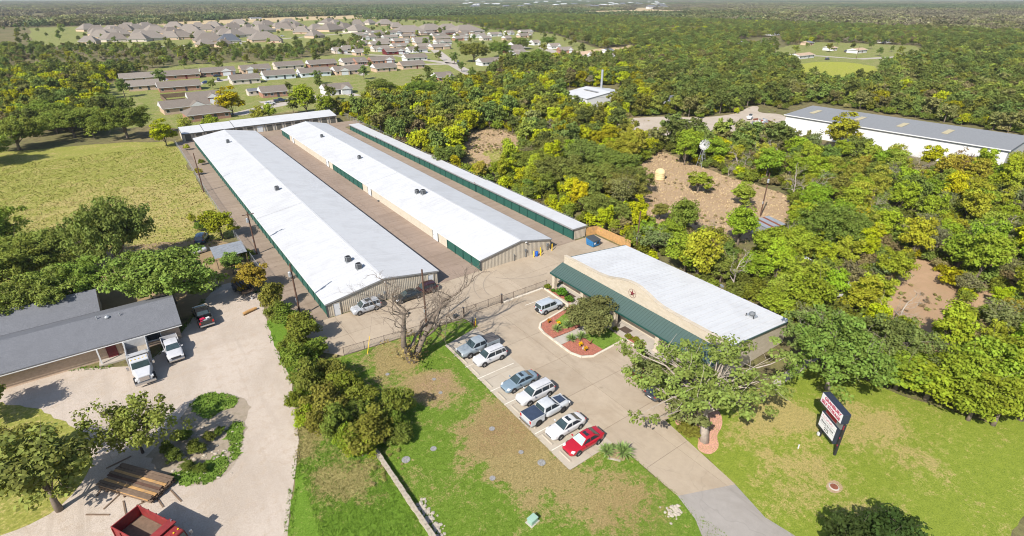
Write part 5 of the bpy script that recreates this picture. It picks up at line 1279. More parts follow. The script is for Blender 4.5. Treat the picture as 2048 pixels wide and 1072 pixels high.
    f = .09; screen(lerp(g0, g1, f), lerp(belt - .03, zr - .05, f), wbt * .9, lerp(g0, g1, .93), lerp(belt - .03, zr - .05, .93), wr * .9, 'windshield', 'sunshade' if shade else glass)
    screen(lerp(g3, g2, .12), lerp(belt - .03, zr - .03, .12), wbt * .86, lerp(g3, g2, .9), lerp(belt - .03, zr - .03, .9), wr * .88, 'rear_window', glass)
    if sunroof: MB().b(lerp(g1, g2, .18), lerp(g1, g2, .55), -.36, .36, zr + .03, zr + .045).build('sunroof', 'glass', t)
    if rails:
        for s in (-1, 1): MB().tube([(g1 - .1, s * wr * .9, zr + .06), (g2 + .1, s * wr * .9, zr + .06)], .022, 5).build('roof_rail', 'chrome' if rails == 1 else 'plastic', t)
    # bed of a pickup
    xr_ = st[-1][0]
    if kindc == 'pickup':
        x0, x1 = -.96, -2.92; zf, zs = .62, 1.27
        bm_ = MB(); bm_.b(x1, x0, -.99, -.9, .42, zs); bm_.b(x1, x0, .9, .99, .42, zs); bm_.b(x1, x1 + .09, -.895, .895, .42, zs); bm_.b(x0 - .07, x0, -.895, .895, .42, zs); bm_.b(x1 + .095, x0 - .075, -.895, .895, .42, zf)
        bm_.build('bed', pm, t, bevel=.03)
        if bed == 'open': MB().b(x1 + .1, x0 - .08, -.88, .88, zf + .004, zf + .02).build('bed_floor', 'bed_liner', t)
        else: MB().b(x1 + .03, x0 - .02, -.95, .95, zs + .003, zs + .05).build('tonneau_cover', bed or 'tonneau', t, bevel=.02)
        MB().b(x1 - .16, x1 - .004, -.93, .93, .45, .68).build('rear_bumper', 'chrome', t, bevel=.03)
        MB().b(2.93, 3.03, -.88, .88, .42, .68).build('front_bumper', 'chrome', t, bevel=.03)
        for s in (-1, 1): MB().b(x1 - .02, x1 + .03, s * .84 - .12, s * .84 + .12, .8, 1.2).build('tail_light', 'tail_lamp', t)
        MB().b(2.88, 2.945, -.55, .55, .74, .98).build('grille', 'plastic', t)
        for s in (-1, 1): MB().b(2.82, 2.93, s * .74 - .16, s * .74 + .16, .82, 1.02).build('headlight', 'head_lamp', t, bevel=.02)
        if hood: MB().hexa([(2.55, -.5, 1.20), (2.55, .5, 1.20), (1.5, .62, 1.285), (1.5, -.62, 1.285), (2.5, -.46, 1.235), (2.5, .46, 1.235), (1.5, .6, 1.315), (1.5, -.6, 1.315)]).build('hood_panel', hood, t)
        if cargo:
            for (cx, cy, s, mt_) in ((-1.6, .35, .42, 'sign_red'), (-1.7, -.35, .3, 'white_paint'), (-2.3, .1, .36, 'galv'), (-2.4, .5, .28, 'sign_red')):
                tag(MB().box((0, 0, .2), (s * 1.4, s * 1.6, .4), .3).build('cargo_box', mt_), *(('cargo box', 'box') if 0 else ('%s box in the open bed of the dark pickup' % {'sign_red': 'red', 'white_paint': 'white', 'galv': 'grey'}[mt_], 'box')), 'boxes in the pickup bed').matrix_world = Matrix.Translation(Vector(loc)) @ Matrix.Rotation(rz, 4, 'Z') @ Matrix.Translation((cx, cy, zf + .03))
    else:
        xe = st[-1][0]; xf0 = st[0][0]
        zl = .74 if kindc == 'sedan' else .9
        for s in (-1, 1):
            MB().hexa([(xf0 - .30, s * .84, zl - .14), (xf0 - .08, s * .58, zl - .16), (xf0 - .3, s * .5, zl - .12), (xf0 - .5, s * .8, zl - .12), (xf0 - .36, s * .86, zl), (xf0 - .16, s * .6, zl - .02), (xf0 - .38, s * .5, zl + .045), (xf0 - .62, s * .82, zl + .04)]).build('headlight', 'head_lamp', t, bevel=.015)
            MB().b(xe + .03, xe + .2, s * (.58 if kindc == 'sedan' else .7) - .13, s * (.58 if kindc == 'sedan' else .7) + .13, zl + .0, zl + .15).build('tail_light', 'tail_lamp', t, bevel=.02)
        MB().b(xf0 - .12, xf0 + .008, -.42, .42, .42, .56).build('grille', 'plastic', t, bevel=.02)
        MB().b(xe - .012, xe + .12, -.28, .28, .6, .72).build('plate', 'white_paint', t)
        if kindc in ('suv', 'jeep'): MB().b(xe - .03, xe + .25, -.7, .7, .42, .6).build('rear_bumper', 'plastic', t, bevel=.04)
        if kindc == 'jeep': MB().tube([(-2.22, 0, .85), (-2.38, 0, .85)], .34, 16).build('spare_wheel', 'tyre', t)
    for s in (-1, 1):
        MB().box((g0 - .28, s * (wbt + .2), belt + .1), (.14, .22, .15)).build('mirror', pm, t, bevel=.04)
        for x in (wb, -wb):
            MB().tube([(x, s * (st[4][3] - .2), r + .02), (x, s * (st[4][3] + .008), r + .02)], r + .065, 20).build('wheel_arch', 'plastic', t)
            add_wheel(t, x, s * (st[4][3] - ww / 2 + .03), r, ww, rim)
    if S_ != 1.0: t.scale = (S_, 1, 1)
    return t
ZL = .075
FW = math.pi   # facing the lawn (-X)
car('pickup_truck', 'silver crew-cab pickup with dark bed cover, first in the lawn-side parking row', 'pickup truck', (30.95, 50.9, ZL), FW, (.26, .30, .33), 'pickup', 'paint_silver_blue', bed='tonneau_grey')
car('suv', 'white compact SUV parked beside the silver pickup', 'SUV', (31.0, 48.15, ZL), FW, (.50, .50, .51), 'suv', 'paint_white', L=4.6, rails=2)
car('sedan', 'grey-blue sedan with sunroof, third in the lawn-side row after a gap', 'car', (31.15, 41.85, ZL), FW, (.17, .23, .28), 'sedan', 'paint_grey_blue', sunroof=True)
car('suv', 'large white SUV between grey-blue sedan and white lifted pickup', 'SUV', (31.35, 38.95, ZL), FW, (.50, .50, .51), 'suv', 'paint_white', L=4.95, rails=1)
car('pickup_truck', 'white off-road pickup backed in with dark blue bed cover and black hood panel', 'pickup truck', (30.5, 35.9, ZL), 0.02, (.48, .495, .51), 'pickup', 'paint_white2', bed='tonneau', hood='tonneau', rim='dark_rim')
car('sedan', 'white sedan with sunroof beside the red one', 'car', (30.75, 32.75, ZL), FW, (.52, .515, .515), 'sedan', 'paint_white3', sunroof=True)
car('sedan', 'bright red sedan with sunroof at the near end of the row', 'car', (30.8, 29.95, ZL), FW, (.37, .010, .022), 'sedan', 'paint_red', sunroof=True, shade=True)
car('suv', 'small silver SUV parked against the ribbed wall of the left storage building', 'SUV', (22.7, 69.5, .06), FW + .0, (.36, .38, .41), 'suv', 'paint_silver', sunroof=True, rails=1, L=4.5)
car('sedan', 'black car parked by the storage wall behind the bare tree', 'car', (29.4, 69.0, .06), FW, (.02, .022, .022), 'sedan', 'paint_black')
car('motorcycle_trailer', 'very dark wagon parked right of the black car by the storage wall', 'car', (32.6, 69.2, .06), FW, (.035, .012, .014), 'suv', 'paint_maroon', L=3.6).name = 'suv'
car('suv', 'boxy silver SUV parked nose-in beside the round live oak', 'SUV', (45.3, 53.45, .06), 0.0, (.40, .44, .48), 'jeep', 'paint_silver2')
car('sedan', 'dark red car half hidden under the big oak by the office', 'car', (45.2, 34.3, .06), 0.0, (.11, .008, .014), 'sedan', 'paint_dark_red')
car('suv', 'dark grey SUV under the big oak nearest the drive', 'SUV', (44.2, 30.6, .06), 0.0, (.05, .06, .075), 'suv', 'paint_dark_grey', L=4.8)
ZG = .02
car('pickup_truck', 'black pickup with open loaded bed beside the brick house', 'pickup truck', (2.3, 81.1, ZG), math.pi / 2 + .04, (.02, .02, .022), 'pickup', 'paint_black2', bed='open', cargo=True)
car('pickup_truck', 'white pickup parked in front of the brick house', 'pickup truck', (-2.35, 74.3, ZG), -math.pi / 2 + .05, (.50, .50, .515), 'pickup', 'paint_white4', bed='open')
# stops at the row
for i, y in enumerate(np.linspace(29.85, 53.0, 9)):
    ws = thing('wheel_stop', 'concrete wheel stop at the lawn edge of the parking row', 'wheel stop', (28.2, y, .075), 0, 'wheel stops of the parking row')
    MB().hexa([(-.09, -.9, 0), (.09, -.9, 0), (.09, .9, 0), (-.09, .9, 0), (-.05, -.88, .12), (.05, -.88, .12), (.05, .88, .12), (-.05, .88, .12)]).build('stop', 'concrete_new', ws)
    for s in (-.6, .6): MB().cyl((0, s, .12), .02, .015, 6).build('bolt', 'rust', ws)
# medium truck with dump bed
def dump_truck(label, loc, rz, cabm, bedm, bed_in, L=8.2, cargo=None, sc=1.0):
    t = thing('dump_truck', label, 'dump truck', loc, rz, None, (sc, sc, sc))
    MB().b(-3.9, 3.6, -.45, .45, .75, 1.0).build('chassis', 'black_metal', t)
    h = MB(); h.hexa([(2.3, -1.0, .8), (4.1, -.8, .75), (4.1, .8, .75), (2.3, 1.0, .8), (2.3, -.95, 1.75), (4.0, -.68, 1.5), (4.0, .68, 1.5), (2.3, .95, 1.75)]); h.build('hood', cabm, t, bevel=.1)
    c = MB(); c.hexa([(.7, -1.1, .85), (2.35, -1.1, .85), (2.35, 1.1, .85), (.7, 1.1, .85), (.75, -1.0, 2.6), (1.95, -1.0, 2.6), (1.95, 1.0, 2.6), (.75, 1.0, 2.6)]); c.build('cab', cabm, t, bevel=.1)
    MB().slab([(2.33, -.92, 1.75), (2.33, .92, 1.75), (2.06, .88, 2.45), (2.06, -.88, 2.45)], (1, 0, .35), .02).build('windshield', 'windshield', t)
    for s in (-1, 1):
        MB().slab([(.95, s * 1.075, 1.7), (2.1, s * 1.075, 1.7), (1.9, s * 1.03, 2.4), (.98, s * 1.03, 2.4)], (0, s, .1), .012).build('side_window', 'glass', t)
        MB().box((2.1, s * 1.35, 1.9), (.12, .25, .45)).build('mirror', 'chrome', t, bevel=.03)
        MB().b(3.75, 4.05, s * .8 - .17, s * .8 + .17, 1.0, 1.25).build('headlight', 'head_lamp', t, bevel=.03)
        MB().tube([(.55, s * 1.02, .9), (.55, s * 1.02, 3.0)], .07, 8).build('exhaust_stack', 'chrome', t)
    MB().b(4.1, 4.25, -1.1, 1.1, .45, .8).build('front_bumper', 'chrome', t, bevel=.04); MB().b(4.03, 4.12, -.5, .5, .85, 1.4).build('grille', 'chrome', t)
    for i in range(5): MB().b(1.5, 1.62, -.8 + i * .4 - .05, -.8 + i * .4 + .05, 2.6, 2.68).build('roof_lamp', 'yellow', t)
    bb = MB(); bb.b(-4.2, .4, -1.22, -1.12, 1.1, 2.35); bb.b(-4.2, .4, 1.12, 1.22, 1.1, 2.35); bb.b(.28, .4, -1.115, 1.115, 1.1, 2.75); bb.b(-4.2, -4.1, -1.115, 1.115, 1.1, 2.35); bb.b(-4.09, .27, -1.115, 1.115, 1.1, 1.2); bb.build('dump_bed', bedm, t, bevel=.02)
    MB().b(-4.08, .26, -1.1, 1.1, 1.204, 1.23).build('bed_floor', bed_in, t)
    MB().b(.2, .95, -1.15, 1.15, 2.76, 2.85).build('cab_guard', bedm, t)
    for i in range(5):
        for s in (-1, 1): MB().b(-4.0 + i * 1.02, -3.9 + i * 1.02, s * 1.26 - .04, s * 1.26 + .04, 1.1, 2.3).build('bed_rib', bedm, t)
    for x in (3.0, -2.0, -3.3):
        for s in (-1, 1): add_wheel(t, x, s * .98, .5, .34, 'rim')
    return t
MATS['old_red'] = mat('old_red', (.22, .03, .03), .5, .25, 2, dirt=(.14, .035, .03)); MATS['truck_white'] = mat('truck_white', (.48, .49, .51), .35, .06, 2, spec=.5); MATS['white_grey'] = mat('white_grey', (.36, .36, .36), .6, .15, 2); MATS['sand'] = mat('sand', (.30, .26, .21), .95, .25, 3)
dump_truck('white dump truck with grey dump bed parked at the brick house', (-6.0, 72.4, ZG), -math.pi / 2 + .03, 'truck_white', 'white_grey', 'sand')
qa = P(277, 1011, 2.35); qb = P(347, 1046, 2.35); qh = math.atan2(qb.y - qa.y, qb.x - qa.x); qs = (qb - qa).length / 4.6
ql = Matrix.Rotation(qh, 4, 'Z') @ Vector((.4, 1.22, 0)) * qs
print('truck', qh, qs)
dump_truck('red dump truck with white cab roof in the bottom left corner', (qb.x - ql.x, qb.y - ql.y, ZG), qh, 'old_red', 'old_red', 'old_wood')
# stack of lumber on bearers
lp = P(272, 962, .6); lm = thing('lumber_stack', 'long stack of weathered brown boards in tree shade at the left edge', 'lumber', (lp.x, lp.y, ZG), R(-52))
for sx in (-2.2, 0, 2.2): MB().b(sx - .08, sx + .08, -1.5, 1.5, 0, .2).build('bearer', 'old_wood', lm)
bmz = [MB().b(-3.2, 3.2, -.13, .13, 0, .09).mesh('board', mm) for mm in ('old_wood', 'old_wood', 'pole_wood', 'cedar')]
for lay in range(5):
    for i in range(10): put('board', random.choice(bmz[:3]) if random.random() < .88 else bmz[3], lm, (random.uniform(-.2, .2), -1.3 + i * .285, .2 + lay * .095), random.uniform(-.012, .012))
pm_ = MB().b(-1.1, 1.1, -.07, .07, 0, .05).mesh('scrap_board', 'old_wood')
rs = random.Random(3)
for i, (x, y) in enumerate(((228, 1000), (250, 1018), (205, 975), (318, 1002), (352, 992), (238, 925), (300, 1000), (196, 1030))):
    tag(put('scrap_board', pm_, None, (*P2(x, y), .03), rs.uniform(0, 3)), 'loose weathered board lying on the gravel by the lumber stack', 'board', 'loose boards by the lumber stack')
# flatbed trailer under the oak, log, propane tank
tr = thing('utility_trailer', 'dark steel utility trailer under the trees by the hedge', 'trailer', (9.0, 87.0, ZG), R(-84))
MB().b(-2.6, 2.4, -.95, .95, .62, .74).build('deck', 'old_wood', tr)
for s in (-1, 1):
    MB().b(-2.6, 2.4, s * 1.0 - .04, s * 1.0 + .04, .55, .95).build('side_rail', 'black_metal', tr); add_wheel(tr, -.5, s * 1.18, .36, .22); add_wheel(tr, -1.3, s * 1.18, .36, .22)
    MB().b(-1.8, 0, s * 1.18 - .16, s * 1.18 + .16, .76, .8).build('fender', 'black_metal', tr)
    MB().tube([(2.4, s * .6, .6), (4.0, 0, .6)], .06, 6).build('tongue', 'black_metal', tr)
for i in range(3): MB().b(-2.4, 1.6, -.6 + i * .5, -.35 + i * .5, .76, 1.1).build('load_beam', 'black_metal', tr)
MB().b(3.7, 3.9, -.1, .1, 0, .6).build('jack', 'white_paint', tr)
lg = thing('log', 'short cut log lying at the edge of the gravel yard', 'log', (*P2(500, 625), .25), R(20)); MB().tube([(-1.1, 0, 0), (0, .04, .02), (1.1, 0, 0)], [.23, .25, .21], 10).build('bark', 'cedar', lg)
for s, r_ in ((-1.1, .2), (1.1, .18)): MB().tube([(s * 1.0, 0, 0), (s * 1.012, 0, 0)], r_, 10).build('cut_end', 'sand', lg)
pt = thing('propane_tank', 'white propane tank beside the carport', 'propane tank', (5.6, 107, .55), R(15)); MB().tube([(-1.25, 0, 0), (-1.1, 0, 0), (-.9, 0, 0), (.9, 0, 0), (1.1, 0, 0), (1.25, 0, 0)], [.15, .38, .48, .48, .38, .15], 14).build('tank', 'white_paint', pt, smooth=True)
for s in (-.7, .7): MB().b(s - .1, s + .1, -.3, .3, -.55, -.3).build('foot', 'galv', pt)
MB().lathe([(.16, .46), (.16, .6), (.05, .66)], n=10).build('valve_dome', 'white_paint', pt)
car('suv', 'old blue car parked in the shade beyond the left oak', 'car', (*P2(405, 482), ZG), R(70), (.04, .08, .14), 'suv', 'paint_old_blue', L=4.4)
# cars in the suburb and beyond (small)
for i, (cf, x, y, a, c, kc, lb) in enumerate([(c1, 735, 632, 10, (.02, .05, .16), 'sedan', 'blue car at the end of the suburb street, lower one'), (c1, 825, 612, 80, (.02, .04, .12), 'suv', 'blue van beside the suburb street, upper one'), (c1, 815, 582, 10, (.03, .04, .06), 'sedan', 'dark car in front of the white-garage house'), (c1, 655, 580, 10, (.6, .6, .6), 'suv', 'white car at the left suburb house'), (c1, 1295, 775, 0, (.02, .035, .07), 'pickup', 'dark blue pickup parked behind the back storage row'), (c1, 1215, 795, 0, (.55, .55, .55), 'sedan', 'white car parked behind the back storage row'), (c2, 345, 397, 5, (.6, .6, .6), 'pickup', 'white pickup at the dark red house'), (c2, 718, 458, 60, (.08, .1, .12), 'suv', 'grey SUV driving on the suburb street'), (c2, 1535, 408, 0, (.3, .02, .03), 'sedan', 'red car on the right suburb street'), (c2, 1597, 424, 0, (.62, .62, .62), 'pickup', 'white pickup on the right suburb street'), (c2, 1458, 432, 80, (.03, .03, .04), 'suv', 'dark SUV on the right suburb street'), (c1, 995, 338, 0, (.6, .6, .6), 'sedan', 'white car in the far suburb, left one'), (c1, 1310, 278, 0, (.6, .6, .6), 'suv', 'white van in the far suburb, right one'), (c3, 1405, 438, 0, (.03, .03, .04), 'suv', 'dark car beside the tan-roofed house at far right'), (c3, 1545, 382, 0, (.04, .05, .08), 'pickup', 'dark blue truck at the long white house'), (c3, 345, 915, 10, (.02, .02, .03), 'pickup', 'black truck on the pale gravel lot'), (c3, 250, 835, 60, (.04, .05, .07), 'sedan', 'dark car at the edge of the pale gravel lot'), (c1, 70, 465, 0, (.03, .03, .03), 'sedan', 'dark car in the left suburb street')]):
    x_, y_ = P2(*cf(x, y)); car({'sedan': 'sedan', 'suv': 'suv', 'pickup': 'pickup_truck'}[kc], lb, {'sedan': 'car', 'suv': 'SUV', 'pickup': 'pickup truck'}[kc], (x_, y_, .04), R(a), c, kc, 'paint_far%d' % i)
bt = thing('tarp_bundle', 'white and purple bounce-house tarp heap on the suburb lawn', 'tarp', (*P2(331, 160), 0)); 
MATS['lilac'] = mat('lilac', (.5, .42, .62), .6, .2, 1)
MB().lathe([(2.6, 0), (2.4, .7), (1.6, 1.2), (.8, 2.4), (.2, 2.7)], n=9).build('tarp', 'lilac', bt); MB().lathe([(1.2, 0), (1.1, 1.6), (.4, 2.2)], (2.2, .5, 0), 8).build('tower', 'white_paint', bt)
for i, (x, y, l_) in enumerate(((1525, 247, 'pale metal scrap heap left of the grey-roofed building'), (1500, 238, 'white boat hull on the gravel beside the scrap'))):
    t = thing('scrap_heap' if i == 0 else 'boat', l_, 'scrap' if i == 0 else 'boat', (*P2(x, y), 0), R(20))
    if i == 0:
        for j in range(26): MB().box((random.gauss(0, 4), random.gauss(0, 2), random.uniform(.1, .9)), (random.uniform(.5, 3.5), random.uniform(.2, .8), random.uniform(.1, .7)), random.uniform(0, 3)).build('scrap_piece', random.choice(('galv', 'white_paint', 'rust', 'grey_metal')), t)
    else:
        MB().hexa([(-2.5, -.6, .5), (2.6, -.1, .7), (2.6, .1, .7), (-2.5, .6, .5), (-2.6, -1.0, 1.3), (3.2, -.15, 1.5), (3.2, .15, 1.5), (-2.6, 1.0, 1.3)]).build('hull', 'white_paint', t); MB().b(-.6, .8, -.5, .5, 1.32, 1.9).build('console', 'glass', t); MB().b(-2, 2, -.7, -.55, .1, .5).build('trailer_frame', 'galv', t)
# ------------------------------------------------------------------ vegetation
def leaf_mat(name, color=None, trans=.33, var=.45):
    k = NT(name); nt_ = k.t
    at = k.n('ShaderNodeAttribute', attribute_name='tint').outputs['Fac']
    oi = k.n('ShaderNodeObjectInfo')
    base = oi.outputs['Color'] if color is None else k.n('ShaderNodeRGB').outputs[0]
    if color is not None: base.default_value = (*color, 1)
    h = k.n('ShaderNodeHueSaturation', {'Color': base, 'Hue': k.math('ADD', .490, k.math('MULTIPLY', at, .03)), 'Saturation': 1.0, 'Value': k.math('ADD', 1 - var, k.math('MULTIPLY', at, 2 * var))}).outputs[0]
    if color is not None:
        h = k.n('ShaderNodeHueSaturation', {'Color': h, 'Hue': k.math('ADD', .485, k.math('MULTIPLY', oi.outputs['Random'], .04)), 'Saturation': 1.0, 'Value': k.math('ADD', .7, k.math('MULTIPLY', oi.outputs['Random'], .6))}).outputs[0]
    d = k.n('ShaderNodeBsdfDiffuse', {'Color': h}); t = k.n('ShaderNodeBsdfTranslucent', {'Color': k.mix(1.0, h, (1.0, .95, .45), 'MULTIPLY')})
    mx = k.n('ShaderNodeMixShader', {0: trans, 1: d.outputs[0], 2: t.outputs[0]})
    k.link(mx.outputs[0], k.out.inputs['Surface'])
    MATS[name] = k.m; return k.m
leaf_mat('leaf')
MATS['bark'] = mat('bark', (.17, .135, .105), .95, .3, 3, bump=.02)
MATS['bark_grey'] = mat('bark_grey', (.34, .29, .24), .95, .25, 3, bump=.02)
MATS['bark_oak'] = mat('bark_oak', (.25, .21, .17), .95, .3, 3, bump=.02)
MATS['bark_dark'] = mat('bark_dark', (.075, .055, .042), .95, .3, 3, bump=.02)

def leaf_mesh(name, C, RAD, per, size, seed, mats, up=.7, flat=.8, extra=None):
    r = np.random.default_rng(seed); C = np.asarray(C); RAD = np.asarray(RAD)
    idx = np.repeat(np.arange(len(C)), per); N = len(idx)
    d = r.normal(size=(N, 3)); d /= np.linalg.norm(d, axis=1)[:, None]
    rad = RAD[idx] * (r.random(N) ** .45)
    p = C[idx] + d * rad[:, None] * np.array([1, 1, flat])
    nr = d * .75 + r.normal(size=(N, 3)) * .55 + np.array([0, 0, up]); nr /= np.linalg.norm(nr, axis=1)[:, None]
    a = np.cross(nr, r.normal(size=(N, 3))); a /= np.linalg.norm(a, axis=1)[:, None]; b = np.cross(nr, a)
    s = size * (.6 + .8 * r.random(N))[:, None]
    V = np.stack([p + a * s * .62, p + b * s * .40 + nr * s * .08, p - a * s * .62, p - b * s * .40 + nr * s * .08], 1).reshape(-1, 3)
    cl = r.random(len(C))[idx]
    tint = np.repeat(np.clip(.55 * r.random(N) + .45 * cl, 0, 1), 4)
    me = bpy.data.meshes.new(name); nv = len(V); ne = 0
    F = np.arange(nv).reshape(-1, 4)
    if extra is not None:                       # bark geometry joined in (far trees only)
        ev, ef = extra; ev = np.asarray(ev)
        ef = [f for f in ef if len(f) == 4]; V = np.vstack([V, ev]); F = np.vstack([F, np.asarray(ef) + nv]); tint = np.concatenate([tint, np.zeros(len(ev))]); ne = len(ef)
    me.vertices.add(len(V)); me.vertices.foreach_set('co', V.ravel())
    me.loops.add(F.size); me.loops.foreach_set('vertex_index', F.ravel().astype(np.int32))
    me.polygons.add(len(F)); me.polygons.foreach_set('loop_start', np.arange(0, F.size, 4).astype(np.int32)); me.polygons.foreach_set('loop_total', np.full(len(F), 4, np.int32))
    for m in mats: me.materials.append(MATS[m] if isinstance(m, str) else m)
    if ne: mi = np.zeros(len(F), np.int32); mi[-ne:] = 1; me.polygons.foreach_set('material_index', mi)
    at = me.attributes.new('tint', 'FLOAT', 'POINT'); at.data.foreach_set('value', tint.astype(np.float32))
    me.update(calc_edges=True)
    return me
def crown_points(r, n, R_, z0, z1, lump=.35, low=.0):
    """clump centres through an uneven crown; more near its skin"""
    ph = r.random(6) * 6.28; out = []; zc, rz = (z0 + z1) / 2, (z1 - z0) / 2
    while len(out) < n:
        d = r.normal(size=3); d /= np.linalg.norm(d)
        if d[2] < -.75 + low: continue
        az = math.atan2(d[1], d[0])
        k = 1 + lump * (.5 * math.sin(2 * az + ph[0]) + .4 * math.sin(3 * az + ph[1] + 2 * d[2]) + .3 * math.sin(5 * az + ph[2] - 3 * d[2]))
        t = (r.random() ** .4) * .98 * k * .8
        out.append((d[0] * R_ * t, d[1] * R_ * t, zc + d[2] * rz * min(t, 1.0)))
    return np.array(out)
def limbs(m, r, H, z0, C, nl, r0, kink=.4, lean=(0, 0), twig=True):
    top = Vector((lean[0], lean[1], z0 + (H - z0) * .35))
    tr = [Vector((0, 0, -.2)), Vector((lean[0] * .3 + r.normal() * .05 * kink, lean[1] * .3 + r.normal() * .05, z0 * .5)), Vector((lean[0] * .7, lean[1] * .7, z0)), top]
    m.tube(tr, [r0 * 1.35, r0, r0 * .85, r0 * .45], 7)
    for i in r.choice(len(C), min(nl, len(C)), replace=False):
        e = Vector(C[i]); f = .45 + .55 * r.random(); s = tr[2].lerp(top, f * .9) if r.random() < .6 else tr[1].lerp(tr[2], .5 + .5 * r.random())
        mid = s.lerp(e, .5) + Vector(r.normal(size=3)) * kink * .6 + Vector((0, 0, (e - s).length * .08))
        q = (.14 + .16 * r.random()) * r0
        m.tube([s, s.lerp(mid, .5) + Vector(r.normal(size=3)) * kink * .25, mid, mid.lerp(e, .55) + Vector(r.normal(size=3)) * kink * .3, e], [q * 1.5, q * 1.15, q * .8, q * .5, q * .2], 5, False)
        if twig:
            for _ in range(2):
                b = mid.lerp(e, r.random()); g = b + Vector(r.normal(size=3)) * 1.0 + Vector((0, 0, .3)); m.tube([b, b.lerp(g, .5) + Vector(r.normal(size=3)) * .12, g], [q * .4, q * .25, q * .1], 4, False)
def tree_mesh(seed, R_, H, z0, ncl, per, size, rc, nl=16, r0=.2, bark='bark', lump=.35, lean=(0, 0), low=0.0, flat=.75):
    r = np.random.default_rng(seed); C = crown_points(r, ncl, R_ - rc * .6, z0, H - rc * .5, lump, low); C[:, 0] += lean[0]; C[:, 1] += lean[1]
    m = MB(); limbs(m, r, H, z0, C, nl, r0, lean=lean)
    return m.mesh('trunk', bark, True, False), leaf_mesh('crown', C, rc * (.65 + .7 * r.random(ncl)), per, size, seed + 1, ['leaf'], flat=flat)
PROTO = {}
for i in range(4): PROTO['oak', i] = tree_mesh(100 + i, 4.0, 7.2, 1.5, 74, 105, .29, .88, 18, .22, lump=.45, flat=.58)
for i in range(4): PROTO['bright', i] = tree_mesh(200 + i, 3.2, 7.8, .9, 64, 92, .29, .78, 14, .13, lump=.55, flat=.62)
for i in range(4): PROTO['bush', i] = tree_mesh(300 + i, 2.4, 4.0, .25, 62, 92, .22, .62, 12, .09, lump=.55, low=.35, flat=.65)
for i in range(2): PROTO['thin', i] = tree_mesh(400 + i, 3.4, 6.0, 1.3, 70, 34, .26, .8, 40, .14, 'bark_grey', lump=.5)
PROTO['sparse', 0] = tree_mesh(500, 5.4, 6.8, 1.2, 105, 55, .25, .75, 40, .12, 'bark_dark', lump=.45)
PROTO['postoak', 0] = tree_mesh(510, 9.6, 11.4, 3.8, 112, 84, .28, .9, 62, .42, 'bark_grey', lump=.65, lean=(1.6, 1.0), flat=.55)
PROTO['postoak', 1] = tree_mesh(511, 6.2, 8.2, 2.6, 78, 84, .29, .9, 30, .25, 'bark_oak', lump=.5, lean=(-.6, 1.0), flat=.6)
PROTO['postoak', 2] = tree_mesh(512, 8.0, 9.4, 2.2, 145, 84, .29, .95, 44, .32, 'bark_oak', lump=.45, flat=.65)
PROTO['liveoak', 0] = tree_mesh(520, 3.9, 5.4, .8, 100, 110, .23, .7, 14, .2, lump=.25, low=.25, flat=.65)
PROTO['liveoak', 1] = tree_mesh(521, 8.4, 9.6, 1.6, 190, 120, .31, 1.1, 24, .36, lump=.4, flat=.58)
PROTO['liveoak', 2] = tree_mesh(522, 8.4, 10.0, 1.4, 190, 120, .31, 1.1, 24, .36, lump=.36, low=.1, flat=.58)
def bare_mesh(seed, H, r0, spread, depth=5, bark='bark_grey', forks=((0.0, 1.0),)):
    r = np.random.default_rng(seed); m = MB(); tips = []
    def grow(p, d, L, rad, lv):
        pts = [p]; n = 4; dd = d.copy()
        for i in range(n):
            dd = (dd + Vector(r.normal(size=3)) * .16 * (1 + .2 * lv) + Vector((0, 0, .05))).normalized(); pts.append(pts[-1] + dd * (L / n))
        m.tube(pts, [rad * (1 - .14 * i) for i in range(n + 1)], 7 if lv < 2 else 4, False)
        if lv >= depth: tips.append(pts[-1]); return
        for k in range(3 if lv < depth - 1 else 4):
            q = pts[n] if k == 0 else pts[2 + int(r.random() * 2.5)]
            ax = Vector(r.normal(size=3)); nd = (dd + ax.normalized() * (spread * (.6 + .8 * r.random()))).normalized()
            if nd.z < -.1: nd.z *= -.3
            grow(q, nd, L * (.58 + .2 * r.random()), rad * (.62 if k == 0 else .42), lv + 1)
    for off, hh in forks: grow(Vector((off * .15, 0, -.2)), Vector((off, .0, 1)).normalized(), H * .36 * hh, r0 * hh, 0)
    return m.mesh('trunk', bark, True, False), tips
PROTO['bare', 0] = (bare_mesh(600, 6.5, .16, .75)[0], None)
PROTO['bare', 1] = (bare_mesh(601, 7.0, .17, .8, forks=((-.4, .9), (.35, 1.0)))[0], None)

OAK = (.19, .225, .048); OAK2 = (.225, .265, .054); BRI = (.43, .42, .018); YEL = (.49, .42, .02); OLI = (.34, .34, .048); GRN = (.27, .325, .032); BRN = (.24, .18, .09); ORA = (.30, .20, .05); TWG = (.2, .16, .12); GRY = (.21, .225, .09); FRE = (.33, .37, .034)
NTREE = [0]
def plant(kind_, i, x, y, s, col, label, group=None, sz=None, rz=None, name='tree', cat='tree'):
    tr, cr = PROTO[kind_, i]
    t = thing(name, label, cat, (x, y, 0), random.uniform(0, 6.28) if rz is None else rz, group, (s, s, sz or s * random.uniform(.9, 1.1)))
    put('trunk' if cat == 'tree' else 'stem', tr, t)
    if cr is not None: put('crown' if cat == 'tree' else 'foliage', cr, t, color=tuple(min(1, c * random.uniform(.88, 1.14)) for c in col))
    if cat == 'tree': NTREE[0] += 1
    return t
SPEC = []     # (x, y, keep-clear radius)
def tp(px_, py_, kind_, i, s, col, label, **k):
    x, y = P2(px_, py_); SPEC.append((x, y, 3.2 * s if kind_ != 'liveoak' else 6 * s)); return plant(kind_, i, x, y, s, col, label, **k)
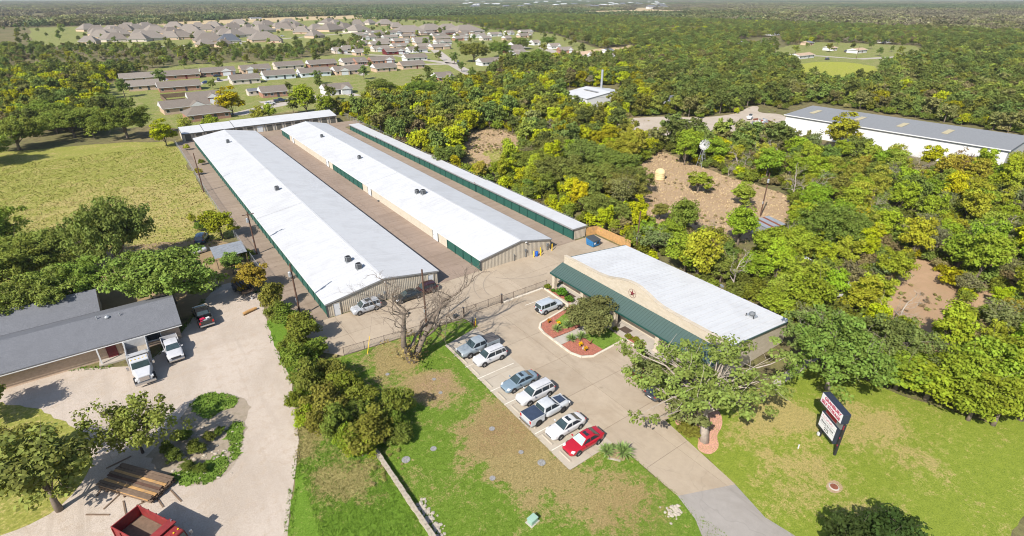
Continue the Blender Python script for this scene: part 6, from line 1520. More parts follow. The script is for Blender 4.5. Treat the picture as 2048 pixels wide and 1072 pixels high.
# --- trees singled out
tp(256, 277, 'liveoak', 1, 1.15, OAK, 'large dark oak at the upper left, above the meadow')
tp(215, 240, 'liveoak', 2, 1.1, OAK, 'dark oak behind the large one at the upper left edge')
tp(150, 275, 'liveoak', 1, 1.2, OAK2, 'dark oak beyond the left side of the meadow')
sheet('lawn', smooth_poly(pxs([(-400, 820), (-60, 790), (120, 830), (195, 900), (160, 980), (60, 1060), (-300, 1150)]), 2), .024, 'meadow', .8, .3, 33)
for j, q in enumerate(((370, 880, .42), (395, 905, .5), (352, 920, .45), (420, 880, .36), (335, 905, .4), (440, 868, .3), (405, 945, .34), (380, 940, .4))): tp(q[0], q[1], 'bush', j % 4, q[2], (.13, .165, .03), 'low dark weedy shrub in the tree shade on the gravel island', group='low shrubs on the gravel island', name='shrub', cat='shrub', sz=q[2] * .8)
tp(120, 1020, 'oak', 2, 1.25, OAK2, 'oak past the left edge whose shade falls on the lumber stack')
for q in ((70, 930, .75), (-30, 850, .9)): tp(q[0], q[1], 'oak', 1, q[2], OAK2, 'small oak on the grass past the left edge of the gravel yard', group='oaks left of the gravel yard')
for q in ((120, 545, .95), (45, 580, .9), (160, 612, .8), (-20, 520, 1.0), (90, 640, .8)): tp(q[0], q[1], 'liveoak', 2, q[2], OAK2, 'broad oak in the grove behind the low brick house', group='oaks behind the brick house')
for q in ((40, 300, 1.2), (-30, 330, 1.1), (100, 262, 1.2), (175, 262, 1.0)): tp(q[0], q[1], 'liveoak', 1, q[2], OAK2, 'dark oak on the far side of the meadow past the left edge', group='oaks beyond the meadow')
tp(334, 292, 'bright', 0, 1.35, BRI, 'bright green tree at the far corner of the left fence', sz=1.1)
tp(375, 268, 'thin', 0, 1.1, OLI, 'thin-leaved tree between the fence corner and the back storage row')
tp(446, 478, 'bright', 1, 1.12, (.30, .30, .025), 'small yellow-green tree at the meadow corner by the fence', sz=.85)
tp(246, 545, 'liveoak', 2, .9, OAK2, 'oak with a dark trunk at the left edge, above the spreading oak', sz=1.5)
tp(348, 608, 'liveoak', 1, 1.08, OAK2, 'broad oak spreading over the brick house and trailer', rz=1.0, sz=1.05)
tp(468, 548, 'oak', 2, .62, OAK2, 'small dark oak beside the carport')
tp(512, 583, 'bright', 2, .95, (.30, .24, .04), 'orange-tinged small tree leaning over the left aisle', sz=.72)
tp(286, 906, 'sparse', 0, 1.0, (.26, .25, .05), 'young thin-leaved tree on the gravel island at the left', rz=.4)
HB = (.175, .21, .034); HO = (.20, .215, .042)
for j, (px_, py_, s, c) in enumerate([(548, 622, .95, HO), (575, 652, 1.1, HB), (610, 690, 1.15, HB), (628, 720, 1.1, HB), (600, 672, .9, HB), (598, 745, .9, HO), (650, 762, 1.0, HB), (625, 795, 1.05, HO), (690, 800, 1.15, HB), (655, 838, 1.1, HO), (712, 850, 1.1, HB), (620, 850, .75, GRN), (680, 880, .95, HO), (745, 888, 1.35, HB), (700, 905, .7, GRN), (790, 860, .8, HB), (560, 645, .8, HO), (590, 700, .9, HB), (668, 775, 1.05, HO), (640, 870, .7, HO), (720, 815, 1.0, HO), (600, 820, .6, HB), (725, 912, .8, GRN), (795, 835, 1.0, HB), (800, 885, .75, HB)]):
    hw = 'at the upper end of the overgrown hedge near the utility pole' if py_ < 700 else 'in the middle of the overgrown hedge beside the fence end' if py_ < 800 else 'at the lower end of the overgrown hedge above the stone wall'
    tp(px_, py_, 'bush', j % 4, s, c, 'olive green shrub ' + hw, group='shrubs ' + hw, name='shrub', cat='shrub', sz=s * (1.3, .85, 1.1, .7, 1.0, 1.25, .8)[j % 7])
for j, (px_, py_, s) in enumerate([(420, 440, .6), (398, 350, .5), (405, 330, .45), (385, 445, .5), (400, 462, .55), (375, 300, .5), (495, 520, .6)]):
    tp(px_, py_, 'bush', j % 4, s, OLI if j % 2 else HB, 'low weedy shrub along the left chain-link fence', group='weedy shrubs on the left fence', name='shrub', cat='shrub')
big = tp(1409, 882, 'postoak', 0, 1.0, (.215, .265, .07), 'big spreading oak with pale trunk in the pink mulch bed', rz=R(35), sz=1.0)
tp(1369, 838, 'postoak', 1, 1.0, (.205, .25, .07), 'smaller pale-trunked oak beside the big one at the lot edge', rz=R(20))
tp(1655, 778, 'postoak', 2, 1.0, (.20, .235, .055), 'wide oak behind the road sign', rz=.3)
tp(1600, 720, 'postoak', 1, 1.0, (.19, .225, .06), 'oak at the right end of the office roof', rz=2.5)
tp(1760, 735, 'postoak', 2, .85, (.19, .225, .06), 'tangled oak at the right edge beyond the lawn', rz=2.0)
tp(1790, 778, 'oak', 1, 1.1, GRN, 'low dark green tree at the right edge of the lawn', sz=.8)
tp(1850, 800, 'oak', 2, 1.2, GRN, 'low dark green tree just past the right edge of the lawn', sz=.8)
tp(1180, 662, 'liveoak', 0, 1.2, (.18, .21, .06), 'round live oak in the planting island by the office', rz=.5, sz=1.0)
for q in ((1905, 800, 1.0), (1960, 795, 1.1), (2005, 770, 1.0), (1935, 840, .9), (1985, 850, 1.0), (2040, 840, 1.1), (2060, 790, 1.1)): tp(q[0], q[1], 'oak', q[0] % 4, q[2], GRN, 'leafy tree past the right edge of the front lawn', group='trees right of the front lawn')
tp(1765, 1128, 'oak', 3, .9, (.05, .085, .02), 'dark tree top at the bottom right corner', sz=.75)
tp(1690, 1132, 'oak', 0, .7, (.05, .085, .02), 'small dark tree at the bottom edge left of the corner one', sz=.7)
tp(467, 230, 'bright', 0, 1.7, (.48, .36, .015), 'golden yellow tree among the near suburb houses', sz=1.45)
tp(614, 226, 'bright', 1, 2.1, (.27, .30, .03), 'tall light green tree behind the back storage row', sz=1.6)
tp(655, 232, 'bright', 3, 1.3, GRN, 'mid green tree right of the tall light green one')
tp(520, 242, 'bush', 1, 1.3, OLI, 'small olive tree behind the middle of the back row', sz=1.5); tp(540, 238, 'bush', 0, 1.4, OLI, 'rounded olive tree just right of the small one behind the back row', sz=1.5)
tp(425, 258, 'bush', 2, 1.5, GRN, 'green shrub tree against the rear of the back row', sz=1.3)
for px_, py_, s, l in ((762, 200, 1.15, 'dark oak at the thicket edge, left of its pair'), (845, 205, 1.05, 'dark oak at the thicket edge, right of its pair'), (948, 124, 1.5, 'large dark oak beside the suburb street'), (1000, 114, 1.3, 'dark oak right of the street oak'), (1068, 144, 1.45, 'tall oak in front of the right suburb street'), (1042, 98, 1.25, 'rounded oak near the suburb centre'), (1095, 92, 1.0, 'oak behind the right suburb street row')):
    tp(px_, py_, 'liveoak', 1 + int(px_) % 2, s, OAK if px_ != 1042 else OAK2, l)
OL = 'dark oak in the broad clump beside the dirt yard'
for px_, py_, s in ((1065, 350, .82), (1120, 372, .95), (1180, 392, .95), (1240, 402, .85), (1110, 325, .9), (1170, 345, 1.0), (1225, 362, .9), (1260, 385, .7), (900, 330, .62), (1195, 440, .65), (1250, 448, .6)):
    tp(px_, py_, 'liveoak', 1 + int(py_) % 2, s, OAK, OL if px_ > 1000 else 'dark oak standing out of the yellow thicket', group='dark oaks beside the dirt yard' if px_ > 1000 else None)
tp(1395, 385, 'bright', 2, 1.15, (.32, .33, .04), 'spreading yellow-green tree in the dirt yard, left one', sz=.75); tp(1482, 412, 'bright', 3, 1.15, (.30, .32, .045), 'spreading yellow-green tree in the dirt yard, right one', sz=.75)
tp(1368, 330, 'bright', 1, 1.3, GRN, 'leafy tree left of the windmill'); tp(1318, 440, 'oak', 1, .6, OAK2, 'small grey-green tree at the front of the dirt yard')
tp(1587, 402, 'bare', 1, 1.5, TWG, 'large leafless grey tree at the right of the dirt yard', name='bare_tree'); tp(1540, 330, 'bare', 0, 1.5, TWG, 'leafless tree behind the dirt yard, middle one', name='bare_tree'); tp(1485, 340, 'bare', 1, 1.2, TWG, 'leafless tree right of the windmill', name='bare_tree')
tp(1680, 300, 'bright', 0, 1.7, (.30, .29, .03), 'green-gold tree in front of the long grey-roofed building', sz=1.5)
tp(1650, 500, 'liveoak', 2, 1.0, OAK, 'dense dark oak right of the striped shed')
tp(1790, 660, 'bare', 0, 1.3, TWG, 'leafless grey tree at the right edge above the lawn oak', name='bare_tree')
# the leafless tree in the lawn
tb, tips = bare_mesh(646, 15.0, .44, .62, 6, 'bark', forks=((-.06, 1.0), (.38, .95)))
dt = thing('bare_tree', 'tall leafless twin-trunked tree on the lawn by the fence', 'tree', (*P2(825, 722), 0), R(-25), None, (1.45, 1.45, .95)); put('trunk', tb, dt)
lr = np.random.default_rng(3); dc = np.column_stack([lr.normal(0, .8, 26), lr.normal(0, .8, 26), lr.uniform(.4, 4.2, 26)])
put('sprouts', leaf_mesh('sprouts', dc, np.full(26, .6), 16, .2, 5, ['leaf']), dt, color=(.30, .22, .09))
# --- small garden plants
def yucca_mesh(seed, n=110, L=.92):
    r = random.Random(seed); m = MB()
    for i in range(n):
        a, e = r.uniform(0, 6.28), r.uniform(.15, 1.45); l_ = L * r.uniform(.75, 1.1); d = Vector((math.cos(a) * math.cos(e), math.sin(a) * math.cos(e), math.sin(e))); s = Vector((-math.sin(a), math.cos(a), 0)) * .034
        p0 = Vector((0, 0, .2)); p1 = p0 + d * l_ * .55; p2 = p0 + d * l_ + Vector((0, 0, -.12 * l_))
        m.add([p0 - s, p0 + s, p1 + s * .9, p1 - s * .9, p2], [(0, 1, 2, 3), (3, 2, 4)])
    return m.mesh('blades', 'yucca', False, False)
MATS['yucca'] = mat('yucca', (.20, .29, .08), .6, .45, 4, spec=.35); MATS['boxwood'] = MATS['leaf']
YU = [yucca_mesh(i) for i in range(3)]
for j, (px_, py_, s, l) in enumerate([(1113, 664, 1.0, 'spiky yucca at the left of the upper mulch bed'), (1135, 657, 1.1, 'spiky yucca right of the flowers in the upper bed'), (1142, 684, 1.0, 'spiky yucca at the left of the lower mulch bed'), (1162, 680, 1.05, 'spiky yucca second in the lower mulch bed'), (1213, 908, 1.15, 'spiky yucca at the corner by the red car, left one'), (1245, 910, 1.35, 'larger spiky yucca at the drive corner, right one')]):
    s *= 1.2; y_ = thing('yucca', l, 'yucca', (*P2(px_, py_), .19 if py_ < 800 else .03), j * 1.1, 'yuccas in the planting beds', (s, s, s)); put('blades', YU[j % 3], y_); MB().cyl((0, 0, 0), .09, .25, 7).build('stem', 'bark', y_)
sheet('planting_bed', pxs([(1205, 905), (1222, 893), (1256, 905), (1248, 922), (1222, 920)]), .032, 'dirt', .4, .05, 8)
kind(MB().box((*P2(1228, 920), .06), (1.3, .18, .16), R(-52)).build('kerb', 'stone'))
def ball(seed, R_, H, per=60): r = np.random.default_rng(seed); C = crown_points(r, 26, R_ * .8, .1, H * .9, .1, .5); return leaf_mesh('foliage', C, np.full(26, R_ * .4), per, .12, seed, ['leaf'])
BX = ball(7, .62, 1.1)
stemm = MB().cyl((0, 0, 0), .05, .4, 6).mesh('stem', 'bark')
for px_, py_, s, c, l in ((1095, 580, 1.05, (.15, .17, .02), 'round clipped golden bush at the end of the fence'), (1230, 664, .8, (.14, .16, .02), 'small clipped ball bush under the live oak'), (1256, 680, .95, (.17, .17, .02), 'clipped golden ball bush, left of the pair by the kerb'), (1271, 686, .95, (.19, .18, .02), 'clipped golden ball bush, right of the pair by the kerb'), (1123, 594, 1.7, (.09, .19, .02), 'low bright green bush left of the live oak'), (1106, 586, .7, (.09, .17, .02), 'small green bush beside the golden fence bush'), (1138, 606, 1.3, (.09, .17, .02), 'bright green bush against the live oak')):
    b_ = thing('bush', l, 'bush', (*P2(px_, py_), .2), 0, None, (s, s, s * .85)); put('stem', stemm, b_); put('foliage', BX, b_, color=c)
b_ = thing('bush', 'wide low bush with reddish tips beside the oak mulch bed', 'bush', (*P2(1377, 866), 0), .3, None, (2.2, 2.6, 1.1)); put('stem', stemm, b_); put('foliage', BX, b_, color=(.17, .16, .03))
FL = leaf_mesh('flowers', np.random.default_rng(1).normal(0, .12, (12, 3)) + [0, 0, .38], np.full(12, .14), 24, .09, 3, ['leaf'])
for px_, py_, c, l in ((1117, 652, (.75, .45, .01), 'clump of yellow flowers in the upper mulch bed'), (1161, 694, (.75, .42, .01), 'dark pot of yellow flowers in the lower mulch bed'), (1171, 703, (.6, .3, .02), 'small pot of orange flowers at the bed corner'), (1098, 647, (.5, .2, .03), 'small rust-red flower clump at the bed tip')):
    f_ = thing('flower_pot', l, 'flowers', (*P2(px_, py_), .19)); put('flowers', FL, f_, color=c); MB().lathe([(.16, 0), (.24, .28), (.2, .28)], n=10).build('pot', 'black_metal', f_)
dw = thing('driftwood', 'dark red twisted driftwood in the lower mulch bed', 'driftwood', (*P2(1180, 690), .19))
for a, e in ((.3, .9), (2.2, .7), (4.0, 1.0)): MB().tube([(0, 0, 0), (.25 * math.cos(a), .25 * math.sin(a), .3 * e), (.6 * math.cos(a), .6 * math.sin(a), .6 * e)], [.08, .06, .025], 6).build('branch', 'rust', dw)
tag(put('boulder', rock(.32, 77, 'pale_stone'), None, (*P2(1168, 699), .25)), 'pale boulder in the lower mulch bed', 'boulder')

# ------------------------------------------------------------------ woods by position
def inside(poly, X, Y):
    c = np.zeros(len(X), bool); n = len(poly); j = n - 1
    for i in range(n):
        xi, yi = poly[i]; xj, yj = poly[j]
        with np.errstate(divide='ignore', invalid='ignore'): c ^= ((yi > Y) != (yj > Y)) & (X < (xj - xi) * (Y - yi) / (yj - yi + 1e-12) + xi)
        j = i
    return c
CLEAR_W = [[(10.5, 5), (10.5, 216), (73.5, 217), (73.0, 196), (71.6, 150), (71.6, 76), (72.8, 60), (69.0, 58.5), (69.0, 27), (74, 19), (76, 5)],
           [(-80, 300), (-80, 45), (14, 20), (14, 120), (12, 203)], [(12, 60), (12, -50), (110, -50), (76, 16), (60, 60)]]
CLEAR_P = [[(1262, 430), (1255, 370), (1285, 325), (1320, 300), (1360, 318), (1450, 352), (1520, 372), (1590, 395), (1585, 440), (1540, 475), (1480, 490), (1400, 475), (1340, 460)],
           [(1225, 272), (1235, 238), (1330, 230), (1400, 236), (1475, 226), (1500, 210), (1530, 212), (1580, 222), (1575, 292), (1440, 284), (1390, 290), (1300, 286), (1240, 275)],
           [(1570, 262), (1575, 215), (1620, 205), (1850, 240), (2100, 280), (2100, 345), (1850, 345), (1680, 316), (1590, 300)],
           [(930, 345), (925, 300), (940, 262), (1000, 258), (1040, 272), (1035, 310), (1040, 350), (980, 345)],
           [(1740, 690), (1750, 640), (1785, 590), (1795, 545), (1835, 530), (1900, 560), (1900, 700)],
           [(215, 300), (215, 168), (330, 134), (560, 124), (650, 112), (720, 106), (740, 80), (900, 58), (1010, 60), (1100, 68), (1240, 108), (1180, 126), (1010, 124), (960, 165), (890, 182), (830, 180), (700, 222), (600, 240), (380, 275)],
           [(-60, 96), (-60, 56), (330, 48), (520, 44), (700, 36), (900, 42), (975, 55), (960, 68), (760, 74), (680, 86), (560, 97), (350, 97)],
           [(300, 46), (520, 36), (760, 29), (810, 33), (560, 43), (330, 52)], [(1060, 28), (1180, 22), (1300, 19), (1420, 22), (1390, 28), (1200, 30)], [(1260, 16), (1400, 13), (1410, 17), (1270, 20)],
           [(1585, 130), (1640, 121), (1740, 126), (1775, 150), (1710, 174), (1600, 168)], [(1540, 96), (1640, 84), (1840, 92), (1840, 120), (1760, 140), (1600, 138), (1540, 122)], [(1470, 80), (1560, 72), (1570, 92), (1480, 98)], [(1160, 106), (1260, 92), (1300, 100), (1240, 118)],
           [(1495, 440), (1560, 440), (1572, 495), (1550, 512), (1495, 500)], [(1150, 238), (1110, 190), (1110, 180), (1240, 168), (1252, 190), (1215, 244)]]
CLEAR = CLEAR_W + [pxs(p) for p in CLEAR_P]
def grid(x0, x1, y0, y1, s, seed):
    r = np.random.default_rng(seed); X, Y = np.meshgrid(np.arange(x0, x1, s), np.arange(y0, y1, s)); X = X + (np.arange(X.shape[0]) % 2)[:, None] * s * .5
    X = X.ravel() + r.uniform(-.4, .4, X.size) * s; Y = Y.ravel() + r.uniform(-.4, .4, Y.size) * s; return X, Y
def px_of(X, Y):
    V = np.stack([X, Y, np.full(len(X), -CAM_H)], 1); f = V @ VF; f = np.where(f < 1, 1, f); return 1024 + FPX * (V @ VR) / f, 536 + FPX * (V @ VD) / f, V @ VF
def keep(X, Y, mx=120):
    px_, py_, dp = px_of(X, Y); k = (dp > 5) & (px_ > -mx) & (px_ < 2048 + mx) & (py_ < 1180)
    for c in CLEAR: k &= ~inside(c, X, Y)
    for hx, hy, L, D, a in HOUSES: k &= np.hypot(X - hx, Y - hy) > max(L, D) * .5 + 3.5
    # keep the line of sight to the houses open
    for x, y, q in SPEC: k &= np.hypot(X - x, Y - y) > q
    return k
X, Y = grid(-120, 420, -20, 460, 5.4, 11); k = keep(X, Y); X, Y = X[k], Y[k]
px_, py_, dp = px_of(X, Y); th = (px_ < 760) & (py_ > 78) & (py_ < 150) & (np.random.default_rng(14).random(len(X)) < .5); X, Y, px_, py_, dp = X[~th], Y[~th], px_[~th], py_[~th], dp[~th]; order = np.argsort(dp)
KINDS = {  # proto, colour, wording
 'bright': ('bright', BRI, 'bright yellow-green tree'), 'yellow': ('bright', YEL, 'golden yellow-green tree'), 'oak': ('oak', OAK, 'dark green oak'), 'olive': ('bright', OLI, 'dull olive tree'), 'fresh': ('bright', FRE, 'fresh mid-green slender tree'), 'green': ('oak', GRN, 'mid green tree'), 'grey': ('thin', GRY, 'thin greyish green tree with pale branches'), 'brown': ('thin', BRN, 'thin brown-leaved tree'), 'orange': ('bright', ORA, 'small orange-brown tree'), 'bare': ('bare', TWG, 'leafless grey tree')}
def pick(px, py, rr):
    if px < 1000 and py < 420: w_ = dict(bright=.42, yellow=.13, oak=.1, olive=.13, green=.12, fresh=.1)
    elif px < 1290: w_ = dict(bright=.24, yellow=.03, oak=.12, olive=.17, green=.19, fresh=.2, grey=.05)
    elif px > 1560 and py > 420: w_ = dict(bright=.07, fresh=.24, green=.20, grey=.18, oak=.12, olive=.13, bare=.06)
    else: w_ = dict(bright=.08, fresh=.2, olive=.24, green=.2, oak=.14, grey=.08, brown=.03, bare=.09)
    ks = list(w_); return rr.choices(ks, [w_[q] for q in ks])[0]
def zone(px, py):
    if px < 690: return 'left of the suburb houses'
    if px < 1300 and py > 205: return 'in the thicket behind the narrow storage row'
    if px < 1300: return 'in the wood between suburb and white building'
    if py > 440: return 'in the wood right of the office'
    if py > 215: return 'around the dirt yard and grey-roofed building'
    return 'in the far right woods'
rr = random.Random(21); rest_pts = []
CAP = 296
for j in order:
    x, y = float(X[j]), float(Y[j])
    if not (-40 < px_[j] < 2090) or NTREE[0] >= CAP: rest_pts.append(j); continue
    kd = pick(px_[j], py_[j], rr); pr, col, wd = KINDS[kd]; nvar = {'oak': 4, 'bright': 4, 'thin': 2, 'bare': 2}[pr]
    s = rr.uniform(.55, 1.18) * (1.05 if dp[j] > 150 else .98)
    if 70 < x < 78 and 60 < y < 190: s *= .72
    z_ = zone(px_[j], py_[j]); lb = '%s %s' % (wd, z_)
    plant(pr, rr.randrange(nvar), x, y, s, col, lb, group=lb, sz=s * rr.uniform(.85, 1.35), name='bare_tree' if pr == 'bare' else 'tree')

# far woods: one mass
FAR = bpy.data.collections.new('far_tree_kit')
def far_tree(nm, seed, col, R_, H, size, n, per, trunk=True):
    lm_ = leaf_mat('leaf_' + nm, col, .33, .42); r = np.random.default_rng(seed); C = crown_points(r, n, R_ * .8, H * .12, H * .92, .5)
    m = MB(); m.tube([(0, 0, -.2), (0, 0, H * .6)], [.2, .1], 5, False)
    me = leaf_mesh(nm, C, R_ * .25 * (.7 + .6 * r.random(n)), per, size, seed, [lm_, 'bark'], extra=(m.v, m.f), flat=.6); o = bpy.data.objects.new(nm, me); FAR.objects.link(o); return o
def scatter(name, label, PX, PY, S, objs, idx, cat='woods'):
    me = bpy.data.meshes.new(name); me.vertices.add(len(PX)); me.vertices.foreach_set('co', np.stack([PX, PY, np.zeros(len(PX))], 1).ravel())
    r = np.random.default_rng(len(PX))
    for nm, ty, v in (('sc', 'FLOAT', S), ('rot', 'FLOAT', r.random(len(PX)) * 6.283), ('pick', 'INT', idx)): a = me.attributes.new(nm, ty, 'POINT'); a.data.foreach_set('value', v.astype(np.float32 if ty == 'FLOAT' else np.int32))
    o = put(name, me); o['kind'] = 'stuff'; o['label'] = label; o['category'] = cat
    col_ = bpy.data.collections.new(name + '_kit')
    for i, q in enumerate(objs):
        q.name = '%s_%02d' % (name, i); col_.objects.link(q)
    g = bpy.data.node_groups.new(name, 'GeometryNodeTree'); g.interface.new_socket('Geometry', in_out='INPUT', socket_type='NodeSocketGeometry'); g.interface.new_socket('Geometry', in_out='OUTPUT', socket_type='NodeSocketGeometry')
    gi = g.nodes.new('NodeGroupInput'); go = g.nodes.new('NodeGroupOutput'); iop = g.nodes.new('GeometryNodeInstanceOnPoints'); ci = g.nodes.new('GeometryNodeCollectionInfo'); ci.inputs['Collection'].default_value = col_; ci.inputs['Separate Children'].default_value = True; ci.inputs['Reset Children'].default_value = True
    iop.inputs['Pick Instance'].default_value = True
    def na(nm, ty):
        n_ = g.nodes.new('GeometryNodeInputNamedAttribute'); n_.data_type = ty; n_.inputs['Name'].default_value = nm; return n_.outputs['Attribute']
    cx = g.nodes.new('ShaderNodeCombineXYZ'); g.links.new(na('rot', 'FLOAT'), cx.inputs[2])
    g.links.new(gi.outputs[0], iop.inputs['Points']); g.links.new(ci.outputs[0], iop.inputs['Instance']); g.links.new(na('pick', 'INT'), iop.inputs['Instance Index']); g.links.new(cx.outputs[0], iop.inputs['Rotation']); g.links.new(na('sc', 'FLOAT'), iop.inputs['Scale']); g.links.new(iop.outputs[0], go.inputs[0])
    md = o.modifiers.new('scatter', 'NODES'); md.node_group = g
    return o
def kit(tag_, R_, H, size, n, per): return [far_tree(tag_ + nm, 900 + i, c, R_ * q, H * q, size, n, per) for i, (nm, c, q) in enumerate((('oak', (.155, .185, .05), 1.1), ('oak2', (.185, .215, .052), 1.0), ('olive', (.25, .255, .05), .95), ('dull', (.22, .21, .075), .95), ('bright', (.37, .355, .02), .95), ('brown', (.22, .175, .09), .9), ('grey', (.24, .205, .15), .85)))]
rest_pts = np.array(rest_pts, int); rx, ry = X[rest_pts], Y[rest_pts]
x2, y2 = grid(-400, 950, -100, 1150, 6.6, 31); d2 = px_of(x2, y2); k = keep(x2, y2, 60) & ((x2 < -120) | (x2 > 420) | (y2 > 460)) & (d2[1] > 20) & ~((d2[0] < 760) & (d2[1] > 78) & (d2[1] < 150) & (np.random.default_rng(15).random(len(x2)) < .5)); x2, y2 = x2[k], y2[k]
PXa, PYa = np.concatenate([rx, x2]), np.concatenate([ry, y2])
gr = np.random.default_rng(77); q = px_of(PXa, PYa); u = gr.random(len(PXa))
zn = np.sin(PXa * .021 + 1.3) + np.sin(PYa * .027) + .8 * np.sin((PXa + PYa) * .05)
pr_far = np.array([.26, .27, .20, .16, .02, .06, .03]); pr_near = np.array([.12, .2, .27, .05, .33, .02, .01])
nearm = (q[0] < 1300) & (q[1] > 150)
idx = np.where(nearm, np.searchsorted(np.cumsum(pr_near), u), np.searchsorted(np.cumsum(pr_far), np.clip(u * .75 + .125 + zn * .07, 0, .999))); idx = np.clip(idx, 0, 6)
scatter('distant_woods', 'dense distant woods of olive and dark green trees', PXa, PYa, gr.uniform(.6, 1.25, len(PXa)) * np.where((q[0] < 1000) & (q[1] < 150), .8, 1.0), kit('f', 3.9, 8.6, .55, 38, 34), idx)
# trees dotted between the far suburb houses
sx, sy = [], []
for p in (CLEAR_P[6], CLEAR_P[5], [(1540, 98), (1640, 86), (1838, 94), (1838, 120), (1760, 128), (1600, 126), (1540, 122)]):
    poly = pxs(p); a = np.array(poly); gx_, gy_ = grid(a[:, 0].min(), a[:, 0].max(), a[:, 1].min(), a[:, 1].max(), 40 if p is CLEAR_P[6] else 36, 5)
    m_ = inside(poly, gx_, gy_)
    for hx, hy, L, D, an in HOUSES: m_ &= np.hypot(gx_ - hx, gy_ - hy) > max(L, D) * .5 + 2.5
    # nothing tall right in front of a house
    for hx, hy, L, D, an in HOUSES: m_ &= ~((np.abs(gx_ - (hx - .58 * 10)) < L * .6) & (gy_ < hy) & (gy_ > hy - 17))
    sx.append(gx_[m_]); sy.append(gy_[m_])
sx, sy = np.concatenate(sx), np.concatenate(sy)
rj = random.Random(4)
SUB = [o for o in bpy.data.collections['distant_woods_kit'].objects]
for x, y in zip(sx, sy):
    i = rj.choice((0, 1, 1, 2)); s = rj.uniform(.6, 1.1)
    o = bpy.data.objects.new('yard_tree', SUB[i].data); COL.objects.link(o); o.location = (x, y, 0); o.scale = (s, s, s); o.rotation_euler = (0, 0, rj.uniform(0, 6)); tag(o, 'small yard tree between the suburb houses', 'tree', 'yard trees of the suburb')
# beyond a kilometre the woods close up into a canopy
def far_clump(nm, seed, col):
    lm_ = leaf_mat('leaf_' + nm, col, .2, .4); r = np.random.default_rng(seed); n = 60; C = np.column_stack([r.uniform(-16, 16, n), r.uniform(-16, 16, n), r.uniform(2, 7.5, n)]); return bpy.data.objects.new(nm, leaf_mesh(nm, C, 2.2 + 1.6 * r.random(n), 9, 2.3, seed, [lm_]))
x3, y3 = grid(-1500, 7000, -800, 7600, 26, 41); q3 = px_of(x3, y3); k = (q3[0] > -150) & (q3[0] < 2200) & (q3[1] < 80) & (q3[1] > -3.2) & (q3[2] > 100)
k &= ~((x3 > -400) & (x3 < 950) & (y3 > -100) & (y3 < 1150) & (q3[1] > 20))
for c in CLEAR[3:]: k &= ~inside(c, x3, y3)
x3, y3 = x3[k], y3[k]; q3 = px_of(x3, y3); g3 = np.random.default_rng(8)
zz = np.sin(x3 * .0031 + 2) + np.sin(y3 * .0043) + np.sin((x3 - y3) * .0022); k = (zz < 1.75) | (g3.random(len(x3)) < .12); x3, y3, zz = x3[k], y3[k], zz[k]
i3 = np.clip(((zz + 2.2) / 4.4 * 4 + g3.normal(0, .9, len(zz))).astype(int), 0, 3)
scatter('distant_canopy', 'hazy tree canopy near the horizon', x3, y3, g3.uniform(.8, 1.25, len(x3)), [far_clump('c%d' % i, 950 + i, c) for i, c in enumerate(((.12, .145, .06), (.15, .16, .065), (.18, .17, .075), (.2, .175, .11)))], i3)
# brush that fills the thickets between the trees
x4, y4 = grid(60, 330, 10, 330, 2.7, 51); q4 = px_of(x4, y4); k = (q4[2] < 300) & (q4[0] > 640) & (q4[0] < 2120) & (q4[1] < 1000) & (np.random.default_rng(6).random(len(x4)) < .86)
for c in CLEAR: k &= ~inside(c, x4, y4)
k &= x4 > 70.9
x4, y4 = x4[k], y4[k]; q4 = px_of(x4, y4); g4 = np.random.default_rng(9)
def brush(nm, seed, col):
    lm_ = leaf_mat('leaf_' + nm, col, .38, .42); r = np.random.default_rng(seed); C = crown_points(r, 30, 1.5, .1, 2.3, .5, .4); return bpy.data.objects.new(nm, leaf_mesh(nm, C, .55 + .3 * r.random(30), 34, .3, seed, [lm_]))
i4 = np.where(q4[0] < 1290, np.searchsorted(np.cumsum([.4, .35, .17, .08]), g4.random(len(x4))), np.searchsorted(np.cumsum([.07, .43, .37, .13]), g4.random(len(x4))))
scatter('undergrowth', 'brushy undergrowth filling the thickets between the trees', x4, y4, g4.uniform(.6, 1.35, len(x4)), [brush('b%d' % i, 970 + i, c) for i, c in enumerate((BRI, (.23, .26, .036), (.19, .22, .045), (.27, .22, .1)))], np.clip(i4, 0, 3), 'undergrowth')
def dry(nm, seed, col):
    lm_ = leaf_mat('leaf_' + nm, col, .3, .4); r = np.random.default_rng(seed); C = crown_points(r, 14, .7, .0, .8, .5, .5); return bpy.data.objects.new(nm, leaf_mesh(nm, C, .25 + .15 * r.random(14), 16, .22, seed, [lm_]))
gx5, gy5 = [], []
for pi, sp in ((0, 1.6), (3, 1.3), (4, 1.5), (1, 5.0)):
    poly = pxs(CLEAR_P[pi]); a = np.array(poly); u5, v5 = grid(a[:, 0].min(), a[:, 0].max(), a[:, 1].min(), a[:, 1].max(), sp, 60 + pi); m_ = inside(poly, u5, v5)
    nz = np.sin(u5 * .35) + np.sin(v5 * .41 + 1) + np.sin((u5 + v5) * .17); m_ &= nz + np.random.default_rng(pi).normal(0, .8, len(nz)) > (1.0 if pi != 3 else -.1); gx5.append(u5[m_]); gy5.append(v5[m_])
u5, v5 = grid(13.2, 17.0, 38, 66, .9, 70); m_ = np.random.default_rng(2).random(len(u5)) < .5; gx5.append(u5[m_] - 2.5); gy5.append(v5[m_])
gx5, gy5 = np.concatenate(gx5), np.concatenate(gy5); g5 = np.random.default_rng(3)
scatter('dry_weeds', 'dry tan weeds and scrub on the bare yards', gx5, gy5, g5.uniform(.35, 1.2, len(gx5)) * np.where(gx5 < 45, .42, .6), [dry('w%d' % i, 980 + i, c) for i, c in enumerate(((.38, .29, .15), (.30, .23, .15), (.26, .24, .08)))], g5.integers(0, 3, len(gx5)), 'weeds')
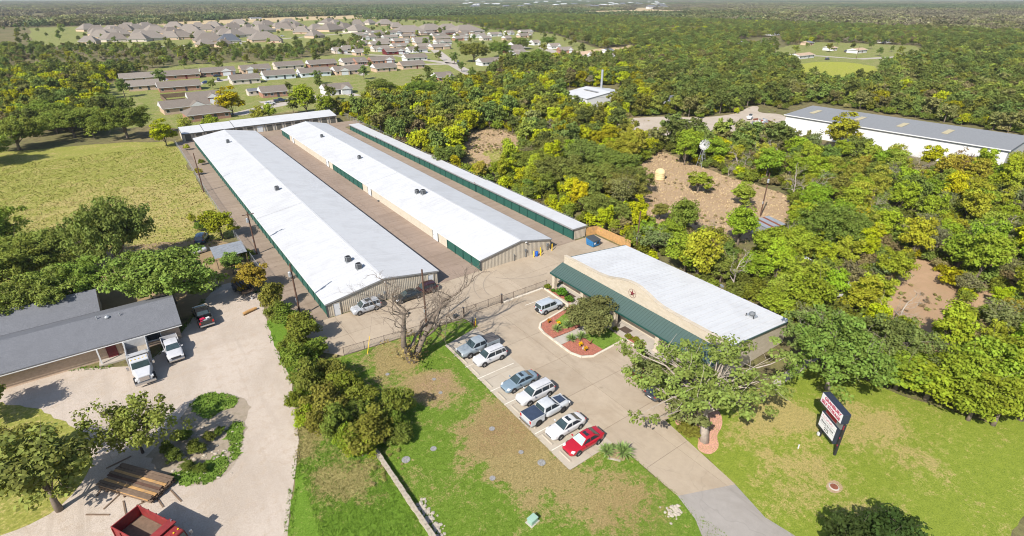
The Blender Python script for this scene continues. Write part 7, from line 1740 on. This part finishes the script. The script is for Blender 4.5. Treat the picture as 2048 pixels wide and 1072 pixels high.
print('trees', NTREE[0], 'woods', len(PXa), 'canopy', len(x3), 'yard', len(sx))

# ------------------------------------------------------------------ grass and weeds
def tufts(name, label, polys, dens, mname, size, seed, excl=(), zb=.015):
    r = np.random.default_rng(seed); PX_, PY_ = [], []
    for poly in polys:
        a = np.array(poly); A = (np.ptp(a[:, 0])) * (np.ptp(a[:, 1])); n = int(A * dens)
        x = r.uniform(a[:, 0].min(), a[:, 0].max(), n); y = r.uniform(a[:, 1].min(), a[:, 1].max(), n); k_ = inside(poly, x, y)
        for e in excl: k_ &= ~inside(e, x, y)
        PX_.append(x[k_]); PY_.append(y[k_])
    x, y = np.concatenate(PX_), np.concatenate(PY_); n = len(x)
    V = []; 
    for b in range(3):
        a = r.uniform(0, 6.28, n); h = size * r.uniform(.5, 1.3, n); w_ = h * .28; lx, ly = np.cos(a), np.sin(a); ox, oy = r.normal(0, size * .3, (2, n))
        bx_, by_ = x + ox, y + oy
        V.append(np.stack([np.stack([bx_ - ly * w_, by_ + lx * w_, np.full(n, zb)], 1), np.stack([bx_ + ly * w_, by_ - lx * w_, np.full(n, zb)], 1), np.stack([bx_ + lx * h * .5, by_ + ly * h * .5, zb + h * .8], 1)], 1))
    V = np.concatenate(V).reshape(-1, 3); F = np.arange(len(V))
    me = bpy.data.meshes.new(name); me.vertices.add(len(V)); me.vertices.foreach_set('co', V.ravel()); me.loops.add(len(F)); me.loops.foreach_set('vertex_index', F.astype(np.int32)); me.polygons.add(len(F) // 3); me.polygons.foreach_set('loop_start', np.arange(0, len(F), 3).astype(np.int32)); me.polygons.foreach_set('loop_total', np.full(len(F) // 3, 3, np.int32)); me.update(calc_edges=True); me.materials.append(MATS[mname])
    o = put(name, me); o['kind'] = 'stuff'; tag(o, label, 'grass'); return o
lotx = [(27.3, 55.5), (27.3, 28), (33.5, 28), (60, 28), (60, 60), (34, 60)]
tufts('grass', 'short grass of the patchy front lawn', [[(12.9, 60), (27.3, 59), (27.3, 28.2), (33, 28.3), gx0, gx1, (34, 12), (12.9, 12)]], 38, 'lawn_mid', .10, 1)
tufts('grass', 'rough green grass between gravel road and stone wall', [[(6.8, 66), (12.4, 66), (12.4, 20), (3.2, 20), (5, 40)]], 55, 'lawn_left', .15, 2, excl=[yard])
tufts('grass', 'dry yellowish grass of the right lawn', [[gx3, gx2, (41, 8), (70, 8), (70, 20), (57, 25), (42, 26)]], 32, 'lawn_right', .09, 3)
tufts('grass', 'tall dry grass of the left meadow', [[(-70, 205), (11.8, 203), (11.9, 112), (2, 106), (-60, 108)]], 2.5, 'meadow', .3, 4)
tufts('grass', 'weeds on the gravel island', [pxs(q) for q in ISL], 40, 'island_grass', .2, 5)

def band(poly, w0, w1, close=True):
    out = []
    for i in range(len(poly) - (0 if close else 1)):
        a, b = Vector(poly[i]), Vector(poly[(i + 1) % len(poly)])
        if (b - a).length > 25 or random.random() < .3: continue
        n_ = Vector((-(b - a).y, (b - a).x)).normalized(); out.append([tuple(a - n_ * w0), tuple(b - n_ * w0), tuple(b + n_ * w1), tuple(a + n_ * w1)])
    return out
tufts('grass', 'weeds along the ragged edge of the gravel yard', band([q for q in yard], .35, .5), 26, 'lawn_left', .16, 6)
tufts('grass', 'grass creeping over the edge of the concrete drive and parking row', band([gx3, gx2], .12, .2, False) + band([gx0, gx1], .2, .12, False) + band([(27.8, 54.4), (27.6, 45), (27.5, 36), (27.3, 28.2)], .14, .14, False), 60, 'lawn_mid', .09, 7, zb=.06)

tufts('grass', 'dry tan grass growing over the dirt yard', [pxs(CLEAR_P[0]), pxs(CLEAR_P[3])], 2.2, 'tan_field', .3, 8)
# ------------------------------------------------------------------ haze
hz = NT('haze'); hz.t.nodes.remove(hz.b)
pv = hz.n('ShaderNodeVolumePrincipled', {'Color': (.80, .88, 1.0, 1), 'Density': .00007, 'Anisotropy': .1})
hz.link(pv.outputs[0], hz.out.inputs['Volume'])
ho = MB().b(-18500, 18500, -18500, 18500, -1.2, 47).build('haze', hz.m)
kind(ho, 'stuff', 'thin pale haze in the distance')
